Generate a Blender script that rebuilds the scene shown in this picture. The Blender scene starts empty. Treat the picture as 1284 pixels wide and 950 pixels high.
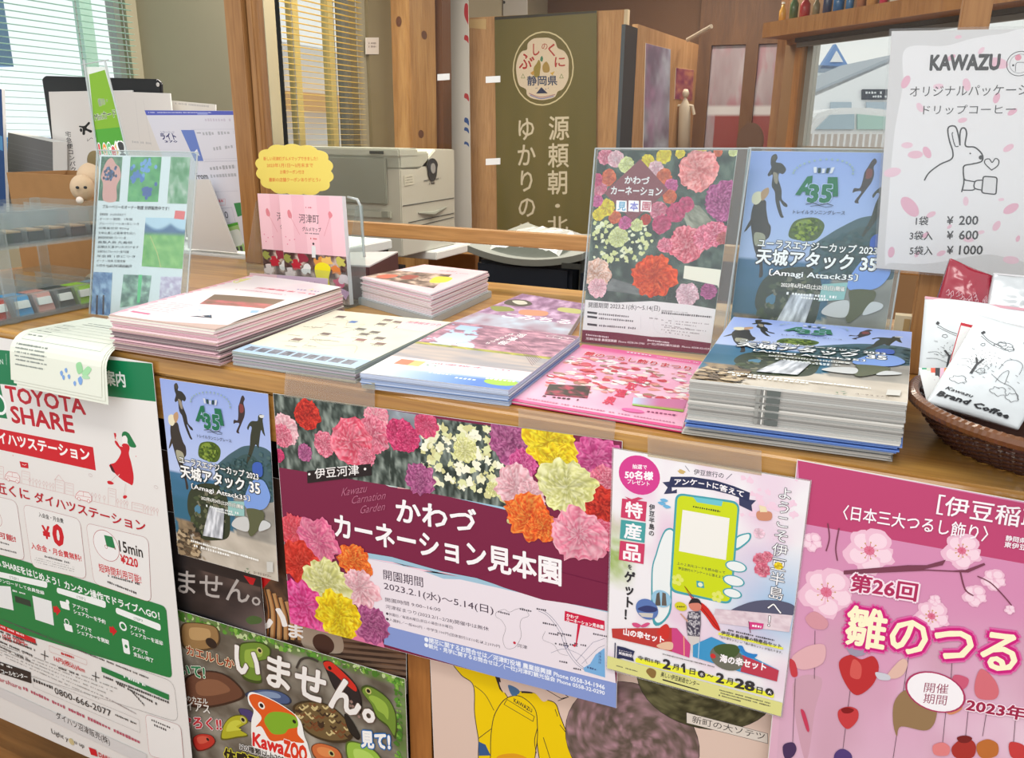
import bpy, bmesh, math, random
import numpy as np
from mathutils import Vector, Matrix
random.seed(7)
SC = bpy.context.scene
COL = SC.collection

# ------------------------------------------------------------------ camera
CF = 1002.4                                  # focal length for a 1284 px wide frame
CPOS = np.array([0.7503, -0.8350, 1.3492])
def _rot(yaw, pitch, roll):
    cy, sy, cp, sp = math.cos(yaw), math.sin(yaw), math.cos(pitch), math.sin(pitch)
    fwd = np.array([sy*cp, cy*cp, -sp]); right = np.array([cy, -sy, 0]); down = np.cross(fwd, right)
    cr, sr = math.cos(roll), math.sin(roll)
    return np.array([cr*right+sr*down, -sr*right+cr*down, fwd])
CR = _rot(-0.4235, 0.2947, -0.0124)
cam = bpy.data.cameras.new('camera'); cam.sensor_width = 36; cam.lens = CF/1284*36
cam.clip_start = 0.02; cam.clip_end = 200
camo = bpy.data.objects.new('camera', cam); COL.objects.link(camo); SC.camera = camo
m = Matrix.Identity(4)
for i in range(3):
    m[i][0], m[i][1], m[i][2], m[i][3] = CR[0][i], -CR[1][i], -CR[2][i], CPOS[i]
camo.matrix_world = m

# ------------------------------------------------------------------ world, lights, exposure
wd = bpy.data.worlds.new('world'); SC.world = wd; wd.use_nodes = True
wd.node_tree.nodes['Background'].inputs[0].default_value = (0.93, 0.97, 1.0, 1)
wd.node_tree.nodes['Background'].inputs[1].default_value = 1.2
def area(name, loc, size, power, col=(1, 1, 1), rot=(0, 0, 0)):
    l = bpy.data.lights.new(name, 'AREA'); l.shape = 'RECTANGLE'; l.size, l.size_y = size; l.energy = power; l.color = col
    o = bpy.data.objects.new(name, l); o.location = loc; o.rotation_euler = rot; COL.objects.link(o); return o
area('ceiling_tube_light', (0.2, -0.75, 2.6), (2.4, 0.3), 24, (1, .98, .94))
area('ceiling_tube_light', (-0.6, 1.9, 2.55), (2.2, 0.3), 85, (1, .95, .86))
area('ceiling_tube_light', (0.3, 4.2, 2.6), (2.2, 0.3), 72, (1, .93, .85))
SC.view_settings.view_transform = 'Standard'; SC.view_settings.look = 'None'
SC.view_settings.gamma = 1; SC.view_settings.use_curve_mapping = False
SC.view_settings.exposure = -0.04

# ------------------------------------------------------------------ geometry helpers
def ray(x, y): return CR.T @ np.array([(x-642)/CF, (y-475)/CF, 1.0])
def WY(x, y, v): d = ray(x, y); return CPOS + d*(v-CPOS[1])/d[1]
def WZ(x, y, v): d = ray(x, y); return CPOS + d*(v-CPOS[2])/d[2]
def WX(x, y, v): d = ray(x, y); return CPOS + d*(v-CPOS[0])/d[0]
def WD(x, y, dep): return CPOS + ray(x, y)*dep          # depth along the optical axis
def proj(P):
    q = CR @ (np.asarray(P, float)-CPOS); return np.array([642+CF*q[0]/q[2], 475+CF*q[1]/q[2]])
def lin(c):
    c = np.asarray(c, float)/255.0
    return np.where(c <= .04045, c/12.92, ((c+.055)/1.055)**2.4)
def homog(src, dst):
    A = []; b = []
    for (x, y), (u, v) in zip(src, dst):
        A.append([x, y, 1, 0, 0, 0, -u*x, -u*y]); b.append(u)
        A.append([0, 0, 0, x, y, 1, -v*x, -v*y]); b.append(v)
    h = np.linalg.solve(np.array(A, float), np.array(b, float)); return np.append(h, 1).reshape(3, 3)
def happly(H, p):
    p = np.atleast_2d(np.asarray(p, float)); q = np.c_[p, np.ones(len(p))] @ H.T; return q[:, :2]/q[:, 2:3]
BASE = {}                                     # world position of each object's origin
def tag(o, label=None, cat=None, group=None, kind=None):
    if label: o['label'] = label
    if cat: o['category'] = cat
    if group: o['group'] = group
    if kind: o['kind'] = kind
    return o
def empty(name, loc, label, cat, group=None):
    o = bpy.data.objects.new(name, None); o.empty_display_size = .02; COL.objects.link(o)
    o.location = loc; BASE[o] = np.array(loc, float); return tag(o, label, cat, group)
def link(name, me, parent=None, base=None):
    o = bpy.data.objects.new(name, me); COL.objects.link(o)
    b = BASE[parent] if parent is not None else np.zeros(3)
    if parent is not None: o.parent = parent
    bb = np.array(base if base is not None else b, float)
    o.location = bb-b; BASE[o] = bb; return o
def mesh(name, verts, faces, mat, parent=None, cols=None, smooth=False, base=None):
    """verts in world space; the object's origin is its parent's (parts) or the base of its box (things)"""
    V = np.asarray(verts, float).reshape(-1, 3)
    if parent is not None: b = BASE[parent]
    else:
        b = np.array([V[:, 0].mean(), V[:, 1].mean(), V[:, 2].min()]) if base is None else np.array(base, float)
    me = bpy.data.meshes.new(name); me.from_pydata((V-b).tolist(), [], faces)
    if cols is not None:
        a = me.color_attributes.new('Col', 'FLOAT_COLOR', 'POINT')
        c = np.c_[np.asarray(cols, float), np.ones(len(V))].astype(np.float32); a.data.foreach_set('color', c.ravel())
    if mat is not None: me.materials.append(mat)
    if smooth: me.polygons.foreach_set('use_smooth', [True]*len(me.polygons))
    me.update()
    return link(name, me, parent, b)
class G:
    """collects simple solids, world space"""
    def __init__(s): s.v = []; s.f = []; s.c = []
    def add(s, v, f, c=(1, 1, 1)):
        n = len(s.v); s.v += [tuple(map(float, p)) for p in v]; s.f += [tuple(n+i for i in q) for q in f]; s.c += [tuple(c)]*len(v)
        return s
    def box(s, x0, x1, y0, y1, z0, z1, c=(1, 1, 1)):
        return s.obox((x0, y0, z0), (x1-x0, 0, 0), (0, y1-y0, 0), (0, 0, z1-z0), c)
    def obox(s, O, A, B, C, c=(1, 1, 1)):
        O, A, B, C = [np.array(q, float) for q in (O, A, B, C)]
        if np.dot(np.cross(A, B), C) < 0: A, B = B, A
        v = [O, O+A, O+A+B, O+B, O+C, O+A+C, O+A+B+C, O+B+C]
        return s.add(v, [(0, 3, 2, 1), (4, 5, 6, 7), (0, 1, 5, 4), (1, 2, 6, 5), (2, 3, 7, 6), (3, 0, 4, 7)], c)
    def prism(s, poly, ext, c=(1, 1, 1)):
        P = [np.array(p, float) for p in poly]; E = np.array(ext, float); n = len(P)
        nrm = sum(np.cross(P[i]-P[0], P[(i+1) % n]-P[0]) for i in range(n))
        if np.dot(nrm, E) < 0: P = P[::-1]
        v = P+[p+E for p in P]
        return s.add(v, [tuple(range(n))[::-1], tuple(range(n, 2*n))]+[(i, (i+1) % n, n+(i+1) % n, n+i) for i in range(n)], c)
    def tube(s, pts, r, n=8, c=(1, 1, 1), closed=False):
        pts = [np.array(p, float) for p in pts]; m_ = len(pts); V = []; F = []
        up = np.array([0, 0, 1.0])
        for i, p in enumerate(pts):
            a = pts[i-1] if (i > 0 or closed) else p; b = pts[(i+1) % m_] if (i < m_-1 or closed) else p
            t = b-a; t /= np.linalg.norm(t)
            u = np.cross(t, up)
            if np.linalg.norm(u) < 1e-3: u = np.cross(t, np.array([1.0, 0, 0]))
            u /= np.linalg.norm(u); w = np.cross(t, u)
            rr = r[i] if hasattr(r, '__len__') else r
            V += [p+rr*(math.cos(k*2*math.pi/n)*u+math.sin(k*2*math.pi/n)*w) for k in range(n)]
        for i in range(m_ if closed else m_-1):
            j = (i+1) % m_
            F += [(i*n+k, i*n+(k+1) % n, j*n+(k+1) % n, j*n+k) for k in range(n)]
        if not closed: F += [tuple(range(n))[::-1], tuple((m_-1)*n+k for k in range(n))]
        return s.add(V, F, c)
    def build(s, name, mat, parent=None, cols=False, smooth=False, bevel=0, base=None, seg=2):
        o = mesh(name, s.v, s.f, mat, parent, s.c if cols else None, smooth, base)
        if bevel:
            b = bmesh.new(); b.from_mesh(o.data)
            bmesh.ops.bevel(b, geom=list(b.edges), offset=bevel, segments=seg, affect='EDGES', clamp_overlap=True)
            b.to_mesh(o.data); b.free()
        return o

# ------------------------------------------------------------------ materials
MC = {}
def mat(name, col=(200, 200, 200), rough=.5, metal=0, spec=.5, attr=False, wood=None, noise=0, nscale=20, alpha=None, bump=0, emit=0, coat=0, trans=0, ior=1.45, fior=1.4):
    if name in MC: return MC[name]
    M = bpy.data.materials.new(name); M.use_nodes = True; nt = M.node_tree; N = nt.nodes; L = nt.links
    b = N['Principled BSDF']; c = list(lin(col))+[1]
    b.inputs['Base Color'].default_value = c; b.inputs['Roughness'].default_value = rough
    b.inputs['Metallic'].default_value = metal; b.inputs['Specular IOR Level'].default_value = spec
    b.inputs['Coat Weight'].default_value = coat; b.inputs['Coat Roughness'].default_value = .1
    if emit: b.inputs['Emission Color'].default_value = c; b.inputs['Emission Strength'].default_value = emit
    if trans: b.inputs['Transmission Weight'].default_value = trans; b.inputs['IOR'].default_value = ior
    src = None
    if attr:
        a = N.new('ShaderNodeAttribute'); a.attribute_name = 'Col'; L.new(a.outputs['Color'], b.inputs['Base Color'])
    if wood or noise or bump:
        tc = N.new('ShaderNodeTexCoord'); mp = N.new('ShaderNodeMapping'); L.new(tc.outputs['Object'], mp.inputs[0])
        nz = N.new('ShaderNodeTexNoise'); nz.inputs['Detail'].default_value = 5; L.new(mp.outputs[0], nz.inputs[0])
        if wood:
            mp.inputs['Scale'].default_value = wood[0]; nz.inputs['Scale'].default_value = 1.0; nz.inputs['Distortion'].default_value = .7
            r = N.new('ShaderNodeValToRGB'); r.color_ramp.elements[0].position = .3; r.color_ramp.elements[1].position = .72
            r.color_ramp.elements[0].color = list(lin(wood[1]))+[1]; r.color_ramp.elements[1].color = c
            L.new(nz.outputs[0], r.inputs[0])
            n2 = N.new('ShaderNodeTexNoise'); n2.inputs['Scale'].default_value = 1.0; n2.inputs['Detail'].default_value = 3
            mp2 = N.new('ShaderNodeMapping'); mp2.inputs['Scale'].default_value = [q*7 for q in wood[0]]
            L.new(tc.outputs['Object'], mp2.inputs[0]); L.new(mp2.outputs[0], n2.inputs[0])
            mx = N.new('ShaderNodeMix'); mx.data_type = 'RGBA'; mx.blend_type = 'MULTIPLY'; mx.inputs[0].default_value = .35
            r2 = N.new('ShaderNodeValToRGB'); r2.color_ramp.elements[0].position = .35; r2.color_ramp.elements[0].color = (.45, .35, .25, 1)
            r2.color_ramp.elements[1].position = .6; r2.color_ramp.elements[1].color = (1, 1, 1, 1)
            L.new(n2.outputs[0], r2.inputs[0]); L.new(r.outputs[0], mx.inputs[6]); L.new(r2.outputs[0], mx.inputs[7])
            L.new(mx.outputs[2], b.inputs['Base Color'])
        else:
            nz.inputs['Scale'].default_value = nscale
            if noise:
                mx = N.new('ShaderNodeMix'); mx.data_type = 'RGBA'; mx.blend_type = 'MULTIPLY'; mx.inputs[0].default_value = noise
                L.new(nz.outputs[0], mx.inputs[7])
                if attr: L.new(a.outputs['Color'], mx.inputs[6])
                else: mx.inputs[6].default_value = c
                L.new(mx.outputs[2], b.inputs['Base Color'])
            if bump:
                bp = N.new('ShaderNodeBump'); bp.inputs['Strength'].default_value = bump; bp.inputs['Distance'].default_value = .002
                L.new(nz.outputs[0], bp.inputs['Height']); L.new(bp.outputs[0], b.inputs['Normal'])
    if alpha is not None:                      # thin clear plastic: see-through with a Fresnel sheen
        out = N['Material Output']; t = N.new('ShaderNodeBsdfTransparent'); t.inputs[0].default_value = c
        g = N.new('ShaderNodeBsdfGlossy'); g.inputs['Roughness'].default_value = rough
        d = N.new('ShaderNodeBsdfDiffuse'); d.inputs[0].default_value = (.8, .82, .82, 1)
        fr = N.new('ShaderNodeFresnel'); fr.inputs[0].default_value = fior
        m1 = N.new('ShaderNodeMixShader'); m1.inputs[0].default_value = alpha; L.new(t.outputs[0], m1.inputs[1]); L.new(d.outputs[0], m1.inputs[2])
        ge = N.new('ShaderNodeNewGeometry'); mu = N.new('ShaderNodeMath'); mu.operation = 'SUBTRACT'; mu.use_clamp = True; L.new(fr.outputs[0], mu.inputs[0]); L.new(ge.outputs['Backfacing'], mu.inputs[1])
        m2 = N.new('ShaderNodeMixShader'); L.new(mu.outputs[0], m2.inputs[0]); L.new(m1.outputs[0], m2.inputs[1]); L.new(g.outputs[0], m2.inputs[2])
        L.new(m2.outputs[0], out.inputs[0])
    MC[name] = M; return M
PRINT = mat('print_ink', attr=True, rough=.42, spec=.4)
PRINTG = mat('print_ink_gloss', attr=True, rough=.25, spec=.5)
def blindmat(name, c):
    M = bpy.data.materials.new(name); M.use_nodes = True; nt = M.node_tree; N = nt.nodes; L = nt.links
    d = N.new('ShaderNodeBsdfDiffuse'); t = N.new('ShaderNodeBsdfTranslucent'); x = N.new('ShaderNodeMixShader'); x.inputs[0].default_value = .55
    d.inputs[0].default_value = t.inputs[0].default_value = list(lin(c))+[1]
    L.new(d.outputs[0], x.inputs[1]); L.new(t.outputs[0], x.inputs[2]); L.new(x.outputs[0], N['Material Output'].inputs[0]); return M
PAPER = mat('paper_white', (232, 230, 226), .6)
PCOL = mat('paper_edges', attr=True, rough=.65)
OAK = mat('counter_oak', (202, 154, 80), .32, wood=((1.6, 26, 26), (158, 106, 46)), coat=.25)
OAKV = mat('frame_wood', (174, 128, 78), .45, wood=((22, 22, 1.5), (146, 100, 54)))
OAKH = mat('rail_wood', (204, 156, 98), .42, wood=((1.5, 22, 22), (178, 128, 72)))
PINE = mat('pine_column', (190, 150, 96), .5, wood=((14, 14, 1.2), (156, 112, 62)))
DARKW = mat('dark_stained_wood', (66, 34, 24), .5, wood=((20, 20, 1.5), (42, 20, 14)))
CLEAR = mat('clear_acrylic', (246, 250, 250), .06, alpha=.05)
CLEARE = mat('clear_acrylic_edge', (205, 215, 212), .1, alpha=.5)
FROST = mat('cloudy_plastic', (240, 243, 242), .25, alpha=.12)
GLASS = mat('partition_acrylic', (247, 245, 241), .05, alpha=.008, fior=1.22)
BLACK = mat('black_plastic', (26, 27, 30), .5)
WHITE = mat('white_plastic', (228, 228, 224), .45)
CARD = mat('cardboard', (166, 122, 74), .8, noise=.25, nscale=30)

# ------------------------------------------------------------------ noise
def _h(ix, iy, s):
    n = (ix.astype(np.int64)*374761393 + iy.astype(np.int64)*668265263 + s*1442695041) & 0x7fffffff
    n = ((n ^ (n >> 13))*1274126177) & 0x7fffffff; n = (n ^ (n >> 16)); return (n & 0xffff)/65535.0
def vn(x, y, s=0, oct=1):
    t = 0; a = 1; tot = 0
    for o in range(oct):
        x0 = np.floor(x); y0 = np.floor(y); fx = x-x0; fy = y-y0; fx = fx*fx*(3-2*fx); fy = fy*fy*(3-2*fy)
        v = (_h(x0, y0, s)*(1-fx)+_h(x0+1, y0, s)*fx)*(1-fy)+(_h(x0, y0+1, s)*(1-fx)+_h(x0+1, y0+1, s)*fx)*fy
        t = t+a*v; tot += a; a *= .55; x = x*2.03+7; y = y*2.03+3; s += 11
    return t/tot
def mixc(a, b, t):
    t = np.clip(t, 0, 1)[..., None]; return np.asarray(a, float)*(1-t)+np.asarray(b, float)*t

# ------------------------------------------------------------------ lettering
_TC = {}; _cu = bpy.data.curves.new('lettering', 'FONT'); _to = bpy.data.objects.new('lettering', _cu); COL.objects.link(_to)
def glyphs(s, bold=0.0, shear=0.0, res=2):
    k = (s, round(bold, 4), shear, res)
    if k not in _TC:
        _cu.body = s; _cu.size = 1; _cu.offset = bold; _cu.shear = shear; _cu.resolution_u = res
        bpy.context.view_layer.update()
        dg = bpy.context.evaluated_depsgraph_get(); me = bpy.data.meshes.new_from_object(_to.evaluated_get(dg))
        v = np.zeros(len(me.vertices)*3); me.vertices.foreach_get('co', v); v = v.reshape(-1, 3)[:, :2]
        f = [tuple(p.vertices) for p in me.polygons]; bpy.data.meshes.remove(me)
        _TC[k] = (v, f)
    return _TC[k]

def thick(t, bd, shear=0, res=2, hm=.01):
    v, f = glyphs(t, 0, shear, res if hm > .006 else 1)
    if not bd: return v, f, None
    n = 4 if hm < .006 else (6 if bd < .03 else (8 if bd < .06 else 12)); rs = [bd] if bd < .06 else [bd, bd*.5]
    Vs = [v]; Fs = list(f); k = len(v); n = min(n, 8)
    for r in rs:
        for i in range(n):
            a = i*2*math.pi/n+.4; Vs.append(v+np.array([math.cos(a), math.sin(a)])*r); Fs += [tuple(q+k for q in g) for g in f]; k += len(v)
    return np.concatenate(Vs), Fs, np.repeat(np.arange(len(Vs))[::-1]*.34, len(v))

# ------------------------------------------------------------------ flat print on a sheet
class Canvas:
    """coordinates: measured on the photograph (optionally in an enlarged detail), or uv of the sheet"""
    step = 3.5e-6
    def __init__(s, q, pxq=None):
        s.q = [np.array(p, float) for p in q]                           # TL TR BR BL
        s.H = homog(pxq if pxq is not None else [proj(p) for p in s.q], [(0, 0), (1, 0), (1, 1), (0, 1)])
        s.w = (np.linalg.norm(s.q[1]-s.q[0])+np.linalg.norm(s.q[2]-s.q[3]))/2
        s.h = (np.linalg.norm(s.q[3]-s.q[0])+np.linalg.norm(s.q[2]-s.q[1]))/2
        s.N = np.cross(s.q[3]-s.q[0], s.q[1]-s.q[0]); s.N /= np.linalg.norm(s.N)
        if np.dot(s.N, CPOS-s.q[0]) < 0: s.N = -s.N
        s.o = (0, 0, 1); s.uv = False; s.V = []; s.F = []; s.C = []; s.n = 0; s.L = 1; s.clipon = True
    def crop(s, x0, y0, k): s.o = (x0, y0, k); s.uv = False; return s
    def ref(s, quad): s.H = homog(quad, [(0, 0), (1, 0), (1, 1), (0, 1)]); s.o = (0, 0, 1); s.uv = False; return s
    def T(s, p):
        p = np.atleast_2d(np.asarray(p, float))
        if s.uv: return p
        return happly(s.H, p/s.o[2]+np.array(s.o[:2]))
    def add(s, uv, faces, col, dl=None):
        uv = np.asarray(uv, float)
        if s.clipon: uv = np.clip(uv, .001, .999)
        s.V.append(np.c_[uv, s.L+(0 if dl is None else dl)*np.ones(len(uv))]); s.F += [tuple(s.n+i for i in f) for f in faces]
        c = lin(col) if np.ndim(col) > 1 else np.tile(lin(col), (len(uv), 1)); s.C.append(c); s.n += len(uv); s.L += 1+(0 if dl is None else float(np.max(dl)))
    def poly(s, pts, col): s.add(s.T(pts), [tuple(range(len(pts)))], col)
    def rect(s, x0, y0, x1, y1, col): s.poly([(x0, y0), (x1, y0), (x1, y1), (x0, y1)], col)
    def full(s, col):
        u, s.uv = s.uv, True; s.rect(0, 0, 1, 1, col); s.uv = u
    def ell(s, c, r, col, sq=1.0, n=28, wob=0, seed=1, rot=0):
        """r measured vertically at c; sq: width over height on the sheet"""
        a = s.T([c])[0]; b = s.T([(c[0], c[1]+r)])[0]; rv = abs(b[1]-a[1]); ru = rv*s.h/s.w*sq
        t = np.arange(n)*2*np.pi/n; k = 1+wob*(vn(t*3, t*0+seed, seed)-.5)*2 if wob else 1
        x = np.cos(t)*ru*k; y = np.sin(t)*rv*k
        if rot: X = x*s.w; Y = y*s.h; x = (X*math.cos(rot)-Y*math.sin(rot))/s.w; y = (X*math.sin(rot)+Y*math.cos(rot))/s.h
        s.add(np.c_[a[0]+x, a[1]+y], [tuple(range(n))], col)
    def line(s, pts, w, col, closed=False):
        """w in mm on the sheet"""
        P = s.T(pts)*np.array([s.w, s.h]); w = w/2000.0
        if closed: P = np.r_[P, P[:1]]
        V = []; F = []
        for i in range(len(P)-1):
            d = P[i+1]-P[i]; l = np.linalg.norm(d)
            if l < 1e-9: continue
            d /= l; n = np.array([-d[1], d[0]])*w; e = d*w*.6; k = len(V)
            V += [P[i]-e+n, P[i]-e-n, P[i+1]+e-n, P[i+1]+e+n]; F.append((k, k+1, k+2, k+3))
        if V: s.add(np.array(V)/np.array([s.w, s.h]), F, col, np.repeat((np.arange(len(F)) % 3)*.3, 4))
    def ring(s, c, r, w, col, sq=1.0, n=32):
        a = s.T([c])[0]; b = s.T([(c[0], c[1]+r)])[0]; rv = abs(b[1]-a[1]); ru = rv*s.h/s.w*sq; t = np.arange(n+1)*2*np.pi/n
        u, s.uv = s.uv, True; s.line(np.c_[a[0]+np.cos(t)*ru, a[1]+np.sin(t)*rv], w, col); s.uv = u
    def curve(s, pts, w, col, k=6, closed=False):
        p = np.array(pts, float); n = len(p); out = []
        rng = range(n if closed else n-1)
        for i in rng:
            if closed: a, b, c_, d = p[(i-1) % n], p[i], p[(i+1) % n], p[(i+2) % n]
            else: a, b, c_, d = p[max(i-1, 0)], p[i], p[i+1], p[min(i+2, n-1)]
            for j in range(k):
                t = j/k; out.append(.5*((2*b)+(-a+c_)*t+(2*a-5*b+4*c_-d)*t*t+(-a+3*b-3*c_+d)*t**3))
        if not closed: out.append(p[-1])
        if w is None: s.poly(out, col)
        else: s.line(out, w, col, closed)
    def blob(s, pts, col): s.curve(pts, None, col, closed=True)
    def rrect(s, q, r, col, line=None, lw=.5):
        """q: 4 corners TL TR BR BL; r fraction of the short side"""
        P = s.T(q); out = []; cs = [(P[i], P[i-1], P[(i+1) % 4]) for i in range(4)]
        M_ = np.array([s.w, s.h]); ss = min(np.linalg.norm((P[1]-P[0])*M_), np.linalg.norm((P[3]-P[0])*M_))*r
        for c_, a, b in cs:
            da = (a-c_)*M_; la = np.linalg.norm(da); db = (b-c_)*M_; lb = np.linalg.norm(db)
            pa = c_+(a-c_)*ss/la; pb = c_+(b-c_)*ss/lb
            for t in np.linspace(0, 1, 6): out.append(pa*(1-t)**2+2*c_*t*(1-t)+pb*t*t)
        u, s.uv = s.uv, True
        if col is not None: s.poly(out, col)
        if line is not None: s.line(out, lw, line, True)
        s.uv = u
    def tx(s, t, a, b, h, col, bold=0, out=None, shear=0, res=2, up=None):
        """text whose box runs from a (bottom left) to b (bottom right), h high (photo or uv units)"""
        A = s.T([a])[0]; B = s.T([b])[0]; Up = (s.T([(a[0], a[1]-h)])[0]-A) if not up else (s.T([(a[0]+up[0], a[1]+up[1])])[0]-A)
        if not up: Up[0] = 0
        v0, _ = glyphs(t, 0, shear, res)
        if len(v0) == 0: return
        mn, mx = v0.min(0), v0.max(0); sz = mx-mn+1e-6
        hm = np.linalg.norm(Up*np.array([s.w, s.h]))
        def put(bd, c_):
            v, f, dl = thick(t, bd, shear, res, hm); k = (v-mn)/sz
            s.add(A+k[:, :1]*(B-A)+k[:, 1:]*Up, f, c_, dl)
        if out:
            put(out[1], out[0])
        put(bold, col)
    def vt(s, t, top, bot, w, col, bold=0, out=None, rot=()):
        """vertical text centred on the line top..bot, w = character width"""
        n = len(t); top = np.array(top, float); bot = np.array(bot, float); st = (bot-top)/n
        for i, ch in enumerate(t):
            if ch == ' ': continue
            c_ = top+st*(i+.5)
            A = s.T([c_])[0]; X = (s.T([c_+np.array([w/2, 0])])[0]-s.T([c_-np.array([w/2, 0])])[0]); X[1] = 0
            Y = s.T([c_+st/2])[0]-s.T([c_-st/2])[0]; Y[0] = 0
            for bd, cc in ([(out[1], out[0])] if out else [])+[(bold, col)]:
                v, f, dl = thick(ch, bd, 0, 2, .01); k = v-np.array([.5, .38])
                if ch in 'ー～〜': k = np.c_[k[:, 1], -k[:, 0]]
                s.add(A+k[:, :1]*X-k[:, 1:]*Y*.95, f, cc, dl)
    def micro(s, a, b, h, col, gap=.25, seed=0, w=1.0):
        """a line of print too small to read: short bars"""
        rnd = random.Random(seed+int(a[0]*7+a[1]*13)); A = s.T([a])[0]; B = s.T([b])[0]; Up = (s.T([(a[0], a[1]-h)])[0]-A); Up[0] = 0
        V = []; F = []; t = 0; L_ = np.linalg.norm((B-A)*np.array([s.w, s.h])); cs = max(abs(Up[1])*s.h/L_, .004)*w
        while t < 1:
            d = cs*rnd.uniform(.55, .8); e = min(t+d, 1)
            if rnd.random() > gap*.35:
                k = len(V); j = rnd.uniform(0, .25); V += [A+(B-A)*t+Up*j*.6, A+(B-A)*e+Up*j*.6, A+(B-A)*e+Up*(1-j), A+(B-A)*t+Up*(1-j)]; F.append((k, k+1, k+2, k+3))
            t += cs
        if V: s.add(np.array(V), F, col)
    def photo(s, quad, nx, ny, fn):
        """picture printed as a fine mesh of colour; fn(u, v) over the quad -> rgb 0..255"""
        Q = s.T(quad); u, v = np.meshgrid(np.linspace(0, 1, nx+1), np.linspace(0, 1, ny+1)); u = u.ravel(); v = v.ravel()
        P = (Q[0]*(1-u[:, None])+Q[1]*u[:, None])*(1-v[:, None])+(Q[3]*(1-u[:, None])+Q[2]*u[:, None])*v[:, None]
        F = [(j*(nx+1)+i, j*(nx+1)+i+1, (j+1)*(nx+1)+i+1, (j+1)*(nx+1)+i) for j in range(ny) for i in range(nx)]
        s.add(P, F, np.clip(fn(u, v), 0, 255))
    def flower(s, c, r, pal, seed=0, sq=1.0, rings=4.2, nr=15, nt=56, ruf=.13, tilt=0):
        """a ruffled many-petalled carnation; pal = (shade, body, petal edge)"""
        a = s.T([c])[0]; b = s.T([(c[0], c[1]+r)])[0]; rv = abs(b[1]-a[1]); ru = rv*s.h/s.w*sq
        rr = (np.arange(nr+1)/nr)[:, None]; th = (np.arange(nt)*2*np.pi/nt)[None, :]
        sx, sy = np.cos(th)*3.1, np.sin(th)*3.1
        edge = 1+ruf*(vn(sx*1.3+50, sy*1.3+50, seed, 3)-.5)*3+.05*np.abs(np.sin(th*4.5+seed))+.02*np.cos(th*nt*.5)
        R = rr*edge; X_ = sx*rr; Y_ = sy*rr; k = rr*rings*.8+2.4*vn(X_*1.5+30, Y_*1.5+30, seed+5, 2)+.4*vn(X_*3+rr*2, Y_*3, seed+8)
        fr = k-np.floor(k)
        t = fr**1.1; base = mixc(pal[0], pal[1], t*1.6); colr = mixc(base, pal[2], (t-.6)*1.5*(.35+.65*vn(X_*3+9, Y_*3+4, seed+2)))
        colr = colr*(0.84+.16*rr[..., None])*(0.86+.26*vn(sx*6+rr*1.5, sy*6, seed+3)[..., None])
        P = np.c_[(a[0]+np.cos(th)*ru*R).ravel(), (a[1]+np.sin(th)*rv*R).ravel()]
        F = [(i*nt+j, i*nt+(j+1) % nt, (i+1)*nt+(j+1) % nt, (i+1)*nt+j) for i in range(nr) for j in range(nt)]
        s.add(P, F, np.clip(colr.reshape(-1, 3), 0, 255))
    def world(s, uvl, fn=None):
        u = uvl[:, :1]; v = uvl[:, 1:2]; q = s.q
        if fn is not None: P, N = fn(uvl[:, 0], uvl[:, 1])
        else: P = (q[0]*(1-u)+q[1]*u)*(1-v)+(q[3]*(1-u)+q[2]*u)*v; N = s.N
        return P+N*(uvl[:, 2:3]*s.step+5e-5)
    def build(s, name, parent, m_=None, fn=None):
        if not s.V: return
        V = s.world(np.concatenate(s.V), fn); return mesh(name, V, s.F, m_ or PRINT, parent, np.concatenate(s.C))
def slab(q, th, off=0.0):
    q = [np.array(p, float) for p in q]; N = np.cross(q[3]-q[0], q[1]-q[0]); N /= np.linalg.norm(N)
    if np.dot(N, CPOS-q[0]) < 0: N = -N
    return G().prism([p+N*off for p in q], -N*th)
def sheet(name, label, cat, q, draw, th=.0004, m_=None, pm=None, group=None, pxq=None, pname='print'):
    o = slab(q, th).build(name, m_ or PAPER); tag(o, label, cat, group)
    if draw:
        c = Canvas(q, pxq); draw(c); c.build(pname, o, pm)
    return o
def rot_rect(O, W, D, ang, z):
    """flat rectangle: front-left corner O, width W along the front, depth D; returns TL TR BR BL (back edge first)"""
    c_, s_ = math.cos(ang), math.sin(ang); U = np.array([c_, s_, 0]); V = np.array([-s_, c_, 0]); O = np.array([O[0], O[1], z])
    return [O+V*D, O+U*W+V*D, O+U*W, O]

# ================================================================== THE SETTING
FLOORM = mat('floor_planks', (178, 120, 62), .4, wood=((1.2, 14, 14), (140, 88, 40)))
WALLM = mat('wall_beige', (156, 148, 124), .85, noise=.12, nscale=3)
WALLD = mat('wall_brown', (118, 84, 58), .7, noise=.3, nscale=2)
ALU = mat('window_frame_grey', (150, 152, 148), .4, metal=.2)
def struct(g, name, m_, **k):
    o = g.build(name, m_, **k); o['kind'] = 'structure'; return o
floor = struct(G().box(-4, 3.5, -2.2, 7.2, -.12, -.02), 'floor', FLOORM)
fb = None
for j in range(9):
    y0 = -.75+j*.09
    for i in range(4):
        x0 = -2.2+i*.9-(j % 2)*.45
        g = G().box(x0, x0+.897, y0, y0+.0875, -.019, .0)
        g.build('floor_board', FLOORM, floor)
struct(G().box(-4, 3.5, .7, 6.2, 2.75, 2.85), 'ceiling', mat('ceiling_paint', (150, 140, 122), .9))
XL1, XL2, YJ, YB = -2.447, -1.717, 2.06, 5.2
W1 = (.4, 2.0, 1.22, 2.35)      # y0 y1 z0 z1 of the near window; then the far one
W2 = (2.13, 2.72, 1.25, 2.2)
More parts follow.
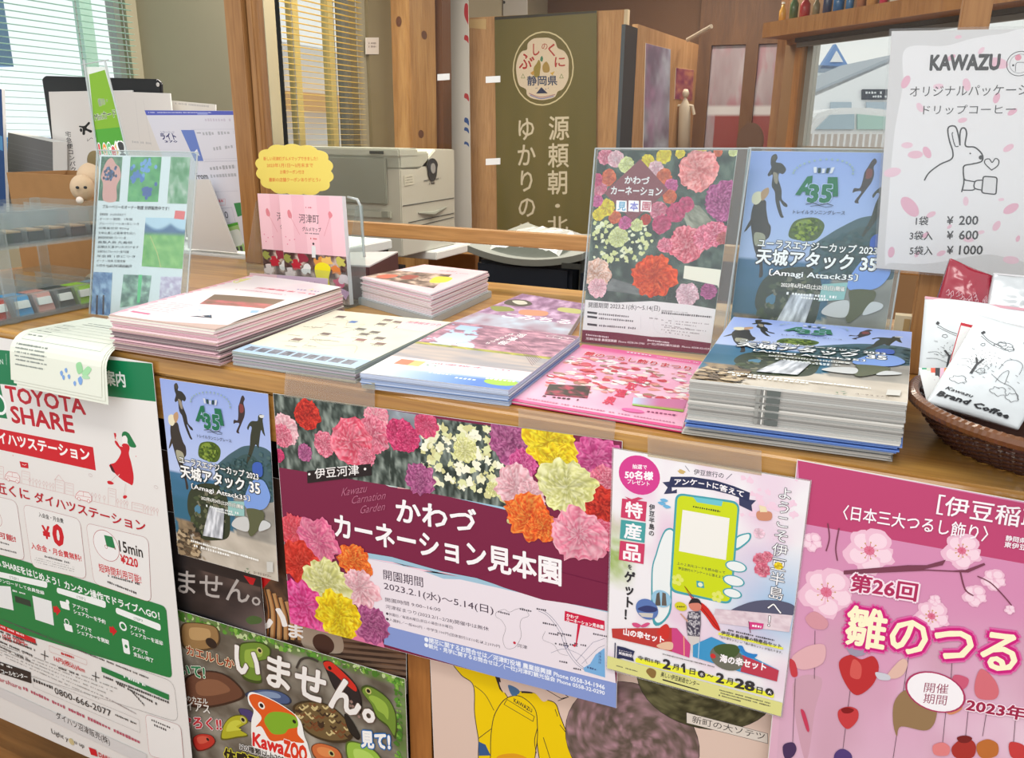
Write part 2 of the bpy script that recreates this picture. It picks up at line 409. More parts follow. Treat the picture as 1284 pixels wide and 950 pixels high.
def wall_x(name, X, y0, y1, win, m_=WALLM, th=.12):
    a, b, c, d = win; g = G()
    g.box(X-th, X, y0, a, -.02, 2.75); g.box(X-th, X, b, y1, -.02, 2.75); g.box(X-th, X, a, b, -.02, c); g.box(X-th, X, a, b, d, 2.75)
    return struct(g, name, m_)
wall_x('wall_left', XL1, -.6, YJ+.02, W1)
struct(G().box(XL1-.12, XL2, YJ, YJ+.1, -.02, 2.75), 'wall_front_left', WALLM)
wall_x('wall_far_left', XL2, YJ+.1, 5.2, W2)
GLZ = mat('window_glass', (250, 252, 252), .03, alpha=.02)
def window_x(name, X, win, mull, mm, mw=.04):
    a, b, c, d = win; w = G()
    for y in (a, b-.03): w.box(X-.09, X-.04, y, y+.03, c, d)
    for z in (c, d-.03): w.box(X-.09, X-.04, a, b, z, z+.03)
    o = struct(w, name, ALU)
    for k, y in enumerate(mull): G().box(X-.085, X-.045, y, y+mw, c+.03, d-.03).build('window_mullion', mm, o)
    G().box(X-.066, X-.062, a+.03, b-.03, c+.03, d-.03).build('window_pane', GLZ, o)
    return o
window_x('window_1', XL1, W1, (1.27, 1.8), mat('mullion_green', (186, 216, 204), .5), .06)
window_x('window_2', XL2, W2, (2.3, 2.56), mat('mullion_yellow', (214, 206, 150), .5), .04)
# venetian blinds, every slat its own piece
def blind(name, label, X, win, col, pitch, zlow, cords, tint):
    a, b, c, d = win; root = empty(name, (X+.03, (a+b)/2, d), label, 'blind')
    sm = blindmat(tint, col)
    G().box(X+.015, X+.045, a-.01, b+.01, d, d+.03).build('headrail', ALU, root)
    z = d-.02; me = None
    while z > zlow:
        g = G(); L_ = .0095; sl = .06                                   # slats tipped a little towards the room
        g.obox((X+.03-L_*math.cos(sl), a, z-L_*math.sin(sl)), (2*L_*math.cos(sl), 0, 2*L_*math.sin(sl)), (0, b-a, 0), (0, 0, .0008))
        if me is None: o = g.build('slat', sm, root); me = o.data; zt = z
        else:
            o = bpy.data.objects.new('slat', me); COL.objects.link(o); o.parent = root; o.location = (0, 0, z-zt); BASE[o] = BASE[root]
        z -= pitch
    for y in cords: G().tube([(X+.03, y, d), (X+.03, y, zlow)], .0022, 5).build('ladder_cord', ALU, root)
    return root
blind('venetian_blind', 'pale green venetian blind half open over the leftmost window', XL1, W1, (206, 232, 222), .0245, 1.23, (1.3, 1.72, 1.955), 'blind_green')
blind('venetian_blind', 'yellowish venetian blind over the window above the grey printer', XL2, W2, (240, 222, 150), .0245, 1.26, (2.2, 2.5, 2.68), 'blind_yellow')
# pale green and yellow bars behind the slats are the coloured window mullions
XE = WY(1002, 100, YB)[0]; AL = WD(1000, 100, 4.4)+np.array([-.755, .656, 0])*.12+np.array([.656, .755, 0])*.075
struct(G().prism([(AL[0], AL[1], 0), (XE, YB, 0), (XE+.08, YB, 0), (AL[0]+.08, AL[1], 0)], (0, 0, 2.75)), 'wall_return_right', WALLD)
back = G().box(-1.85, XE+.05, YB, YB+.1, -.02, 2.75).build('wall_back', WALLD); back['kind'] = 'structure'
# right-hand wall, turned, with the street window
dR = np.array([-.755, .656, 0]); A0 = WD(1000, 100, 4.4); A0[2] = 0
nR = np.array([.656, .755, 0])
def onR(px, py, off=0.0):
    d = ray(px, py); t = np.dot(A0+nR*off-CPOS, nR)/np.dot(d, nR); return CPOS+d*t
def sR(px, py): return float(np.dot(onR(px, py)-A0, -dR))       # distance along the wall towards the right
s0, s1 = sR(1003, 120), sR(1330, 120); zt = onR(1030, 52)[2]; zb = onR(1012, 190)[2]
def segR(g, a, b, z0, z1, o0=0.0, o1=.072):
    return g.obox(A0-dR*a+nR*o0+np.array([0, 0, z0]), -dR*(b-a), nR*(o1-o0), (0, 0, z1-z0))
g = G(); segR(g, -.12, s0, -.02, 2.75); segR(g, s1, s1+.6, -.02, 2.75); segR(g, s0, s1, -.02, zb); segR(g, s0, s1, zt+.1, 2.75)
wr = struct(g, 'wall_right', mat('wall_right_paint', (140, 108, 74), .7, noise=.2, nscale=3))
g = G()
for a in (s0, (s0+s1)/2, s1-.04): segR(g, a, a+.04, zb, zt+.1, .02, .07)
segR(g, s0, s1, zb, zb+.03, .02, .07); segR(g, s0, s1, zt+.07, zt+.1, .02, .07)
w3 = struct(g, 'window_3', ALU); segR(G(), s0+.04, s1-.04, zb+.03, zt+.07, .043, .046).build('window_pane', GLZ, w3)
segR(G(), s0-.05, s0, zb-.05, zt+.1, -.02, 0).build('window_frame', OAKV, w3)
segR(G(), s0-.1, s1+.1, zb-.04, zb, -.12, .0).build('window_sill', OAKH, w3)
# rolled blind above it
t = empty('roller_blind', A0-dR*(s0+.3)+np.array([0, 0, zt]), 'dark grey rolled up blind above the bright street window', 'blind')
segR(G(), s0-.03, s1, zt+.005, zt+.07, -.05, -.02).build('headrail', mat('blind_dark', (84, 84, 80), .6), t)
segR(G(), s0-.02, s1, zt-.02, zt+.003, -.045, -.025).build('slat', mat('blind_grey', (120, 122, 118), .5), t)
# shelf with bottles over the window
zs = onR(1100, 15)[2]
t = empty('wall_shelf', A0-dR*(s0+.3)+np.array([0, 0, zs]), 'brown wooden shelf beam high on the right above the street window', 'shelf')
segR(G(), s0-.12, s1+.2, zs-.075, zs, -.2, 0).build('shelf_board', OAKV, t)
segR(G(), s0-.12, s1+.2, zs-.1, zs-.075, -.03, 0).build('bracket', OAKV, t)
bc = [(196, 150, 70), (70, 96, 62), (150, 44, 46), (118, 110, 84), (50, 60, 92), (44, 96, 150), (60, 110, 160), (160, 110, 80), (186, 140, 84), (196, 56, 86), (214, 214, 206), (204, 204, 196), (196, 120, 60)]
bw = ['amber', 'dark green', 'red', 'olive', 'navy', 'blue', 'light blue', 'brown', 'tan', 'pink', 'white', 'pale grey', 'orange']
for k, c in enumerate(bc):
    px = 998+k*14; q = A0-dR*sR(px, 12)-nR*.09; r = .018+.004*(k % 3); hh = .11+.02*((k*5) % 3)
    root = empty('bottle', (q[0], q[1], zs), bw[k]+' little bottle on the high shelf, '+('at its left end' if k == 0 else 'next to the '+bw[k-1]+' one'), 'bottle', 'bottles on the high shelf')
    def lathe(prof, n=14, cx=q[0], cy=q[1]):
        V = []; F = []
        for (rr, zz) in prof: V += [(cx+rr*math.cos(i*2*math.pi/n), cy+rr*math.sin(i*2*math.pi/n), zz) for i in range(n)]
        for j in range(len(prof)-1): F += [(j*n+i, j*n+(i+1) % n, (j+1)*n+(i+1) % n, (j+1)*n+i) for i in range(n)]
        F += [tuple(range(n))[::-1], tuple((len(prof)-1)*n+i for i in range(n))]
        return V, F
    V, F = lathe([(r, zs), (r, zs+hh*.6), (r*.45, zs+hh*.75), (r*.45, zs+hh*.9)]); mesh('body', V, F, mat('bottle_'+bw[k].replace(' ', '_'), c, .25), root, smooth=True)
    V, F = lathe([(r*.5, zs+hh*.9), (r*.5, zs+hh)]); mesh('cap', V, F, WHITE, root)
# back-wall door with two glass panes
def yq(px, py): return WY(px, py, YB-.03)
d1 = struct(G(), 'door_1', WALLD) if False else None
x0, x1 = yq(872, 120)[0], yq(1003, 120)[0]; p = [yq(a, 120)[0] for a in (888, 930, 946, 990)]; zt2, zb2 = yq(930, 56)[2], .95
g = G().box(x0, p[0], YB-.05, YB-.005, 0, 2.3).box(p[1], p[2], YB-.05, YB-.005, 0, 2.3).box(p[3], x1, YB-.05, YB-.005, 0, 2.3)
g.box(p[0], p[1], YB-.05, YB-.005, zt2, 2.3).box(p[2], p[3], YB-.05, YB-.005, zt2, 2.3).box(p[0], p[1], YB-.05, YB-.005, 0, zb2).box(p[2], p[3], YB-.05, YB-.005, 0, zb2)
door = struct(g, 'door_1', mat('door_wood', (120, 82, 48), .55, wood=((14, 14, 1.5), (96, 62, 36))))
def outdoors(u, v, s=0):
    c = mixc((150, 132, 140), (196, 190, 196), vn(u*3, v*4, 3, 3))
    c = mixc(c, (170, 128, 140), (vn(u*6, v*7, 9, 3)-.45)*4*(v < .55))
    c = mixc(c, (214, 214, 218), (np.abs(v-.42) < .03)*1.0); c = mixc(c, (140, 52, 48), ((v > .45) & (v < .68) & (u > .25))*.85)
    c = mixc(c, (210, 210, 214), ((v > .8))*.8*(vn(u*5, v*9, 4) > .4)); return c
for k, (a, b) in enumerate(((p[0], p[1]), (p[2], p[3]))):
    q = [(a, YB-.02, zt2), (b, YB-.02, zt2), (b, YB-.02, zb2), (a, YB-.02, zb2)]
    pane = slab(q, .004).build('pane', mat('door_pane', (120, 116, 116), .15), door)
    c_ = Canvas(q); c_.uv = True; c_.photo([(0, 0), (1, 0), (1, 1), (0, 1)], 30, 50, (lambda s_: lambda u, v: outdoors(u+s_, v))(k*1.3)); c_.build('glass_view', door, PRINTG)
G().box(p[3]+.05, p[3]+.12, YB-.1, YB-.055, 0, 2.72).build('door_post', OAKV, door)
# tall corner post beside the shelf
q = WD(982, 100, 4.6)
tag(G().box(q[0]-.045, q[0]+.03, q[1]-.06, q[1]+.03, 0, 2.74).build('corner_post', OAKV), 'slim wooden corner post left of the bottle shelf', 'post')
tag(G().tube([WD(905+r, 0, 4.9)*0+WD(940, 200, 4.2)+np.array([0, 0, .12])+np.array([.075*math.cos(a), 0, .13*math.sin(a)]) for r in (0,) for a in np.linspace(0, 6.28, 17)[:-1]], .02, 6, closed=True).build('chair', mat('chair_brown', (92, 58, 34), .5)), 'brown round chair back before the glazed door', 'chair') if False else None
q = WD(940, 178, 4.3)
ch = empty('chair', (q[0], q[1], 0), 'brown round-backed chair standing before the glazed door', 'chair')
CHM = mat('chair_brown', (92, 58, 34), .5)
V = [q+np.array([.07*math.cos(a), 0, .1*math.sin(a)]) for a in np.linspace(0, 6.2832, 25)[:-1]]
G().prism(V, (0, .03, 0)).build('backrest', CHM, ch, bevel=.004)
G().box(q[0]-.02, q[0]+.02, q[1]+.005, q[1]+.03, .45, q[2]-.08).build('back_post', CHM, ch)
G().box(q[0]-.2, q[0]+.2, q[1]-.4, q[1]+.02, .42, .46).build('seat', CHM, ch, bevel=.01)
for sx in (-.18, .15):
    for sy in (-.38, -.01): G().box(q[0]+sx, q[0]+sx+.03, q[1]+sy, q[1]+sy+.03, 0, .42).build('leg', CHM, ch)

# ---------------------------------------------------------------- the street outside
struct(G().box(-14, 22, 7.3, 40, -.3, -.1), 'trim_1', mat('asphalt', (205, 206, 208), .9))
SNOWY = mat('street_white', (246, 249, 252), .7)
def along(px, py, dep): return WD(px, py, dep)
b0 = along(1000, 120, 14); b1 = along(1300, 120, 14)
root = empty('building', (b0[0]+2, b0[1], -.1), 'white gabled street building outside the right window', 'building')
e = b1-b0; e[2] = 0; e /= np.linalg.norm(e); nn = np.array([-e[1], e[0], 0])
if nn[1] < 0: nn = -nn
def pb(px, py): return along(px, py, 14)
G().prism([pb(1000, 175), pb(1300, 175), pb(1300, 60), pb(1130, 70), pb(1000, 125)], nn*3).build('wall', SNOWY, root)
G().prism([pb(1000, 122), pb(1130, 66), pb(1300, 54), pb(1300, 60), pb(1130, 73), pb(1000, 130)], nn*3-e*.0-nn*.3).build('roof_edge', mat('roof_grey', (176, 186, 196), .7), root)
for px in (1040, 1085): G().prism([pb(px, 150)-nn*.03, pb(px+26, 150)-nn*.03, pb(px+26, 128)-nn*.03, pb(px, 128)-nn*.03], -nn*.03).build('window', mat('far_glass', (180, 198, 212), .3), root)
q = [pb(1080, 112)-nn*.05, pb(1112, 112)-nn*.05, pb(1112, 124)-nn*.05, pb(1080, 124)-nn*.05]
def dsg(c): c.full((60, 70, 84)); c.uv = True; c.micro((.12, .5), (.75, .5), .3, (230, 235, 240), seed=3); c.micro((.4, .88), (.95, .88), .25, (230, 235, 240), seed=9)
o = slab(q, .05).build('sign_board', mat('sign_dark', (60, 70, 84), .5), root); cc = Canvas(q); dsg(cc); cc.build('sign_print', o)
# second house with the blue triangular board
root = empty('building', tuple(along(1040, 100, 20)*np.array([1, 1, 0])), 'distant pale house with a blue triangular board outside', 'building')
def pc(px, py): return along(px, py, 20)
G().prism([pc(1005, 130)*[1, 1, 0]-[0, 0, .1], pc(1130, 130)*[1, 1, 0]-[0, 0, .1], pc(1130, 92), pc(1005, 88)], nn*2).build('wall', mat('house_pale', (226, 234, 240), .8), root)
G().prism([pc(1000, 90), pc(1140, 95), pc(1140, 88), pc(1000, 80)], nn*2-nn*.2).build('roof', mat('roof_blue', (150, 166, 184), .7), root)
G().prism([pc(1028, 86), pc(1066, 86), pc(1048, 55)], nn*.2).build('sign_board', mat('triangle_blue', (120, 160, 214), .6), root)
G().prism([pc(1040, 78)-nn*.02, pc(1056, 78)-nn*.02, pc(1048, 64)-nn*.02], -nn*.05).build('sign_face', SNOWY, root)
# parked white car
root = empty('car', tuple(along(1070, 160, 9)*np.array([1, 1, 0])), 'white car parked outside the right window', 'car')
def pd(px, py): return along(px, py, 9)
G().prism([pd(1000, 190), pd(1150, 190), pd(1150, 158), pd(1135, 142), pd(1100, 135), pd(1050, 135), pd(1022, 143), pd(1006, 165)], nn*1.5).build('body', mat('car_white', (240, 242, 244), .2, coat=.5), root, bevel=.05)
G().prism([pd(1022, 162), pd(1070, 162), pd(1070, 143), pd(1040, 144)], -nn*.03).build('window', mat('car_glass', (176, 200, 214), .1), root)
G().prism([pd(1074, 162), pd(1128, 162), pd(1118, 147), pd(1074, 143)], -nn*.03).build('window', mat('car_glass2', (180, 216, 208), .1), root)
q_ = pd(1000, 185); G().obox(np.array([q_[0], q_[1], -.1])+nn*.1, e*1.5, nn*1.3, (0, 0, q_[2]+.1)).build('lower_body', MC['car_white'], root)
root = empty('fence', tuple(along(1060, 180, 7)*np.array([1, 1, 0])), 'white slatted fence in front of the parked car', 'fence')
for k in range(18):
    q = along(1000+k*8, 168, 7.2); G().box(q[0]-.018, q[0]+.018, q[1], q[1]+.02, 0, q[2]).build('picket', SNOWY, root)
# coloured things in the street behind the left blinds
def blk(name, label, cat, X, y0, y1, z0, z1, c):
    r_ = tag(G().box(X-.3, X, y0, y1, z0, z1).build(name, mat('out_'+name+str(len(MC)), c, .8)), label, cat); return r_
blk('banner', 'blue banner hanging outside behind the leftmost blind', 'banner', -4.6, 2.65, 2.95, 1.75, 2.4, (150, 200, 246))
blk('bin', 'bright blue crate outside low behind the leftmost blind', 'crate', -4.6, 2.95, 3.2, .9, 1.3, (60, 160, 226))
blk('awning', 'orange awning outside behind the yellowish blind', 'awning', -5.13, 5.8, 7.6, 1.6, 1.78, (250, 196, 130))
blk('shop_front', 'grey shop front outside behind the yellowish blind', 'building', -5.4, 5.6, 7.8, -.1, 2.3, (246, 246, 244))

# ---------------------------------------------------------------- office furniture
q = WD(485, 100, 4.25); q2 = WD(515, 100, 4.25); xc0, xc1, yc = q[0], WY(515, 100, q[1])[0], q[1]
ydeep = WX(547, 100, xc1)[1]
tag(G().box(xc0, xc1, yc, ydeep, 0, 2.75).build('wooden_column', PINE, bevel=.003), 'square knotty pine column behind the grey printer', 'column')
colm = bpy.data.objects[-1] if False else None
for (px, py) in ((500, 27),):
    k = WY(px, py, yc-.001); mesh('knot', [(k[0]+.018*math.cos(a), yc-.001, k[2]+.026*math.sin(a)) for a in np.linspace(0, 6.28, 13)[:-1]], [tuple(range(12))], mat('knot_brown', (92, 52, 26), .6), bpy.data.objects['wooden_column'])
for (px, py) in ((528, 168), (532, 44)):
    k = WX(px, py, xc1+.001); mesh('knot', [(xc1+.001, k[1]+.03*math.cos(a), k[2]+.022*math.sin(a)) for a in np.linspace(0, 6.28, 13)[:-1]], [tuple(range(12))], mat('knot_brown'), bpy.data.objects['wooden_column'])
# dark timber behind the column
yq_ = ydeep+.05; tag(G().box(WY(545, 100, yq_)[0], WY(555, 100, yq_)[0], yq_, yq_+.1, 0, 2.75).build('wooden_column', mat('brown_post', (104, 66, 38), .5)), 'dark brown upright just right of the pine column', 'column')
# olive wall with notices, back of the office
ow = WD(470, 100, 5.0)
t = tag(G().box(XL2+.001, XL2+.02, 2.8, 3.1, .6, 2.7).build('pin_board', mat('olive_board', (120, 108, 78), .8, noise=.2)), 'olive pinboard on the wall left of the pine column', 'board')
for (a, b, c, d, cc_, nm) in ((459, 47, 475, 68, (196, 190, 184), 'white'),):
    Q = [WX(a, b, XL2+.024), WX(c, b, XL2+.024), WX(c, d, XL2+.024), WX(a, d, XL2+.024)]
    sheet('notice', nm+' notice pinned on the olive board', 'notice', Q, lambda c: (c.full((196, 188, 182)), setattr(c, 'uv', True), c.micro((.2, .4), (.8, .4), .12, (110, 100, 100)), c.micro((.2, .6), (.8, .6), .12, (110, 100, 100))), th=.003)
# white hanging cloth/panel with red and blue writing
ypl = max(ydeep+.3, 3.5)
Q = [WY(546, -30, ypl), WY(586.5, -30, ypl), WY(592, 330, ypl), WY(560, 330, ypl)]
for p in Q: p[0] = max(p[0], XL2+.01)

def wpan(c):
    c.full((198, 196, 192))
    for k, (y0, y1, cc_) in enumerate(((2, 25, (180, 40, 48)), (38, 48, (180, 40, 48)), (108, 118, (176, 56, 60)), (138, 148, (50, 80, 140)), (150, 158, (50, 80, 140)), (168, 175, (50, 80, 140)))):
        c.blob([(583, y0), (587, y0+2), (588, y1), (585, y1-3), (582, (y0+y1)/2)], cc_)
sheet('white_banner', 'tall white cloth banner with red and blue marks beside the brown panel', 'banner', Q, wpan, th=.004)
Q = [WY(585, -40, 4.4), WY(661, -46, 4.4), WY(661, 40, 4.4), WY(585, 40, 4.4)]
for p in Q: p[0] = max(p[0], XL2+.01)
sheet('white_banner', 'plain white cloth showing above the plywood panel', 'banner', Q, lambda c: (c.full((206, 204, 200)), c.ell((632, 2), 2, (60, 60, 60))), th=.004)

# big plywood board with the green banner
ybd = 3.75
def b_(px, py): return WY(px, py, ybd)
root = empty('plywood_panel', (b_(668, 200)[0], ybd, 0), 'tall tan plywood display panel carrying the green banner', 'panel')
PLY = mat('plywood', (206, 164, 116), .7, wood=((16, 16, 1.2), (186, 142, 96)))
xa, xb = b_(589, 120)[0], b_(778, 120)[0]; ztop = b_(668, 18)[2]
G().box(xa, xb, ybd, ybd+.03, .25, ztop).build('panel_board', PLY, root)
G().box(xb, xb+.02, ybd-.005, ybd+.035, .25, ztop).build('edge_strip', mat('pale_edge', (206, 190, 160), .6), root)
for x in (xa+.02, xb-.05): G().box(x, x+.03, ybd-.15, ybd+.18, 0, .25).build('foot', PLY, root)
def tapebit(q, label):
    tag(slab(q, .0008).build('masking_tape', mat('tape_tan', (206, 176, 124), .6)), label, 'tape')
tapebit([b_(588, 24)-[0, .004, 0], b_(610, 24)-[0, .004, 0], b_(610, 37)-[0, .004, 0], b_(588, 35)-[0, .004, 0]], 'torn tan tape on the top left corner of the plywood panel')
gb = ybd-.02
def g_(px, py): return WY(px, py, gb)
Q = [g_(620, 21), g_(748.5, 13), g_(747, 330), g_(624, 330)]
def banner(c):
    c.full((104, 96, 44))
    c.photo([(620, 21), (748.5, 13), (747, 330), (624, 330)], 24, 50, lambda u, v: mixc((98, 92, 42), (118, 106, 56), vn(u*9, v*2, 5, 2)))
    c.poly([(620, 21), (748.5, 13), (748.5, 16), (620, 25)], (52, 46, 34))
    c.crop(620, 20, 6.786)
    c.ell((417, 436), 308, (214, 204, 164), sq=.96); c.ell((417, 436), 296, (108, 98, 48), sq=.96)
    c.blob([(415, 178), (470, 180), (520, 205), (545, 262), (600, 290), (634, 350), (636, 430), (632, 520), (590, 600), (545, 625), (520, 670), (460, 690), (400, 696), (320, 680), (282, 650), (272, 605), (215, 570), (192, 480), (190, 400), (210, 330), (240, 290), (282, 275), (290, 225), (340, 185)], (222, 208, 186))
    R_ = (176, 52, 48)
    c.tx('ふ', (215, 440), (320, 430), 125, R_, bold=.02, out=((236, 226, 206), .05)); c.tx('゛', (305, 375), (345, 370), 35, R_, bold=.02)
    c.tx('し', (335, 325), (388, 320), 95, R_, bold=.02); c.tx('の', (408, 275), (458, 275), 50, (176, 80, 66), bold=.01)
    c.tx('く', (465, 320), (520, 330), 100, R_, bold=.02); c.tx('に', (520, 420), (605, 415), 80, R_, bold=.02)
    c.blob([(345, 500), (340, 430), (365, 390), (385, 360), (400, 400), (395, 450), (385, 500)], (150, 134, 60)); c.blob([(415, 440), (420, 400), (450, 375), (475, 420), (470, 460), (430, 465)], (168, 140, 74))
    c.blob([(395, 365), (402, 335), (412, 330), (420, 350), (412, 375)], (70, 130, 100)); c.poly([(310, 470), (340, 450), (345, 480), (330, 490)], (196, 150, 70)); c.poly([(480, 470), (520, 455), (500, 490)], (206, 170, 80))
    for x in (248, 576): c.line([(x-16, 512), (x, 478), (x+16, 512)], 3, (120, 140, 90), closed=True)
    c.tx('静岡県', (285, 575), (540, 572), 80, (44, 62, 98), bold=.02)
    c.poly([(360, 642), (405, 588), (460, 640)], (34, 44, 78)); c.micro((345, 608), (372, 600), 12, (90, 100, 140)); c.micro((440, 612), (470, 600), 12, (90, 100, 140))
    c.curve([(300, 640), (400, 672), (520, 650)], 5, (170, 130, 140)); c.curve([(310, 655), (400, 684), (510, 664)], 5, (120, 130, 180))
    c.o = (0, 0, 1)
    W = (216, 208, 184)
    c.vt('源頼朝', (702, 140), (700, 243), 27, W, bold=.012); c.vt('・北', (700, 244), (700, 291), 27, W, bold=.012)
    c.vt('ゆかりのゆ', (660, 142), (662, 306), 25, W, bold=.012)
o = sheet('cloth_banner', 'olive green cloth banner with round white emblem and white vertical writing', 'banner', Q, banner, th=.003, m_=mat('olive_cloth', (104, 96, 44), .9))

# second display panel, edge on, with pictures
zt3 = 1.9
PA, PB = WZ(800, 30, zt3), WZ(876, 56, zt3)
dd = PB-PA; dd[2] = 0; Ld = np.linalg.norm(dd); dd /= Ld; nd = np.array([dd[1], -dd[0], 0])
if np.dot(nd, CPOS-PA) < 0: nd = -nd
def pp(px, py, off=0.0):
    d = ray(px, py); t = np.dot(PA+nd*off-CPOS, nd)/np.dot(d, nd); return CPOS+d*t
root = empty('plywood_panel', tuple((PA+dd*Ld/2)*np.array([1, 1, 0])), 'second plywood display panel seen nearly edge on, holding pictures', 'panel')
G().obox(PA*np.array([1, 1, 0])+np.array([0, 0, .2]), dd*Ld, -nd*.03, (0, 0, zt3-.2)).build('panel_board', PLY, root)
P0 = pp(781, 100); a0 = float(np.dot(P0-PA, dd))
G().obox((PA+dd*a0)*np.array([1, 1, 0])+np.array([0, 0, .2]), dd*(-a0), -nd*.02, (0, 0, zt3-.22)).build('dark_panel', mat('slate_sheet', (66, 72, 78), .15), root)
for a in (a0+.03, Ld-.06): G().obox((PA+dd*a)*np.array([1, 1, 0])-nd*.15, dd*.03, nd*.3, (0, 0, .2)).build('foot', PLY, root)
Q = [pp(810, 54, .003), pp(841, 62, .003), pp(838, 200, .003), pp(806, 205, .003)]
def pic(c):
    c.uv = True
    c.photo([(0, 0), (1, 0), (1, 1), (0, 1)], 24, 48, lambda u, v: mixc(mixc((128, 116, 140), (196, 208, 226), vn(u*4, v*7, 3, 3)*1.6-.4), mixc((210, 140, 190), (180, 196, 220), u), (vn(u*3+4, v*5, 8, 2)-.4)*2))
sheet('picture', 'blue and lilac picture on the edge-on plywood panel', 'picture', Q, pic, th=.003)
Q = [pp(848, 85, .003), pp(870, 88, .003), pp(868, 126, .003), pp(846, 124, .003)]
sheet('picture', 'small crimson and orange picture right on the edge-on panel', 'picture', Q, lambda c: (setattr(c, 'uv', True), c.photo([(0, 0), (1, 0), (1, 1), (0, 1)], 12, 18, lambda u, v: mixc((130, 50, 90), (204, 140, 110), vn(u*5, v*7, 2, 2)*1.5-.3))), th=.003)
root = empty('hanging_doll', tuple(pp(859, 185, .03)), 'small white cloth figure hanging on the edge-on panel', 'doll')
DW = mat('doll_cloth', (214, 204, 184), .9)
top = pp(859, 128, .04); bot = pp(857, 188, .04)
G().tube([top+[0, 0, .03], top, top*.9+bot*.1, bot], [.006, .02, .035, .04], 10).build('body', DW, root, smooth=True)
hh = top+[0, 0, .05]
G().tube([hh-[0, 0, .022], hh, hh+[0, 0, .022]], [.014, .022, .012], 10).build('head', DW, root, smooth=True)
G().tube([top-[.07, 0, .07], top-[.045, 0, .02], top-[0, 0, .015], top+[.045, 0, -.02], top+[.06, 0, -.07]], .009, 6).build('arm', DW, root)
tag(G().tube([WD(862, 50, 4.6), WD(892, 33, 4.4)], .012, 8).build('wooden_rod', mat('rod_pale', (196, 184, 166), .5)), 'pale thin rod sticking out above the edge-on panel', 'rod')

# grey laser printer on its table
pc0 = WD(505, 322, 3.3); zt_ = pc0[2]; xp, yp = pc0[0], pc0[1]
ztp = WX(505, 186, xp)[2] if False else WY(505, 186, yp)[2]
y_b = WX(570, 200, xp)[1]
xl = max(WY(395, 250, yp)[0]-.25, XL2+.06)
root = empty('laser_printer', ((xl+xp)/2, (yp+y_b)/2, zt_), 'large grey office laser printer on a white table behind the acrylic', 'printer')
PG = mat('printer_grey', (176, 178, 166), .5); PG2 = mat('printer_dark_grey', (140, 143, 132), .5); PGB = mat('printer_beige', (190, 188, 176), .5)
def py_(px, py): return WY(px, py, yp)
def px_(px, py): return WX(px, py, xp)
dp = y_b-yp
def side(px, py): q = px_(px, py); return q
zc = ztp
prof = [(yp, zt_), (y_b, zt_), (y_b, px_(570, 187)[2]), (yp+dp*.62, px_(545, 187)[2]), (yp+dp*.32, px_(520, 212)[2]), (yp, px_(505, 212)[2])]
G().prism([(xl, a, b) for a, b in prof], (xp-xl, 0, 0)).build('body', PGB, root, bevel=.004)
G().box(xl, xp-.0, yp-.001, yp+dp*.5, px_(505, 212)[2], ztp-.015).build('scanner_body', PG, root, bevel=.006)
G().box(xl, xp+.002, yp-.01, yp+dp*.3, ztp-.035, ztp).build('top_cover', PG, root, bevel=.006)
for (x0, z0, x1, z1, nm, mm) in ((405, 196, 487, 256, 'front_door', PG2),):
    a = py_(x0, z0); b = py_(x1, z1); G().box(xl+.03, b[0], yp-.015, yp-.002, b[2], a[2]).build(nm, mm, root, bevel=.003)
a = py_(466, 189); b = py_(483, 193); G().box(a[0], b[0], yp-.016, yp-.009, b[2], a[2]).build('latch', mat('dark_slot', (60, 62, 58), .6), root)
a = py_(440, 262); b = py_(492, 274); ptray = G().box(xl+.03, b[0], yp-.012, yp-.001, b[2], a[2]).build('paper_tray', PG, root, bevel=.003)
a = py_(482, 264); b = py_(490, 272); G().box(a[0], b[0], yp-.022, yp-.012, b[2], a[2]).build('handle', PG2, ptray)
DK = mat('dark_slot')
def sline(p0, p1, w=.004):
    A = px_(*p0); B = px_(*p1); return G().tube([A+[.001, 0, 0], B+[.001, 0, 0]], w/2, 5)
sline((505, 258), (569, 248)).build('seam', DK, root); sline((512, 279), (569, 267)).build('seam', DK, root); sline((512, 286), (569, 272)).build('seam', DK, root)
G().tube([px_(524, 267)+[.002, 0, 0], px_(540, 268)+[.01, 0, 0], px_(559, 260)+[.002, 0, 0]], [.003, .012, .002], 8).build('tray_handle', PG2, root)
lg = px_(541, 211)
V = [lg+[.003, .05*math.cos(a)*(1 if math.sin(a) > 0 else .8), .042*math.sin(a)*(1 if math.sin(a) > 0 else 1.3)] for a in np.linspace(0, 6.2832, 19)[:-1]]
G().prism(V, (.003, 0, 0)).build('emblem', mat('emblem_dark', (48, 50, 56), .4), root); EMB = bpy.context.scene.objects[-1] if False else [o_ for o_ in root.children if o_.name.startswith('emblem')][-1]
V = [lg+[.007, .02*math.cos(a), .022*math.sin(a)] for a in np.linspace(0, 6.2832, 15)[:-1]]
G().prism(V, (.002, 0, 0)).build('emblem_centre', mat('emblem_grey', (150, 150, 150), .4), EMB)
q = [px_(506, 220)+[.002, 0, 0], px_(518, 218)+[.002, 0, 0], px_(519, 231)+[.002, 0, 0], px_(507, 233)+[.002, 0, 0]]
o = slab(q, .001).build('label', mat('label_grey', (198, 196, 180), .6), root); cc = Canvas(q); cc.uv = True
for k in range(3): cc.micro((.1, .3+k*.25), (.85, .3+k*.25), .12, (110, 110, 100), seed=k)
cc.build('label_print', o)
cc = Canvas([px_(531, 223)+[.002, 0, 0], px_(552, 220)+[.002, 0, 0], px_(552, 232)+[.002, 0, 0], px_(531, 235)+[.002, 0, 0]]); cc.uv = True
cc.micro((.0, .4), (1, .4), .22, (90, 90, 90)); cc.micro((.3, .8), (.7, .8), .22, (90, 90, 90)); cc.build('lettering', root)
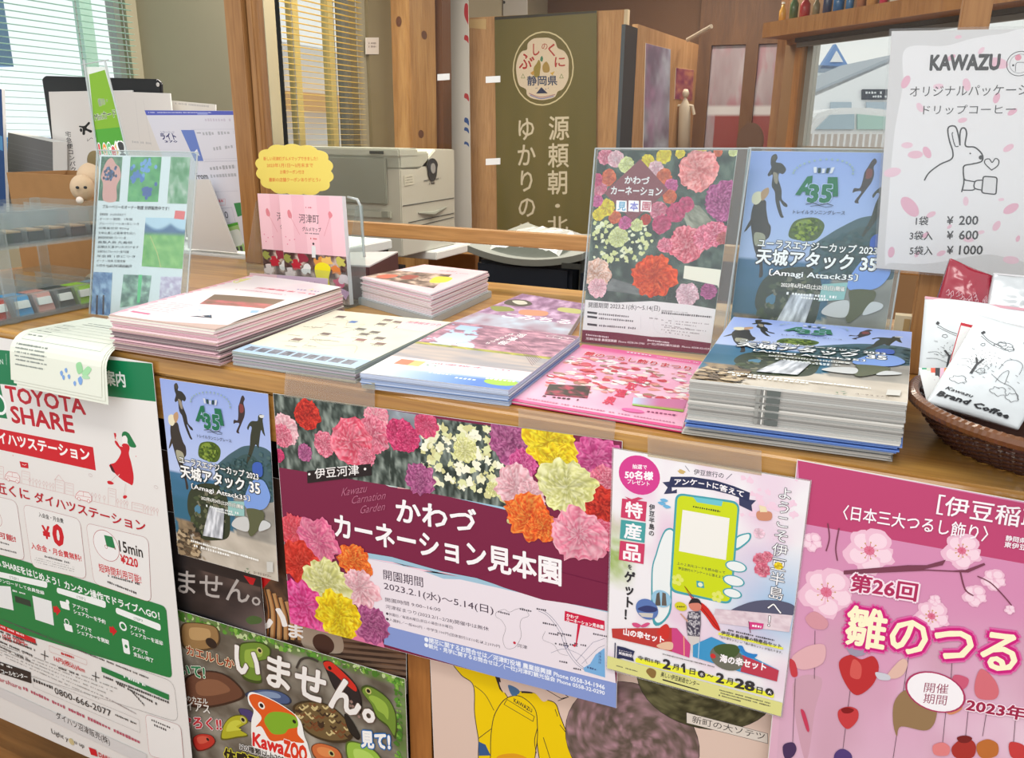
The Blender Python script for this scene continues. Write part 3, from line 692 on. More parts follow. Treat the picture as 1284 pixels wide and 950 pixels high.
# its table
root = empty('table', (xp-.3, yp+.3, 0), 'long white table under the grey printer', 'table')
G().box(XL2+.02, xp+.05, max(yp-.28, YJ+.12), y_b+.4, zt_-.035, zt_).build('tabletop', WHITE, root, bevel=.004)
for (a, b) in ((xp-.02, yp-.24), (xp-.02, y_b+.34), (XL2+.08, YJ+.2)): G().box(a-.02, a+.02, b-.02, b+.02, 0, zt_-.035).build('leg', BLACK, root)
G().box(XL2+.1, xp, yp-.0, yp+.02, .3, zt_-.035).build('modesty_panel', BLACK, root)
# box under/behind the table
q = WD(570, 318, 4.2); tag(G().box(q[0]-.16, q[0]+.12, q[1], q[1]+.3, 0.0, q[2]).build('cardboard_box', CARD, bevel=.003), 'brown cardboard box on the floor by the plywood panel', 'box')
# black device with grey lid beyond the counter edge
root0 = WD(660, 365, 2.5); yd = root0[1]
def dv(px, py): return WY(px, py, yd)
xa, xb = dv(597, 345)[0], dv(737, 345)[0]; zlo, zhi = dv(660, 372)[2], dv(660, 330)[2]
root = empty('copier', ((xa+xb)/2, yd+.2, 0), 'dark blue-black copier with grey lid just beyond the counter', 'copier')
NV = mat('navy_black', (30, 38, 50), .45); LG = mat('lid_grey', (132, 134, 126), .5)
x2 = dv(716, 345)[0]
G().box(xa, x2, yd, yd+.5, .0, zhi).build('body', NV, root, bevel=.012)
G().box(x2+.004, xb+.1, yd+.05, yd+.5, .35, dv(730, 320)[2]).build('side_unit', LG, root, bevel=.01)
G().box(xb-.02, xb+.12, yd-.02, yd+.04, .35, dv(730, 338)[2]).build('side_cover', NV, root, bevel=.01)
n_ = 12; V = []; F = []
for i in range(n_+1):
    x = xa-.02+(x2+.06-xa)*i/n_; sag = .03*(1-((i/n_-.5)*2)**2); zz = dv(660, 326)[2]+.035-sag
    V += [(x, yd-.02, zz-.02), (x, yd-.02, zz), (x, yd+.45, zz+.03), (x, yd+.45, zz+.01)]
for i in range(n_): F += [(i*4+a, i*4+(a+1) % 4, (i+1)*4+(a+1) % 4, (i+1)*4+a) for a in range(4)]
F += [(3, 2, 1, 0), (n_*4, n_*4+1, n_*4+2, n_*4+3)]
mesh('lid', V, F, LG, root)
G().box(xa+.3, xa+.36, yd-.024, yd-.018, dv(660, 326)[2]-.012, dv(660, 326)[2]+.004).build('latch', DK, root)
# crumpled clear bag on it
V = []; F = []; n1, n2 = 22, 8; zb_ = dv(660, 322)[2]+.025
for j in range(n2+1):
    for i in range(n1+1):
        u, v = i/n1, j/n2; x = dv(608, 320)[0]+u*(dv(698, 320)[0]-dv(608, 320)[0]); y = yd+.02+v*.3
        hgt = .045*math.sin(math.pi*u)**.5*(.5+.5*math.sin(math.pi*v))*(.5+float(vn(np.array(u*9.), np.array(v*5.), 4, 2)))
        V.append((x, y, zb_+hgt-.02*(v < .05)))
for j in range(n2):
    for i in range(n1): a = j*(n1+1)+i; F.append((a, a+1, a+n1+2, a+n1+1))
tag(mesh('plastic_bag', V, F, mat('bag_clear', (206, 212, 210), .2, alpha=.6), smooth=False), 'crumpled clear plastic bag lying on the dark copier', 'bag')

# ================================================================== COUNTER
CT = 1.03; YE = .80
root = empty('reception_counter', (.1, .4, 0), 'long golden oak reception counter with thick front edge', 'counter')
o = G().box(-1.15, 1.6, 0, YE, CT-.035, CT).build('countertop', OAK, root, bevel=.006, seg=3)
G().box(-1.15, 1.6, .004, .03, .925, CT-.036).build('apron', OAK, root)
G().box(-1.15, 1.6, .034, .05, .34, .924).build('front_panel', DARKW, root)
for (a, b) in ((WY(513, 880, .012)[0], WY(540, 880, .012)[0]), (-1.1, -1.05), (1.45, 1.5)):
    G().box(a, b, .012, .033, 0, .924).build('upright', mat('stud_wood', (182, 122, 60), .45, wood=((20, 20, 1.5), (150, 92, 40))), root)
G().box(-1.15, 1.6, YE-.1, YE-.06, 0, CT-.036).build('back_panel', DARKW, root)

# acrylic partition: post, rail, sheet
root = empty('acrylic_partition', (-.2, .77, CT), 'clear acrylic screen in a wooden frame along the back of the counter', 'partition')
yp0 = .755
xa, xb = WY(278, 0, yp0)[0], WY(306, 100, yp0)[0]-.004
G().box(xa+.004, xa+.058, yp0, yp0+.05, CT, 2.1).build('post', OAKV, root, bevel=.002)
G().box(xa+.062, xa+.08, yp0+.01, yp0+.05, CT, 2.1).build('post_strip', OAKV, root, bevel=.002)
rz1, rz0 = WY(600, 289, yp0)[2], WY(600, 302, yp0)[2]-.008
G().box(xa+.08, 1.55, yp0+.008, yp0+.04, rz0, rz1).build('rail', OAKH, root, bevel=.002)
G().box(xa+.08, 1.55, yp0+.02, yp0+.024, rz1, 2.1).build('acrylic_sheet', GLASS, root)
tag(G().box(1.5, 1.55, yp0+.05, yp0+.09, CT-.03, 2.1).build('wooden_post', OAKV), 'far right wooden end post of the acrylic screen', 'post')
for k, (px, py, w_) in enumerate(((556, 97, 15), (618, 100, 18), (618, 203, 18))):
    q = [WY(px-w_/2, py-4, yp0+.015), WY(px+w_/2, py-5, yp0+.015), WY(px+w_/2, py+3, yp0+.015), WY(px-w_/2, py+4, yp0+.015)]
    tag(slab(q, .002).build('tape_piece', mat('tape_white', (226, 224, 218), .5)), ['small white tape piece on the acrylic before the pine column', 'upper small white tape piece at the edge of the plywood panel', 'lower small white tape piece at the edge of the plywood panel'][k], 'tape')
# right post standing on the counter; it carries the coffee notice
a, b = WY(1200, 10, .40), WY(1240, 10, .40)
tag(G().box(a[0]+.006, b[0]+.004, .40, .44, CT, 2.1).build('wooden_post', OAKV, bevel=.002), 'square wooden post behind the coffee price notice', 'post')

# ================================================================== SHARED DESIGNS
def leafy(c, quad, dark, light, sc=9, seed=1, nx=70, ny=40):
    c.photo(quad, nx, ny, lambda u, v: mixc(dark, light, (vn(u*sc*2, v*sc*1.3, seed, 3)-.35)*2.4))
# palettes: shade, body, petal edge
PK = ((196, 70, 100), (238, 140, 160), (255, 214, 220)); HP = ((170, 24, 80), (222, 70, 120), (250, 150, 180)); RD = ((150, 22, 20), (222, 50, 36), (248, 120, 90))
OR = ((190, 60, 20), (236, 110, 60), (255, 180, 130)); YL = ((210, 160, 10), (250, 226, 30), (255, 244, 120)); CR_ = ((196, 196, 110), (240, 238, 170), (254, 252, 222))
MG = ((176, 40, 110), (226, 100, 160), (246, 172, 206)); PU = ((130, 50, 100), (190, 100, 150), (230, 170, 200)); PP = ((220, 150, 160), (246, 200, 206), (255, 236, 236)); SP = ((220, 60, 20), (250, 130, 50), (255, 226, 120))
def race(c, hint=1.0):
    """trail-race design, in the coordinates of an enlarged detail of the hanging copy"""
    c.ref([(40, 50), (545, 125), (580, 950), (127, 860)])
    full = [(40, 50), (545, 125), (580, 950), (127, 860)]
    def bg(u, v):
        sky = mixc((150, 170, 226), (192, 206, 238), v*1.8)
        sea = mixc((70, 120, 160), (46, 104, 130), (v-.5)*4+vn(u*6, v*30, 2)*.4)
        sand = mixc((176, 166, 150), (214, 204, 188), vn(u*9, v*16, 4, 3))
        c_ = np.where((v > .5)[:, None], sea, sky)
        c_ = np.where((v > .70+.16*(1-u)+.03*vn(u*8, v*2, 6))[:, None], sand, c_)
        rock = (v > .78) & (u < .36) & (vn(u*12, v*22, 7, 2) > .45)
        c_ = np.where(rock[:, None], mixc((92, 78, 60), (170, 146, 112), vn(u*30, v*40, 9, 2)), c_)
        c_ = np.where(((u > .62) & (v > .56) & (v < .80))[:, None], mixc((120, 116, 108), (186, 180, 168), vn(u*8, v*26, 11, 3)), c_); return c_
    c.photo(full, 44, 66, bg)
    c.blob([(300, 475), (345, 420), (400, 380), (440, 362), (500, 362), (545, 380), (566, 420), (572, 560), (560, 610), (430, 600), (340, 560)], (66, 96, 104))
    c.blob([(350, 470), (400, 420), (440, 400), (480, 410), (520, 470), (500, 520), (400, 520)], (56, 84, 84))
    c.blob([(230, 360), (262, 346), (300, 352), (326, 380), (322, 420), (300, 440), (250, 430), (224, 410)], (76, 98, 30)); c.blob([(238, 366), (262, 352), (290, 362), (292, 385), (255, 392)], (130, 150, 50))
    K = (42, 40, 34); K2 = (74, 66, 48)
    # runner top left
    c.blob([(110, 82), (122, 74), (130, 92), (128, 108), (148, 116), (166, 142), (160, 160), (148, 156), (150, 180), (168, 225), (176, 262), (196, 285), (198, 296), (186, 290), (170, 268), (188, 320), (196, 336), (184, 332), (160, 275), (148, 230), (134, 205), (128, 160), (118, 164), (112, 156), (118, 130), (112, 110)], K)
    c.blob([(128, 150), (140, 190), (150, 196), (144, 160)], (150, 138, 118)); c.blob([(112, 84), (120, 78), (126, 92), (120, 102)], K2)
    # blond figure left
    c.blob([(92, 275), (104, 262), (126, 262), (136, 300), (152, 350), (164, 372), (166, 410), (150, 440), (168, 520), (176, 560), (166, 566), (158, 520), (128, 450), (112, 400), (94, 330)], (52, 46, 40)); c.blob([(96, 330), (84, 380), (92, 374), (104, 345)], (60, 50, 40))
    c.blob([(82, 232), (98, 222), (112, 236), (112, 262), (100, 276), (84, 262)], (232, 222, 190)); c.blob([(106, 226), (124, 210), (130, 236), (116, 262)], (190, 150, 110)); c.blob([(118, 390), (150, 400), (156, 440), (130, 440)], (170, 166, 140))
    # two on the right
    c.blob([(424, 140), (432, 132), (440, 148), (434, 166), (440, 196), (438, 226), (428, 252), (412, 292), (414, 306), (400, 298), (414, 262), (398, 258), (388, 262), (390, 244), (406, 246), (410, 220), (410, 186), (416, 166)], (56, 44, 44)); c.blob([(416, 172), (432, 178), (434, 206), (418, 210)], (130, 60, 56))
    c.blob([(500, 226), (512, 218), (526, 226), (520, 244), (526, 290), (530, 316), (520, 304), (512, 290), (504, 340), (500, 370), (486, 356), (470, 400), (444, 448), (450, 410), (460, 366), (464, 316), (470, 280), (462, 272), (454, 290), (450, 276), (468, 250), (496, 248)], (52, 56, 40)); c.blob([(506, 222), (526, 222), (522, 234), (508, 232)], (220, 218, 210))
    # arch figure with waterfall
    c.blob([(180, 580), (230, 540), (320, 545), (356, 600), (368, 680), (360, 770), (300, 790), (236, 784), (200, 720), (172, 660)], (50, 60, 40)); c.blob([(204, 650), (226, 634), (232, 668), (214, 680)], (80, 130, 156))
    rnd = random.Random(17)
    for k in range(150):
        a = rnd.uniform(0, 6.28); r_ = rnd.random()**.5; x = 272+84*r_*math.cos(a); y = 672+105*r_*math.sin(a)
        if (x-216)**2+(y-656)**2 < 500: continue
        c.ell((x, y), rnd.uniform(4, 12), [(70, 84, 52), (40, 46, 36), (98, 104, 74), (56, 70, 40), (120, 118, 96)][k % 5], wob=.6, seed=k, n=8)
    for k in range(90):
        a = rnd.uniform(0, 6.28); r_ = rnd.random()**.5; c.ell((274+44*r_*math.cos(a), 392+38*r_*math.sin(a)), rnd.uniform(3, 8), [(96, 122, 40), (60, 84, 26), (136, 158, 60)][k % 3], wob=.6, seed=k, n=7)
    for k in range(110):
        x = rnd.uniform(330, 566); y = rnd.uniform(400, 590)
        if y > 365+abs(x-480)*.55: c.ell((x, y), rnd.uniform(4, 10), [(56, 88, 92), (74, 104, 104), (48, 78, 76)][k % 3], sq=1.6, wob=.5, seed=k, n=7)
    for k in range(70):
        x = rnd.uniform(130, 230); y = rnd.uniform(745, 850)+(x-130)*.1; c.ell((x, y), rnd.uniform(4, 11), [(96, 78, 58), (150, 128, 98), (70, 58, 44), (186, 164, 130)][k % 4], sq=1.5, wob=.5, seed=k, n=7)
    c.photo([(276, 640), (346, 646), (336, 780), (244, 770)], 14, 14, lambda u, v: mixc((120, 124, 130), (246, 248, 252), vn(u*9, v*3, 5, 2)*1.6-.2))
    # blue shirt figure
    c.blob([(474, 450), (490, 432), (516, 440), (520, 486), (506, 498), (480, 490)], (60, 96, 180)); c.blob([(470, 520), (520, 512), (548, 560), (550, 600), (520, 640), (450, 640), (436, 600)], (126, 160, 222))
    c.blob([(448, 640), (520, 650), (516, 700), (470, 760), (452, 740), (456, 690)], (92, 96, 66)); c.blob([(516, 690), (550, 700), (546, 720), (500, 736)], (206, 208, 206)); c.blob([(400, 684), (450, 680), (450, 740), (380, 720)], (206, 206, 202))
    if hint > .5: c.rect(362, 610, 436, 674, (150, 196, 190))
    # logo
    GR = (24, 110, 74)
    c.poly([(214, 250), (238, 180), (254, 178), (262, 256), (246, 254), (244, 240), (234, 240), (230, 254)], GR); c.poly([(302, 190), (332, 194), (347, 272), (330, 270), (328, 250), (310, 262)], GR); c.poly([(238, 222), (246, 222), (244, 206)], (176, 192, 232)); c.poly([(318, 238), (326, 240), (322, 218)], (176, 192, 232))
    c.tx('35', (258, 282), (326, 292), 66, GR, bold=.05, out=((186, 200, 236), .075))
    c.line([(254, 292), (276, 288), (296, 300), (318, 296), (338, 306)], .9, (40, 60, 70)); c.line([(270, 302), (292, 300), (316, 310), (336, 310)], .7, (40, 60, 70))
    for k, cc in enumerate(((210, 214, 220), (30, 66, 60), (210, 214, 220), (30, 66, 60), (210, 214, 220))): c.poly([(250+k*14, 150-abs(k-2)*3+k*2), (260+k*14, 150-abs(k-2)*3+k*2), (264+k*12, 168+k*2), (256+k*12, 168+k*2)], cc)
    for k in range(17):
        a = math.pi*(1.02-.062*k*.97); c.ell((284+92*math.cos(math.pi*(1-k/16)), 192-88*math.sin(math.pi*(.12+.76*k/16))+k*1.6), 4.5, (150, 176, 170), n=6)
    c.tx('トレイルランニングレース', (222, 326), (380, 348), 16, (40, 46, 60), bold=.01)
    D = (38, 46, 44); Wt = (248, 248, 244)
    c.tx('ユーラスエナジーカップ 2023', (138, 446), (502, 514), 32, Wt, bold=.02, out=(D, .085))
    c.tx('天城アタック 35', (146, 512), (508, 578), 58, Wt, bold=.03, out=(D, .09))
    c.tx('〔Amagi Attack35〕', (196, 566), (462, 612), 30, Wt, bold=.02, out=(D, .07))
    c.tx('2023年6月24日(土)25日(日)開催', (240, 612), (432, 646), 20, (236, 236, 226), bold=.03, out=(D, .07))
    c.micro((262, 640), (412, 668), 10, (236, 240, 236), seed=5); c.micro((300, 658), (392, 676), 9, (236, 240, 236), seed=6)
    c.micro((190, 800), (500, 868), 10, (250, 250, 244), seed=7); c.micro((204, 822), (370, 856), 12, (250, 250, 244), seed=8)
    c.tx('www.amagiattack35.com', (300, 824), (486, 866), 12, (250, 250, 244), bold=.03)
    c.rect(534, 866, 562, 910, (206, 204, 196))
    for a in (0, 2.1, 4.2): c.poly([(446+13*math.cos(a), 912+13*math.sin(a)), (446+13*math.cos(a+1.2), 912+13*math.sin(a+1.2)), (446+7*math.cos(a+1), 912+7*math.sin(a+1))], (30, 110, 70))
    c.tx('ユーラス エナジー', (474, 920), (552, 934), 10, (90, 70, 60), bold=.02)
def carn_A4(c):
    c.crop(700, 170, 3.393); Q = [(168, 60), (762, 60), (645, 930), (98, 880)]
    c.photo(Q, 60, 80, lambda u, v: mixc((36, 52, 44), (104, 120, 104), (vn(u*20, v*24, 3, 3)-.35)*2.4))
    c.photo([(512, 290), (600, 300), (700, 420), (560, 420)], 14, 12, lambda u, v: mixc((90, 90, 70), (206, 200, 180), vn(u*9, v*6, 8, 2)))
    c.photo([(230, 610), (330, 640), (420, 690), (190, 660)], 14, 12, lambda u, v: mixc((90, 92, 90), (150, 150, 146), vn(u*9, v*6, 8, 2)))
    rnd = random.Random(4)
    for k in range(90):
        x, y = rnd.uniform(150, 400), rnd.uniform(370, 540)
        if x < 400-(y-370)*.2 or rnd.random() < .3: c.ell((x, y), rnd.uniform(6, 11), [(236, 232, 170), (222, 222, 150), (246, 242, 206)][k % 3], wob=.5, seed=k, n=10)
    c.flower((255, 435), 42, CR_, 3, rings=3)
    for (x, y, r, p, sd) in ((200, 90, 34, PK, 1), (245, 100, 36, PP, 2), (290, 125, 34, CR_, 3), (380, 110, 30, YL, 4), (450, 85, 34, YL, 5), (520, 75, 22, YL, 6), (610, 65, 22, YL, 7), (680, 70, 20, OR, 8), (415, 140, 32, PP, 9), (450, 175, 34, OR, 10), (480, 215, 30, MG, 11), (475, 262, 30, OR, 12), (425, 320, 38, PK, 13), (500, 330, 42, HP, 14), (545, 295, 34, HP, 15), (440, 380, 40, HP, 16), (372, 360, 24, RD, 17), (335, 385, 28, CR_, 18), (285, 375, 28, MG, 19), (240, 350, 28, OR, 20), (205, 310, 36, YL, 21), (170, 340, 26, YL, 22), (165, 280, 26, MG, 23), (175, 225, 34, PK, 24), (215, 180, 34, OR, 25), (165, 190, 26, HP, 26), (745, 70, 20, CR_, 27)): c.flower((x, y), r, p, sd, rings=3, nr=8, nt=30)
    c.poly([(350, 100), (470, 232), (318, 368), (195, 245)], (140, 68, 76))
    Wt = (246, 240, 238)
    c.tx('かわづ', (283, 205), (386, 210), 32, Wt, bold=.03); c.tx('カーネーション', (224, 252), (440, 258), 34, Wt, bold=.03)
    for k, (ch, cc) in enumerate((('見', (110, 170, 200)), ('本', (130, 130, 200)), ('園', (196, 120, 130)))):
        x = 248+k*52; c.poly([(x, 278), (x+44, 280), (x+44, 328), (x-2, 325)], Wt); c.tx(ch, (x+5, 320), (x+38, 322), 36, cc, bold=.03)
    for (x, y, r, p, sd, rg) in ((598, 150, 84, ((214, 110, 110), (240, 160, 156), (255, 214, 206)), 31, 3.4), (705, 280, 82, PU, 32, 6), (545, 465, 74, ((200, 70, 90), (238, 140, 150), (255, 206, 206)), 33, 3.2), (625, 435, 50, PK, 34, 3), (455, 470, 32, PK, 35, 3), (668, 420, 52, PK, 36, 3), (700, 440, 26, ((150, 60, 60), (200, 110, 110), (230, 160, 160)), 41, 2.5), (165, 590, 60, ((206, 150, 120), (240, 206, 190), (250, 236, 226)), 37, 4), (168, 650, 40, PP, 38, 3), (550, 680, 48, ((200, 150, 160), (236, 200, 208), (250, 236, 240)), 39, 3.5), (640, 665, 34, PU, 40, 4)): c.flower((x, y), r, p, sd, rings=rg)
    c.flower((408, 600), 92, ((186, 50, 14), (232, 84, 34), (250, 150, 96)), 44, rings=3.6, ruf=.18)
    c.poly([(116, 700), (250, 712), (400, 706), (560, 722), (690, 742), (655, 940), (95, 885)], (236, 232, 230))
    T_ = (70, 64, 66)
    c.tx('開園期間 2023.2.1(水)～5.14(日)', (128, 736), (432, 752), 26, T_, bold=.01); c.tx('開園時間 9:00～16:00', (440, 752), (550, 760), 9, T_); c.micro((440, 760), (652, 778), 9, T_, seed=2)
    for k in range(3): c.micro((172 if k < 2 else 165, 764+k*18+(12 if k == 2 else 0)), (300+k*20, 776+k*19+(12 if k == 2 else 0)), 9, (110, 104, 106), seed=k); 
    for y in (748, 766, 798): c.poly([(124, y), (166, y+5), (166, y+14), (124, y+9)], (50, 46, 50))
    c.ring((450, 800), 45, .2, (190, 186, 186)); c.line([(352, 770), (352, 822)], .2, (180, 176, 176)); c.micro((388, 780), (425, 784), 6, (130, 120, 120)); 
    for k in range(6): c.micro((440+(k % 2)*12, 788+k*10), (640-(k % 3)*40, 806+k*10), 5, (150, 140, 140), seed=40+k, gap=1.0)
    c.poly([(103, 826), (250, 838), (400, 856), (480, 860), (660, 884), (640, 935), (92, 885)], (120, 32, 58))
    Wt = (240, 220, 224)
    for dx in (0, 262):
        c.micro((118+dx, 850+dx*.09), (214+dx, 862+dx*.09), 8, Wt, seed=dx)
    c.tx('河津町役場 農業振興課  Phone 0558-34-1946', (118, 868), (368, 890), 11, Wt, bold=.03); c.tx('(一社)河津町観光協会  Phone 0558-32-0290', (380, 890), (650, 914), 11, Wt, bold=.03)
    c.poly([(538, 556), (712, 575), (705, 590), (738, 596), (734, 655), (676, 640), (532, 610)], (238, 234, 214))

# ================================================================== POSTERS TAPED TO THE COUNTER FRONT
def fq(pts, y): return [WY(px, py, y) for px, py in pts]
TAPEM = mat('clear_tape', (246, 240, 226), .2, alpha=.12)
def tape(parent, pts, y):
    q = fq(pts, y); return slab(q, .00015).build('tape', TAPEM, parent)

def design_car(c):
    c.clipon = True; c.full((232, 229, 224))
    G1 = (0, 122, 74); RDD = (190, 18, 40); RL = (206, 24, 40)
    c.crop(0, 0, 1)
    c.poly([(-300, 395), (192, 455), (197.5, 504.5), (-300, 430)], G1)
    c.crop(0, 390, 3.067)
    c.tx('STATION', (-60, 205), (14, 206), 20, (220, 235, 225)); c.line([(24, 165), (26, 208)], .5, (220, 235, 225))
    c.tx('案内', (408, 285), (484, 294), 56, (240, 244, 240), bold=.03)
    c.poly([(-40, 270), (0, 276), (24, 395), (30, 418), (-40, 408)], G1); c.ring((-4, 360), 36, 5, (244, 246, 244), n=20)
    c.crop(0, 480, 6.42)
    c.tx('TOYOTA', (62, 150), (692, 262), 118, RDD, bold=.03); c.tx('SHARE', (105, 325), (600, 410), 128, RDD, bold=.03)
    c.poly([(-400, 300), (752, 527), (775, 716), (-400, 460)], RL)
    c.tx('ダイハツステーション', (-82, 478), (728, 642), 92, (250, 246, 242), bold=.035)
    # woman figure
    c.blob([(985, 440), (988, 408), (1010, 398), (1040, 415), (1062, 450), (1090, 500), (1098, 520), (1085, 530), (1050, 522), (1030, 490), (1020, 455)], (18, 120, 66)); c.blob([(990, 440), (1012, 432), (1028, 460), (1024, 492), (996, 494), (986, 470)], (244, 238, 234))
    c.blob([(985, 505), (1000, 496), (1030, 502), (1046, 530), (1040, 580), (1060, 660), (1078, 760), (1070, 830), (1040, 822), (965, 775), (888, 690), (890, 665), (930, 650), (965, 600), (975, 555), (940, 510), (925, 480), (940, 475), (970, 520)], RL)
    c.blob([(888, 664), (905, 680), (930, 735), (900, 715)], (60, 16, 24)); c.poly([(918, 410), (936, 412), (942, 460), (928, 462)], RL); c.blob([(936, 440), (948, 462), (946, 478), (932, 470)], (240, 214, 206)); c.line([(948, 480), (985, 520)], 2, (240, 214, 206))
    c.crop(0, 560, 5.94)
    c.line([(893, 215), (840, 275)], .9, (240, 220, 212)); c.line([(945, 290), (935, 378)], .9, (240, 220, 212))
    c.line([(880, 212), (828, 268)], .3, (150, 120, 120)); c.line([(937, 290), (926, 375)], .3, (150, 120, 120))
    c.blob([(802, 268), (825, 265), (850, 283), (838, 292), (810, 288)], RL); c.blob([(920, 378), (935, 372), (950, 380), (940, 396), (922, 396)], RL)
    for (x, y) in ((100, 75), (1015, 80)): c.ell((x, y), 5, (226, 150, 150), n=8)
    LN = (214, 150, 150)
    def base(x): return 245+(x-0)*.238
    rnd = random.Random(3)
    c.line([(x, base(x)+(6 if x > 550 else 0)) for x in range(-60, 1200, 60)], .5, LN)
    for (x, w, h) in ((-40, 70, 90), (165, 60, 95), (415, 66, 90), (490, 60, 85), (810, 56, 120), (985, 85, 55)):
        y = base(x); c.line([(x, y), (x, y-h), (x+w, y-h+w*.22), (x+w, y+w*.22)], .5, LN)
        for i in range(3): c.line([(x+8, y-h+16+i*22), (x+w-8, y-h+16+i*22+w*.18)], .35, LN)
    c.line([(410, base(410)-85), (440, base(440)-130), (482, base(482)-88)], .5, LN)
    for x in (225, 250, 275, 300, 330, 352, 378, 400, 690, 715, 745, 780, 880, 905, 930, 950, 1085, 1105, 1130, 1150, 1175):
        y = base(x)+2; c.line([(x, y), (x, y-28)], .35, LN); c.line([(x, y-60), (x+9, y-42), (x, y-24), (x-9, y-42)], .35, LN, closed=True)
    c.poly([(150, 118), (212, 130), (216, 172), (160, 162)], RL); c.line([(170, 140), (188, 148), (200, 142)], 1, (245, 230, 228))
    for (x, y, k) in ((40, 195, 1), (565, 340, 1.08)):
        q = [(x, y+50), (x+6*k, y+25), (x+28*k, y), (x+92*k, y+12), (x+112*k, y+40), (x+112*k, y+78), (x+100*k, y+82), (x+10*k, y+58)]
        c.blob(q, (240, 232, 228)); c.line(q, .8, (196, 46, 60), closed=True); c.line([(x+10*k, y+30), (x+104*k, y+50)], .6, (196, 46, 60)); c.line([(x+56*k, y+6), (x+56*k, y+40)], .6, (196, 46, 60))
        for dx in (26, 92): c.ell((x+dx*k, y+52+dx*.26), 12, (244, 238, 234), n=14); c.ring((x+dx*k, y+52+dx*.26), 12, .7, (196, 46, 60))
    for (x, y) in ((678, 222), (1165, 310)): c.ring((x, y), 11, .4, (190, 160, 160), sq=1.6, n=12)
    # pale band
    def band(x): return 305+(x)*.238
    c.poly([(-80, band(-80)-30), (1300, band(1300)-30), (1420, 950), (1320, 950), (-80, 950)], (214, 214, 204)) if False else None
    c.tx('お近くに', (-100, 334), (228, 410), 78, RDD, bold=.02); c.tx('ダイハツステーション', (268, 422), (1090, 648), 76, RDD, bold=.02)
    c.crop(0, 680, 3.52)
    # green block
    c.rrect([(-320, -50), (735, 290), (762, 606), (-320, 270)], .06, (28, 128, 66))
    W_ = (244, 248, 244)
    c.poly([(-300, -40), (0, 45), (0, 48), (-300, -38)], G1)
    for q in ([(-360, -110), (108, 60), (108, 84), (-360, -40)],): pass
    c.crop(0, 560, 5.94)
    for (q) in ([(-360, 300), (128, 415), (190, 862), (-360, 720)], [(176, 437), (600, 550), (650, 999), (245, 905)], [(645, 578), (1108, 690), (1130, 1172), (706, 1030)]): c.rrect(q, .12, (236, 234, 230), (176, 60, 70), .5)
    c.ring((-30, 540), 62, .7, (176, 60, 70)); c.tx('利用可能!', (-120, 655), (125, 724), 44, RDD, bold=.03); c.micro((0, 726), (75, 748), 14, (60, 60, 60)); c.micro((0, 775), (130, 808), 14, (60, 60, 60))
    c.tx('入会金・月会費', (296, 532), (480, 584), 34, (50, 50, 50), bold=.015); c.tx('¥', (330, 690), (382, 700), 84, RL, bold=.04, up=(-12, -92)); c.tx('0', (410, 735), (480, 752), 146, RL, bold=.05, up=(-14, -146))
    c.tx('入会金・月会費無料!', (242, 770), (614, 868), 46, RL, bold=.02); c.micro((340, 835), (526, 885), 15, (60, 60, 60), seed=4)
    for k in range(3): c.micro((264, 838+k*16), (560, 912+k*16), 6, (150, 148, 144), seed=k, gap=1)
    c.ell((796, 748), 108, (240, 238, 236), sq=1.05); c.ring((796, 748), 108, .9, (176, 60, 70), sq=1.05, n=36); c.poly([(780, 668), (842, 682), (866, 772), (800, 752)], (26, 126, 74)); c.ring((796, 756), 12, .8, (176, 60, 70)); c.ring((862, 770), 6, .8, (176, 60, 70))
    c.tx('15min', (898, 790), (1070, 838), 78, (40, 40, 40), bold=.02); c.tx('¥220', (908, 876), (1034, 912), 62, RL, bold=.03)
    c.crop(0, 680, 3.52)
    c.tx('短時間利用可能!', (442, 135), (628, 190), 36, RL, bold=.01); c.micro((480, 158), (620, 196), 10, (60, 60, 60)); c.micro((478, 185), (606, 236), 10, (60, 60, 60), seed=7)
    c.tx('TOYOTA SHAREをはじめよう！カンタン操作でドライブへGO！', (-95, 78), (708, 350), 32, W_, bold=.03)
    for (q, t) in (([(-80, 118), (212, 180), (212, 208), (-80, 140)], 'STEP1'), ([(254, 204), (470, 266), (470, 297), (254, 228)], 'STEP2'), ([(514, 292), (712, 368), (712, 398), (514, 318)], 'STEP3')):
        c.rrect(q, .45, W_); mx = (q[0][0]+q[1][0])/2; my = (q[0][1]+q[2][1])/2; c.tx(t, (mx-20, my+1), (mx+20, my+12), 11, (60, 110, 80))
    c.tx('アプリをダウンロードして会員登録', (-90, 152), (200, 238), 15, W_, bold=.02)
    c.poly([(-20, 195), (50, 200), (64, 305), (-20, 285)], (236, 238, 236)); c.poly([(146, 240), (230, 265), (242, 372), (160, 345)], (236, 238, 236)); c.poly([(68, 240), (136, 262), (142, 290), (72, 268)], (40, 60, 50)); c.micro((60, 222), (118, 238), 9, W_)
    for (x, y) in ((238, 282), (486, 372)): c.poly([(x, y+4), (x+14, y+8), (x+12, y), (x+34, y+26), (x+16, y+46), (x+14, y+34), (x+2, y+30)], (206, 30, 40))
    c.rrect([(266, 262), (306, 272), (312, 306), (274, 294)], .2, W_); c.ell((302, 268), 9, W_, n=12)
    c.rrect([(284, 362), (320, 372), (326, 402), (292, 392)], .15, W_); c.ring((298, 356), 11, 2, W_)
    c.ring((546, 376), 15, 3.4, W_); c.rrect([(540, 428), (570, 438), (578, 500), (550, 492)], .2, W_); c.ell((560, 464), 8, (28, 128, 66), n=8)
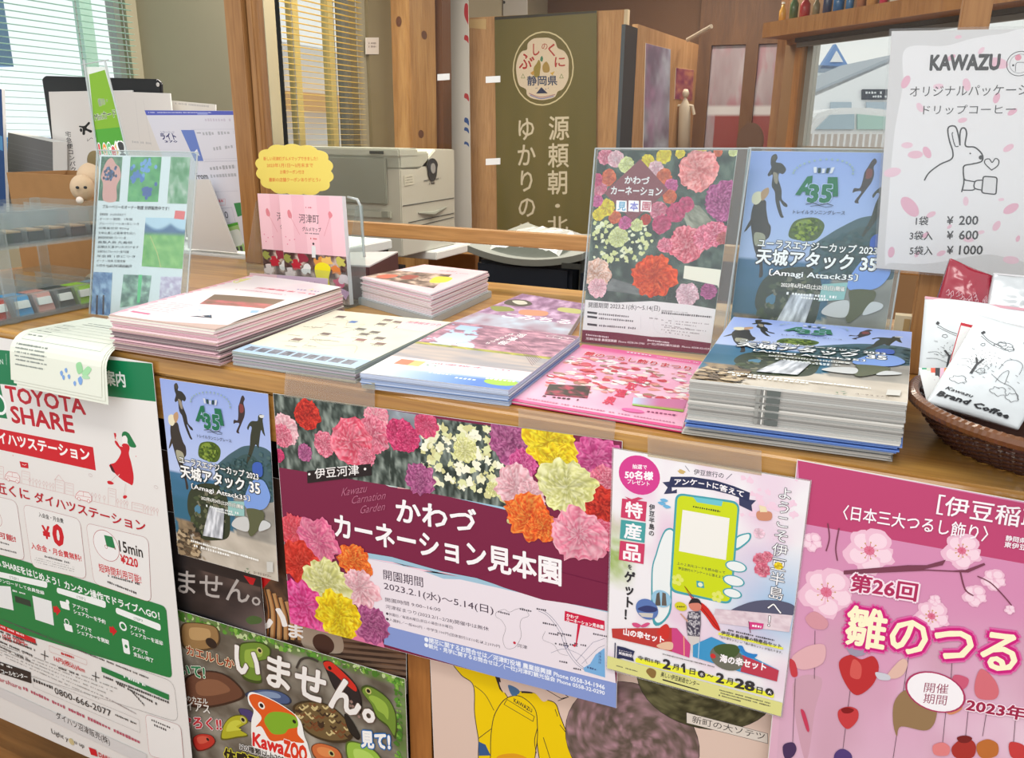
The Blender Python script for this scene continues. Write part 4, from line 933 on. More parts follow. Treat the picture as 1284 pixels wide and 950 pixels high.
    for (a, b, x, y) in (('アプリで', 'シェアカーを予約', 326, 292), ('アプリで', 'シェアカーを開錠', 342, 380), ('アプリで', 'シェアカーを返却', 578, 386), ('アプリで', '支払い完了', 590, 480)):
        c.tx(a, (x, y), (x+66, y+23), 17, W_, bold=.025); n_ = len(b)*17.5; c.tx(b, (x+4, y+26), (x+4+n_, y+26+n_*.35), 18, W_, bold=.025)
    # price box
    c.rrect([(-300, 230), (770, 620), (790, 798), (-300, 440)], .15, None, (90, 90, 88), .5)
    for k in range(3): c.micro((20, 350+k*1), (660, 608), 7, (90, 88, 86), seed=11) if k == 0 else None
    c.poly([(-60, 338), (158, 430), (162, 452), (-60, 362)], (206, 30, 40)); c.micro((0, 376), (110, 420), 9, (255, 220, 220)); c.tx('15分 220円~', (18, 434), (126, 468), 28, RL, bold=.02)
    for k in range(4): c.micro((0, 400+k*22), (168-k*10, 460+k*24), 9, (70, 70, 70), seed=20+k)
    for (x, y) in ((200, 502), (425, 596)): c.line([(x, y-20), (x, y+20)], 1.8, (30, 30, 30)); c.line([(x-16, y-6), (x+16, y+6)], 1.8, (30, 30, 30))
    c.rrect([(218, 458), (386, 524), (388, 546), (222, 486)], .3, None, (190, 90, 90), .4); c.tx('16円(税込)/km', (244, 530), (378, 584), 26, RL, bold=.01); c.micro((274, 498), (330, 518), 10, (206, 30, 40)); c.micro((262, 560), (350, 592), 8, (70, 70, 70))
    c.poly([(450, 552), (748, 676), (748, 700), (452, 574)], (24, 126, 66)); c.micro((550, 600), (645, 640), 11, W_); 
    for k in range(3): c.micro((460+k*60, 600+k*30), (750-k*55, 716+k*5), 10, (70, 70, 70), seed=30+k)
    for k in range(5): c.micro((0, 455+k*11), (520-k*20, 652+k*11), 5, (160, 158, 154), seed=k, gap=1)
    c.poly([(-80, 500), (138, 575), (142, 624), (-80, 552)], (44, 40, 40)); c.tx('シェアコールセンター', (-40, 568), (126, 606), 18, W_, bold=.02); c.micro((0, 540), (60, 560), 8, W_)
    c.rrect([(150, 590), (616, 784), (622, 842), (150, 640)], .1, None, (120, 118, 116), .4); c.micro((152, 616), (236, 650), 13, (40, 40, 40)); c.tx('0800-666-2077', (246, 668), (495, 772), 26, (34, 34, 34), bold=.0); c.micro((512, 766), (604, 806), 8, (60, 60, 60)); c.micro((470, 690), (605, 762), 6, (160, 150, 150))
    c.tx('dcarshare', (-30, 600), (98, 652), 18, (190, 70, 90)); c.micro((106, 650), (620, 890), 13, (190, 90, 110), seed=3)
    c.poly([(-200, 610), (0, 640), (650, 935), (650, 985), (0, 680), (-200, 620)], (216, 214, 212)) 
    c.tx('ダイハツ沼津販売(株)', (254, 782), (490, 900), 34, (50, 50, 50), bold=.01)
    c.tx('Light y', (232, 846), (306, 884), 24, (50, 50, 50)); c.ell((318, 878), 13, (206, 190, 140), n=14); c.tx('u up', (334, 892), (376, 912), 16, (50, 50, 50)); c.poly([(394, 902), (426, 914), (434, 944), (404, 934)], RL); c.tx('DAIHATSU', (440, 944), (540, 988), 18, RL, bold=.02)
    c.rrect([(644, 758), (800, 810), (815, 980), (662, 940)], .14, (238, 236, 232), (190, 60, 70), .5); c.micro((672, 790), (768, 830), 10, (70, 70, 70)); c.micro((684, 812), (740, 836), 10, (70, 70, 70))
qtoy = [np.array([-.83, -.006, 1.017]), WY(191, 455, -.006), WY(247, 1010, -.006), np.array([-.845, -.006, .176])]
sheet('poster', 'large white, green and red car-sharing poster at the left end of the counter front', 'poster', qtoy, design_car, pname='print')

def pq(q, step=.0): return q
qr = fq([(200.2, 473.9), (336, 493.7), (348.9, 728.8), (223.7, 694)], -.002)
sheet('poster', 'small blue trail-race poster taped beside the white car-sharing poster', 'poster', qr, race, m_=PAPER)

def design_carn(c):
    c.full((122, 30, 66)); c.crop(340, 490, 2.918)
    top = [(30, -10), (1290, 190), (1290, 460), (870, 432), (780, 405), (700, 382), (560, 356), (440, 345), (360, 318), (180, 285), (30, 272)]
    c.poly([(30, 260), (180, 276), (360, 312), (440, 346), (560, 362), (700, 392), (800, 412), (900, 440), (900, 425), (700, 376), (560, 345), (380, 305), (200, 268)], (206, 226, 222)); c.poly([(470, 338), (600, 352), (700, 380), (600, 364), (470, 352)], (246, 190, 190)); c.poly([(700, 380), (880, 425), (880, 434), (700, 392)], (160, 200, 220))
    V = []
    def leaf(u, v): return mixc((40, 52, 46), (150, 160, 150), (vn(u*40, v*9, 3, 3)-.38)*2.6)
    for (a, b, c0, d) in (((0, -20), (460, 80), (440, 342), (0, 270)), ((450, 80), (900, 140), (880, 425), (440, 342))): c.photo([a, b, c0, d], 60, 26, leaf)
    c.photo([(380, 60), (560, 90), (560, 200), (380, 170)], 16, 10, lambda u, v: mixc((110, 116, 120), (170, 180, 190), vn(u*12, v*3, 4)))
    rnd = random.Random(9)
    for k in range(150):
        x = rnd.uniform(560, 860); y = rnd.uniform(125+(x-560)*.03, 330+(x-560)*.2)
        c.ell((x, y), rnd.uniform(7, 17), [(238, 236, 196), (226, 228, 170), (248, 246, 220), (214, 210, 150)][k % 4], wob=.6, seed=k, n=12)
    c.flower((820, 355), 26, CR_, 4, nr=8, nt=30)
    c.flower((718, 212), 44, CR_, 5, rings=3); c.flower((880, 470), 10, CR_, 5)
    L_ = [(52, 140, 54, PP, 1, 3), (42, 160, 40, PK, 2, 3), (135, 85, 52, RD, 3, 4), (25, 230, 26, HP, 60, 3), (126, 222, 30, PU, 61, 4), (200, 190, 44, PK, 4, 3), (392, 95, 50, ((230, 110, 140), (246, 170, 180), (255, 220, 220)), 5, 3), (380, 160, 66, PK, 6, 3.5), (300, 182, 82, ((220, 60, 90), (244, 130, 150), (255, 214, 216)), 7, 3.8), (480, 160, 56, HP, 8, 3), (355, 240, 34, PK, 9, 3), (510, 175, 46, HP, 62, 3), (575, 122, 46, ((196, 50, 90), (226, 90, 130), (246, 160, 180)), 10, 3), (552, 318, 56, PU, 11, 6)]
    for x, y, r, p, sd, rg in L_: c.flower((x, y), r, p, sd, rings=rg, ruf=.2 if p is PU else .13)
    c.poly([(552, 373), (652, 392), (640, 360)], (122, 30, 66)) if False else None
    for x, y, r, p, sd, rg in [(885, 185, 82, PU, 20, 6), (930, 265, 50, MG, 21, 4), (1190, 250, 92, MG, 24, 5), (1230, 330, 60, PK, 27, 4), (1020, 185, 92, YL, 22, 5), (1050, 260, 70, YL, 23, 4), (905, 350, 74, PP, 25, 4), (960, 380, 50, PP, 32, 4), (1215, 420, 78, RD, 28, 5), (950, 455, 78, SP, 26, 5), (1000, 490, 50, SP, 33, 4), (1225, 520, 50, ((206, 60, 90), (236, 120, 150), (250, 190, 200)), 31, 4), (1085, 350, 98, CR_, 29, 3.4), (1130, 520, 96, ((226, 110, 140), (244, 170, 186), (255, 222, 226)), 30, 4)]: c.flower((x, y), r, p, sd, rings=rg, ruf=.2)
    c.poly([(135, 288), (372, 262), (376, 304), (136, 332)], (32, 24, 26)); c.tx('・伊豆河津・', (140, 318), (356, 300), 36, (246, 242, 238), bold=.01)
    S_ = (178, 100, 126)
    c.tx('Kawazu', (262, 380), (360, 364), 28, S_, shear=.5, res=3); c.tx('Carnation', (302, 408), (428, 390), 28, S_, shear=.5); c.tx('Garden', (334, 444), (426, 430), 28, S_, shear=.5)
    Wt = (250, 246, 246)
    c.crop(340, 680, 2.918)
    c.poly([(340, 30), (450, 48), (560, 80), (640, 102), (760, 125), (850, 155), (1000, 204), (1240, 240), (1262, 512), (428, 305), (340, 240)], (160, 196, 214))
    c.poly([(340, 50), (450, 66), (560, 100), (640, 104), (700, 120), (640, 112), (560, 92)], (244, 200, 214)); c.poly([(700, 130), (1240, 250), (1262, 512), (428, 305), (340, 240), (345, 52), (450, 72), (560, 98), (640, 128)], (236, 226, 232))
    c.poly([(760, 122), (860, 160), (1000, 204), (1100, 218), (1240, 246), (1250, 150), (900, 60)], (122, 30, 66))
    c.crop(340, 490, 2.918)
    c.tx('かわづ', (468, 470), (758, 516), 82, Wt, bold=.025); c.crop(0, 0, 1); c.tx('カーネーション見本園', (422.5, 671), (705, 732), 29.5, Wt, bold=.03)
    c.crop(340, 680, 2.918)
    c.poly([(424, 302), (640, 358), (1240, 505), (1266, 512), (1262, 620), (800, 490), (420, 372)], (134, 154, 210))
    T_ = (70, 56, 74)
    c.tx('開園期間', (419, 130), (565, 160), 36, T_, bold=.005); c.tx('2023.2.1(水)～5.14(日)', (421, 172), (822, 264), 34, T_, bold=.005)
    c.tx('開園時間 9:00~16:00', (425, 212), (628, 250), 15, T_); c.tx('河津桜まつり(2023.2/1~2/28)開催中は無休', (427, 240), (805, 324), 17, T_)
    c.tx('●休園日／毎週木曜日(祝日の場合は水曜日)', (428, 264), (675, 316), 13, T_); c.tx('●入園料／一般400円・中学生100円(団体割引は10名以上)370円', (428, 284), (845, 386), 13, T_)
    Wb = (240, 244, 252)
    c.tx('●開花に関するお問合せは／河津町役場 農業振興課 Phone 0558-34-1946', (570, 362), (1222, 537), 20, Wb, bold=.025); c.tx('●観光・見学に関するお問合せは／(一社)河津町観光協会 Phone 0558-32-0290', (570, 384), (1222, 560), 20, Wb, bold=.025)
    # sketch maps
    k_ = (80, 74, 84)
    c.curve([(832, 252), (860, 240), (880, 250), (902, 240), (930, 236), (950, 262), (925, 275), (918, 300), (922, 340), (900, 380), (868, 384), (856, 350), (866, 310), (850, 280), (832, 268)], .35, k_, closed=True); c.micro((832, 250), (880, 262), 7, k_); c.micro((910, 240), (960, 250), 7, k_); c.ell((898, 364), 5, (200, 30, 60), n=8); c.tx('河津', (908, 380), (944, 388), 14, k_)
    for o_ in (0, 10): c.curve([(985+o_, 245-o_*.6), (1020+o_, 265), (1060+o_, 320), (1085+o_, 390), (1120+o_, 440), (1150+o_, 462)], .5, (90, 100, 130))
    c.curve([(1010, 320), (1000, 350), (1040, 370), (1060, 400), (1090, 410)], .3, k_); c.curve([(1030, 400), (1080, 385), (1140, 410), (1160, 440)], .35, (90, 100, 130)); c.line([(1120, 430), (1180, 360), (1222, 345)], .35, (90, 100, 130)); c.line([(1140, 440), (1200, 380), (1222, 370)], .35, (90, 100, 130))
    for k in range(9): c.micro((1000+(k*53) % 190, 292+(k*37) % 110), (1050+(k*53) % 190, 302+(k*37) % 110), 7, k_, seed=k)
    c.micro((1060, 434), (1090, 440), 7, k_); c.micro((1110, 460), (1140, 466), 7, k_); c.micro((978, 240), (1012, 246), 7, k_)
    c.poly([(1222, 380), (1224, 490), (1150, 468), (1146, 455), (1170, 440), (1190, 405)], (120, 176, 222)); c.vt('河津海岸', (1205, 395), (1205, 440), 12, (60, 80, 130)); c.micro((1160, 456), (1195, 466), 8, (60, 80, 130))
    c.poly([(1080, 244), (1222, 280), (1222, 316), (1136, 294), (1122, 370), (1118, 372), (1126, 292), (1078, 280)], (206, 22, 66)); c.tx('かわづ', (1086, 266), (1128, 276), 13, Wt, bold=.03); c.tx('カーネーション見本園', (1086, 282), (1218, 310), 14, Wt, bold=.03); c.ell((1114, 372), 5, (200, 30, 60), n=8); c.ring((1084, 376), 5, .6, (60, 70, 130))
    c.poly([(60, 200), (380, 250), (424, 390), (60, 330)], (222, 120, 160))
    for x, y, r, p, sd, rg in [(92, -45, 64, ((210, 50, 70), (236, 96, 110), (250, 160, 160)), 38, 5), (310, 62, 60, SP, 42, 5), (178, -8, 82, ((210, 80, 130), (236, 130, 160), (250, 190, 206)), 39, 5), (110, 70, 78, ((180, 30, 20), (228, 62, 50), (246, 120, 96)), 40, 5), (150, 40, 10, RD, 41, 2), (360, 100, 20, SP, 43, 3), (330, 165, 72, PP, 44, 4), (205, 150, 88, CR_, 45, 3.2), (372, 300, 66, PU, 46, 6), (122, 228, 88, ((200, 30, 110), (236, 90, 160), (250, 160, 206)), 47, 4), (250, 268, 84, YL, 48, 4.4)]: c.flower((x, y), r, p, sd, rings=rg, ruf=.2)
qc = fq([(342.3, 492.9), (780.5, 552.9), (773.1, 887.3), (364, 780.8)], -.003)
o = sheet('poster', 'wide maroon carnation-garden poster with flower clusters and white title, centre of the counter front', 'poster', qc, design_carn)
for pts in ([(358, 466), (470, 480), (470, 512), (356, 497)], [(650, 512), (772, 528), (770, 552), (650, 536)]): tape(o, pts, -.0035)

def design_map(c):
    c.full((238, 234, 232)); c.crop(750, 560, 4.7556)
    def bg(u, v):
        c_ = mixc((240, 236, 238), (232, 206, 222), (vn(u*5, v*6, 5, 2)-.45)*3)
        c_ = mixc(c_, (170, 200, 228), np.clip((u-.55)*3, 0, 1)*np.clip((v-.25)*4, 0, 1)*np.clip((.75-v)*6, 0, 1))
        c_ = mixc(c_, (150, 176, 90), np.clip((.16-u)*9, 0, 1)*np.clip((v-.25)*5, 0, 1)*np.clip((.62-v)*8, 0, 1)*(vn(u*30, v*40, 3, 2)+.2)); return c_
    c.photo([(90, 10), (1262, 205), (1090, 1605), (54, 1318)], 70, 90, bg)
    c.ell((245, 172), 118, (214, 60, 142), sq=1.0); W_ = (252, 246, 248); N_ = (40, 48, 84)
    c.tx('抽選で', (204, 132), (290, 138), 28, W_, bold=.02); c.tx('50名様', (160, 192), (326, 202), 50, W_, bold=.04); c.tx('プレゼント', (174, 222), (306, 238), 28, W_, bold=.02)
    for k in range(26):
        rnd = random.Random(k); x, y = rnd.uniform(760, 1200), rnd.uniform(160, 420); c.ell((x, y), rnd.uniform(8, 26), (240, 206, 222), wob=.4, seed=k, n=12)
    c.tx('伊豆旅行の', (570, 165), (748, 190), 34, (70, 70, 80), bold=.005); c.line([(520, 114), (545, 148)], .6, (90, 90, 110)); c.line([(798, 162), (765, 194)], .6, (90, 90, 110)); c.ell((498, 148), 12, (206, 176, 110), sq=1.8, n=12, wob=.3)
    c.poly([(384, 214), (440, 208), (440, 268), (470, 256), (470, 280), (392, 285), (415, 245)], (52, 58, 92)); c.poly([(840, 300), (905, 318), (942, 322), (915, 350), (920, 390), (842, 352)], (52, 58, 92))
    c.poly([(434, 180), (560, 180), (700, 202), (810, 236), (906, 276), (900, 330), (800, 290), (690, 262), (560, 244), (416, 244)], N_)
    c.tx('アンケ', (455, 228), (588, 230), 34, W_, bold=.03); c.tx('ートに', (598, 234), (716, 254), 32, W_, bold=.03); c.tx('答えて', (724, 262), (866, 304), 38, W_, bold=.03)
    # phone and hand
    TL_ = (70, 160, 170)
    c.blob([(370, 560), (400, 500), (440, 492), (462, 530), (460, 640), (440, 800), (430, 1000), (330, 1060), (318, 760), (345, 640)], TL_); c.blob([(378, 562), (405, 510), (436, 502), (454, 535), (450, 640), (432, 800), (420, 990), (340, 1040), (326, 760), (352, 645)], (236, 240, 238))
    for q in ([(824, 545), (880, 520), (912, 525), (900, 570), (820, 625)], ): c.blob(q, TL_); c.blob([(828, 552), (880, 528), (902, 532), (890, 566), (826, 610)], (236, 240, 238))
    c.rrect([(462, 276), (846, 330), (795, 950), (425, 870)], .14, TL_); c.rrect([(474, 290), (834, 342), (784, 936), (438, 858)], .12, (204, 218, 20))
    c.poly([(566, 302), (744, 326), (736, 358), (590, 334)], (110, 196, 206)); c.micro((566, 366), (728, 396), 12, (70, 80, 40)); c.poly([(504, 380), (784, 430), (762, 682), (482, 628)], (240, 238, 230))
    c.tx('上のＱＲコードを読み取り', (470, 706), (752, 764), 16, (40, 50, 60), bold=.01) if False else c.tx('上の２次元コードを読み取って', (470, 708), (756, 766), 17, (40, 50, 60), bold=.01); c.tx('伊豆旅行のアンケートに答えよう', (478, 738), (748, 794), 17, (40, 50, 60), bold=.01)
    for (x, y) in ((474, 800), (712, 900)):
        for a in range(5): c.ell((x+22*math.cos(a*1.257), y+22*math.sin(a*1.257)), 14, (226, 230, 110), n=10)
    c.poly([(586, 804), (628, 812), (634, 850), (588, 842)], TL_); c.ell((610, 828), 13, (230, 236, 200), n=14)
    for (x, y, rx) in ((822, 720, 34), (808, 806, 34), (800, 880, 30)): c.ell((x, y), rx, TL_, sq=1.7, n=20); c.ell((x, y), rx-6, (236, 240, 238), sq=1.8, n=20)
    # left ribbon of characters
    for k, (ch, cc, y) in enumerate((('特', (206, 60, 100), 312), ('産', (70, 160, 160), 440), ('品', (206, 60, 100), 566))):
        x = 143-k*6; c.poly([(x, y), (x+148, y+20), (x+140, y+140), (x-8, y+114)], cc); c.tx(ch, (x+20, y+108), (x+118, y+124), 92, W_, bold=.03)
    c.vt('伊豆半島の', (322, 345), (318, 540), 36, (50, 50, 56), bold=.02); c.poly([(160, 300), (200, 316), (240, 304), (270, 312), (200, 335)], (206, 60, 100))
    c.vt('を', (190, 705), (190, 740), 30, (50, 50, 56), bold=.02); c.vt('ゲット！', (190, 745), (180, 1045), 66, (44, 44, 50), bold=.04)
    for (x, y) in ((394, 322), (410, 360), (380, 340)): c.blob([(x-24, y-4), (x, y-10), (x+24, y+4), (x, y+12)], (110, 180, 220))
    c.blob([(950, 388), (1030, 392), (1028, 440), (955, 438)], (206, 140, 110)); c.poly([(960, 350), (1000, 360), (1010, 392), (966, 392)], (236, 220, 180))
    for (x, y, r, p) in ((970, 680, 40, PK), (1010, 660, 30, PK), (980, 740, 40, PK), (960, 520, 30, ((236, 190, 206), (244, 206, 220), (250, 226, 234)))): c.flower((x, y), r, p, int(x), nr=6, nt=25, rings=2)
    c.flower((1075, 715), 22, YL, 3, nr=5, nt=20)
    c.crop(750, 720, 4.7556)
    c.blob([(780, 232), (880, 180), (980, 160), (1090, 165), (1170, 195), (1160, 250), (1050, 268), (900, 262)], (86, 88, 112)); c.photo([(700, 210), (1160, 250), (1140, 350), (680, 290)], 30, 10, lambda u, v: mixc((206, 180, 190), (240, 226, 230), vn(u*20, v*8, 3, 2)))
    c.crop(750, 560, 4.7556)
    c.vt('ようこそ伊豆半島へ！', (1120, 236), (1040, 1092), 98, (250, 250, 250), out=((70, 66, 72), .035), bold=.0)
    c.flower((1075, 715), 22, YL, 3, nr=5, nt=20)
    c.crop(750, 720, 4.7556)
    c.ell((378, 150), 50, (150, 196, 220), sq=1.05); c.poly([(340, 190), (350, 120), (366, 110), (374, 190)], (90, 84, 76)); c.poly([(380, 190), (384, 112), (404, 118), (410, 192)], (100, 92, 84))
    c.ell((292, 212), 60, (90, 120, 180)); c.blob([(236, 210), (290, 190), (350, 205), (345, 225), (290, 230)], (50, 60, 110)); c.poly([(240, 232), (330, 236), (325, 262), (262, 256)], (206, 200, 190))
    c.ell((494, 196), 26, (214, 206, 40), sq=1.25); c.micro((470, 202), (518, 202), 10, (80, 80, 30))
    # person with red parasol
    c.blob([(516, 76), (560, 140), (640, 190), (700, 270), (728, 338), (690, 320), (640, 250), (570, 170)], (206, 40, 34)); c.line([(516, 76), (728, 338)], .7, (120, 20, 20))
    c.ell((578, 190), 34, (214, 130, 110), n=18); c.blob([(542, 180), (560, 150), (600, 152), (620, 190), (600, 176), (560, 176)], (40, 34, 40)); c.poly([(540, 226), (612, 222), (614, 300), (606, 375), (534, 368), (524, 290)], (110, 100, 110)); c.poly([(534, 368), (606, 375), (600, 480), (560, 470)], (214, 206, 200)); c.line([(540, 290), (494, 240)], 2, (206, 160, 140)); c.photo([(536, 230), (610, 226), (606, 372), (534, 366)], 14, 22, lambda u, v: mixc((70, 66, 84), (200, 196, 200), (vn(u*12, v*20, 5) > .55)*1.0))
    # gift boxes
    c.poly([(82, 325), (440, 322), (442, 462), (290, 425), (86, 378)], (190, 60, 56)); c.poly([(440, 322), (470, 324), (552, 420), (545, 498), (442, 462)], (206, 70, 130)); c.line([(512, 372), (514, 484)], 1.2, (240, 170, 130)); c.blob([(352, 345), (400, 300), (425, 320), (420, 380), (380, 385)], (206, 50, 44)); c.blob([(350, 425), (400, 405), (445, 410), (440, 450), (380, 445)], (230, 190, 160)); c.blob([(204, 294), (230, 292), (256, 308), (240, 320), (212, 312)], (214, 80, 130)); c.blob([(256, 308), (290, 292), (310, 296), (290, 314), (262, 318)], (214, 80, 130))
    c.tx('山の幸セット', (152, 362), (392, 412), 40, W_, bold=.04)
    c.poly([(566, 424), (676, 376), (740, 404), (1078, 574), (1066, 640), (860, 586), (566, 492)], (60, 150, 200)); c.poly([(860, 482), (1078, 574), (1066, 640), (850, 580)], (190, 60, 80)); c.line([(604, 400), (598, 508)], 1, (180, 210, 230)); c.ell((768, 500), 72, (110, 110, 96), sq=1.2); c.blob([(690, 440), (740, 418), (820, 425), (845, 460), (800, 500), (720, 480)], (70, 90, 50)); c.ell((686, 488), 14, (206, 50, 50)); c.blob([(834, 432), (860, 430), (880, 462), (920, 476), (950, 480), (930, 500), (890, 496), (860, 470)], (40, 130, 200))
    c.tx('海の幸セット', (726, 522), (998, 578), 46, W_, bold=.04)
    c.poly([(898, 286), (988, 298), (980, 330), (900, 332)], (214, 60, 130)); c.line([(898, 284), (908, 352)], .8, (120, 50, 80)); c.micro((918, 316), (972, 324), 14, W_)
    Tk = (50, 50, 54)
    c.micro((776, 340), (1050, 402), 10, Tk, seed=3); c.poly([(720, 350), (1104, 440), (1100, 452), (716, 362)], (236, 236, 70)); c.tx('伊豆半島自慢の特産品セット', (734, 362), (1090, 444), 24, Tk, bold=.02); c.tx('「山の幸セット」or「海の幸セット」が当たります。', (726, 382), (1098, 478), 14, Tk, bold=.01)
    c.poly([(100, 408), (106, 408), (102, 522), (96, 522)], N_); c.poly([(114, 426), (160, 436), (220, 458), (206, 490), (216, 518), (150, 500), (112, 500)], N_); c.tx('キャンペーン', (124, 458), (202, 474), 12, W_); c.tx('実施期間', (124, 476), (202, 494), 17, W_, bold=.02)
    # yellow strip
    c.poly([(50, 482), (1128, 772), (1106, 880), (30, 590)], (222, 220, 140)); c.poly([(228, 512), (230, 496), (640, 590), (1046, 712), (1044, 732)], (238, 238, 60)); c.poly([(224, 500), (1050, 712), (1046, 736), (224, 522)], (238, 238, 60))
    c.tx('令和5年', (236, 505), (372, 540), 24, Tk, bold=.02); c.tx('2', (388, 558), (430, 566), 54, Tk, bold=.04); c.tx('月', (444, 566), (480, 572), 34, Tk, bold=.02); c.poly([(505, 532), (518, 530), (522, 586), (508, 583)], Tk); c.poly([(494, 546), (508, 530), (510, 544), (498, 556)], Tk); c.tx('日', (546, 592), (578, 598), 34, Tk, bold=.02)
    c.ell((618, 594), 20, Tk, n=16); c.tx('水', (608, 604), (628, 608), 22, W_, bold=.02); c.tx('～', (650, 608), (688, 614), 14, Tk, bold=.03); c.tx('2', (704, 640), (748, 648), 54, Tk, bold=.04); c.tx('月', (764, 648), (802, 656), 34, Tk, bold=.02); c.tx('28', (816, 672), (928, 696), 54, Tk, bold=.04); c.tx('日', (944, 704), (978, 712), 36, Tk, bold=.02); c.ell((1022, 700), 21, Tk, n=16); c.tx('火', (1012, 710), (1034, 716), 22, W_, bold=.02)
    c.micro((386, 478), (695, 556), 7, (110, 110, 110), seed=4); c.micro((94, 540), (238, 580), 7, (90, 90, 80), seed=5); c.blob([(288, 576), (310, 556), (346, 575), (340, 610), (318, 612)], (140, 110, 60)); c.tx('美しい伊豆創造センター', (374, 606), (604, 668), 30, (40, 40, 40), bold=.01, shear=.2); c.poly([(386, 620), (600, 684), (600, 690), (386, 628)], (40, 40, 40)); c.micro((724, 690), (1026, 770), 8, (80, 80, 70), seed=8); c.micro((722, 705), (1026, 786), 8, (80, 80, 70), seed=9); c.micro((720, 720), (850, 756), 8, (80, 80, 70), seed=10)
qm = fq([(769.5, 562.4), (1016, 603.4), (979.4, 897.6), (761.3, 837)], -.006)
o = sheet('poster', 'white gift-campaign poster with drawn hand and yellow-green phone, right of the maroon carnation poster', 'poster', qm, design_map)
tape(o, [(812, 545), (955, 565), (955, 596), (812, 572)], -.0065)
slab(fq([(767.5, 560.5), (1018, 602), (981, 900), (759.5, 839)], -.0055), .0004).build('sleeve', mat('clear_sleeve', (248, 248, 248), .1, alpha=.2), o)

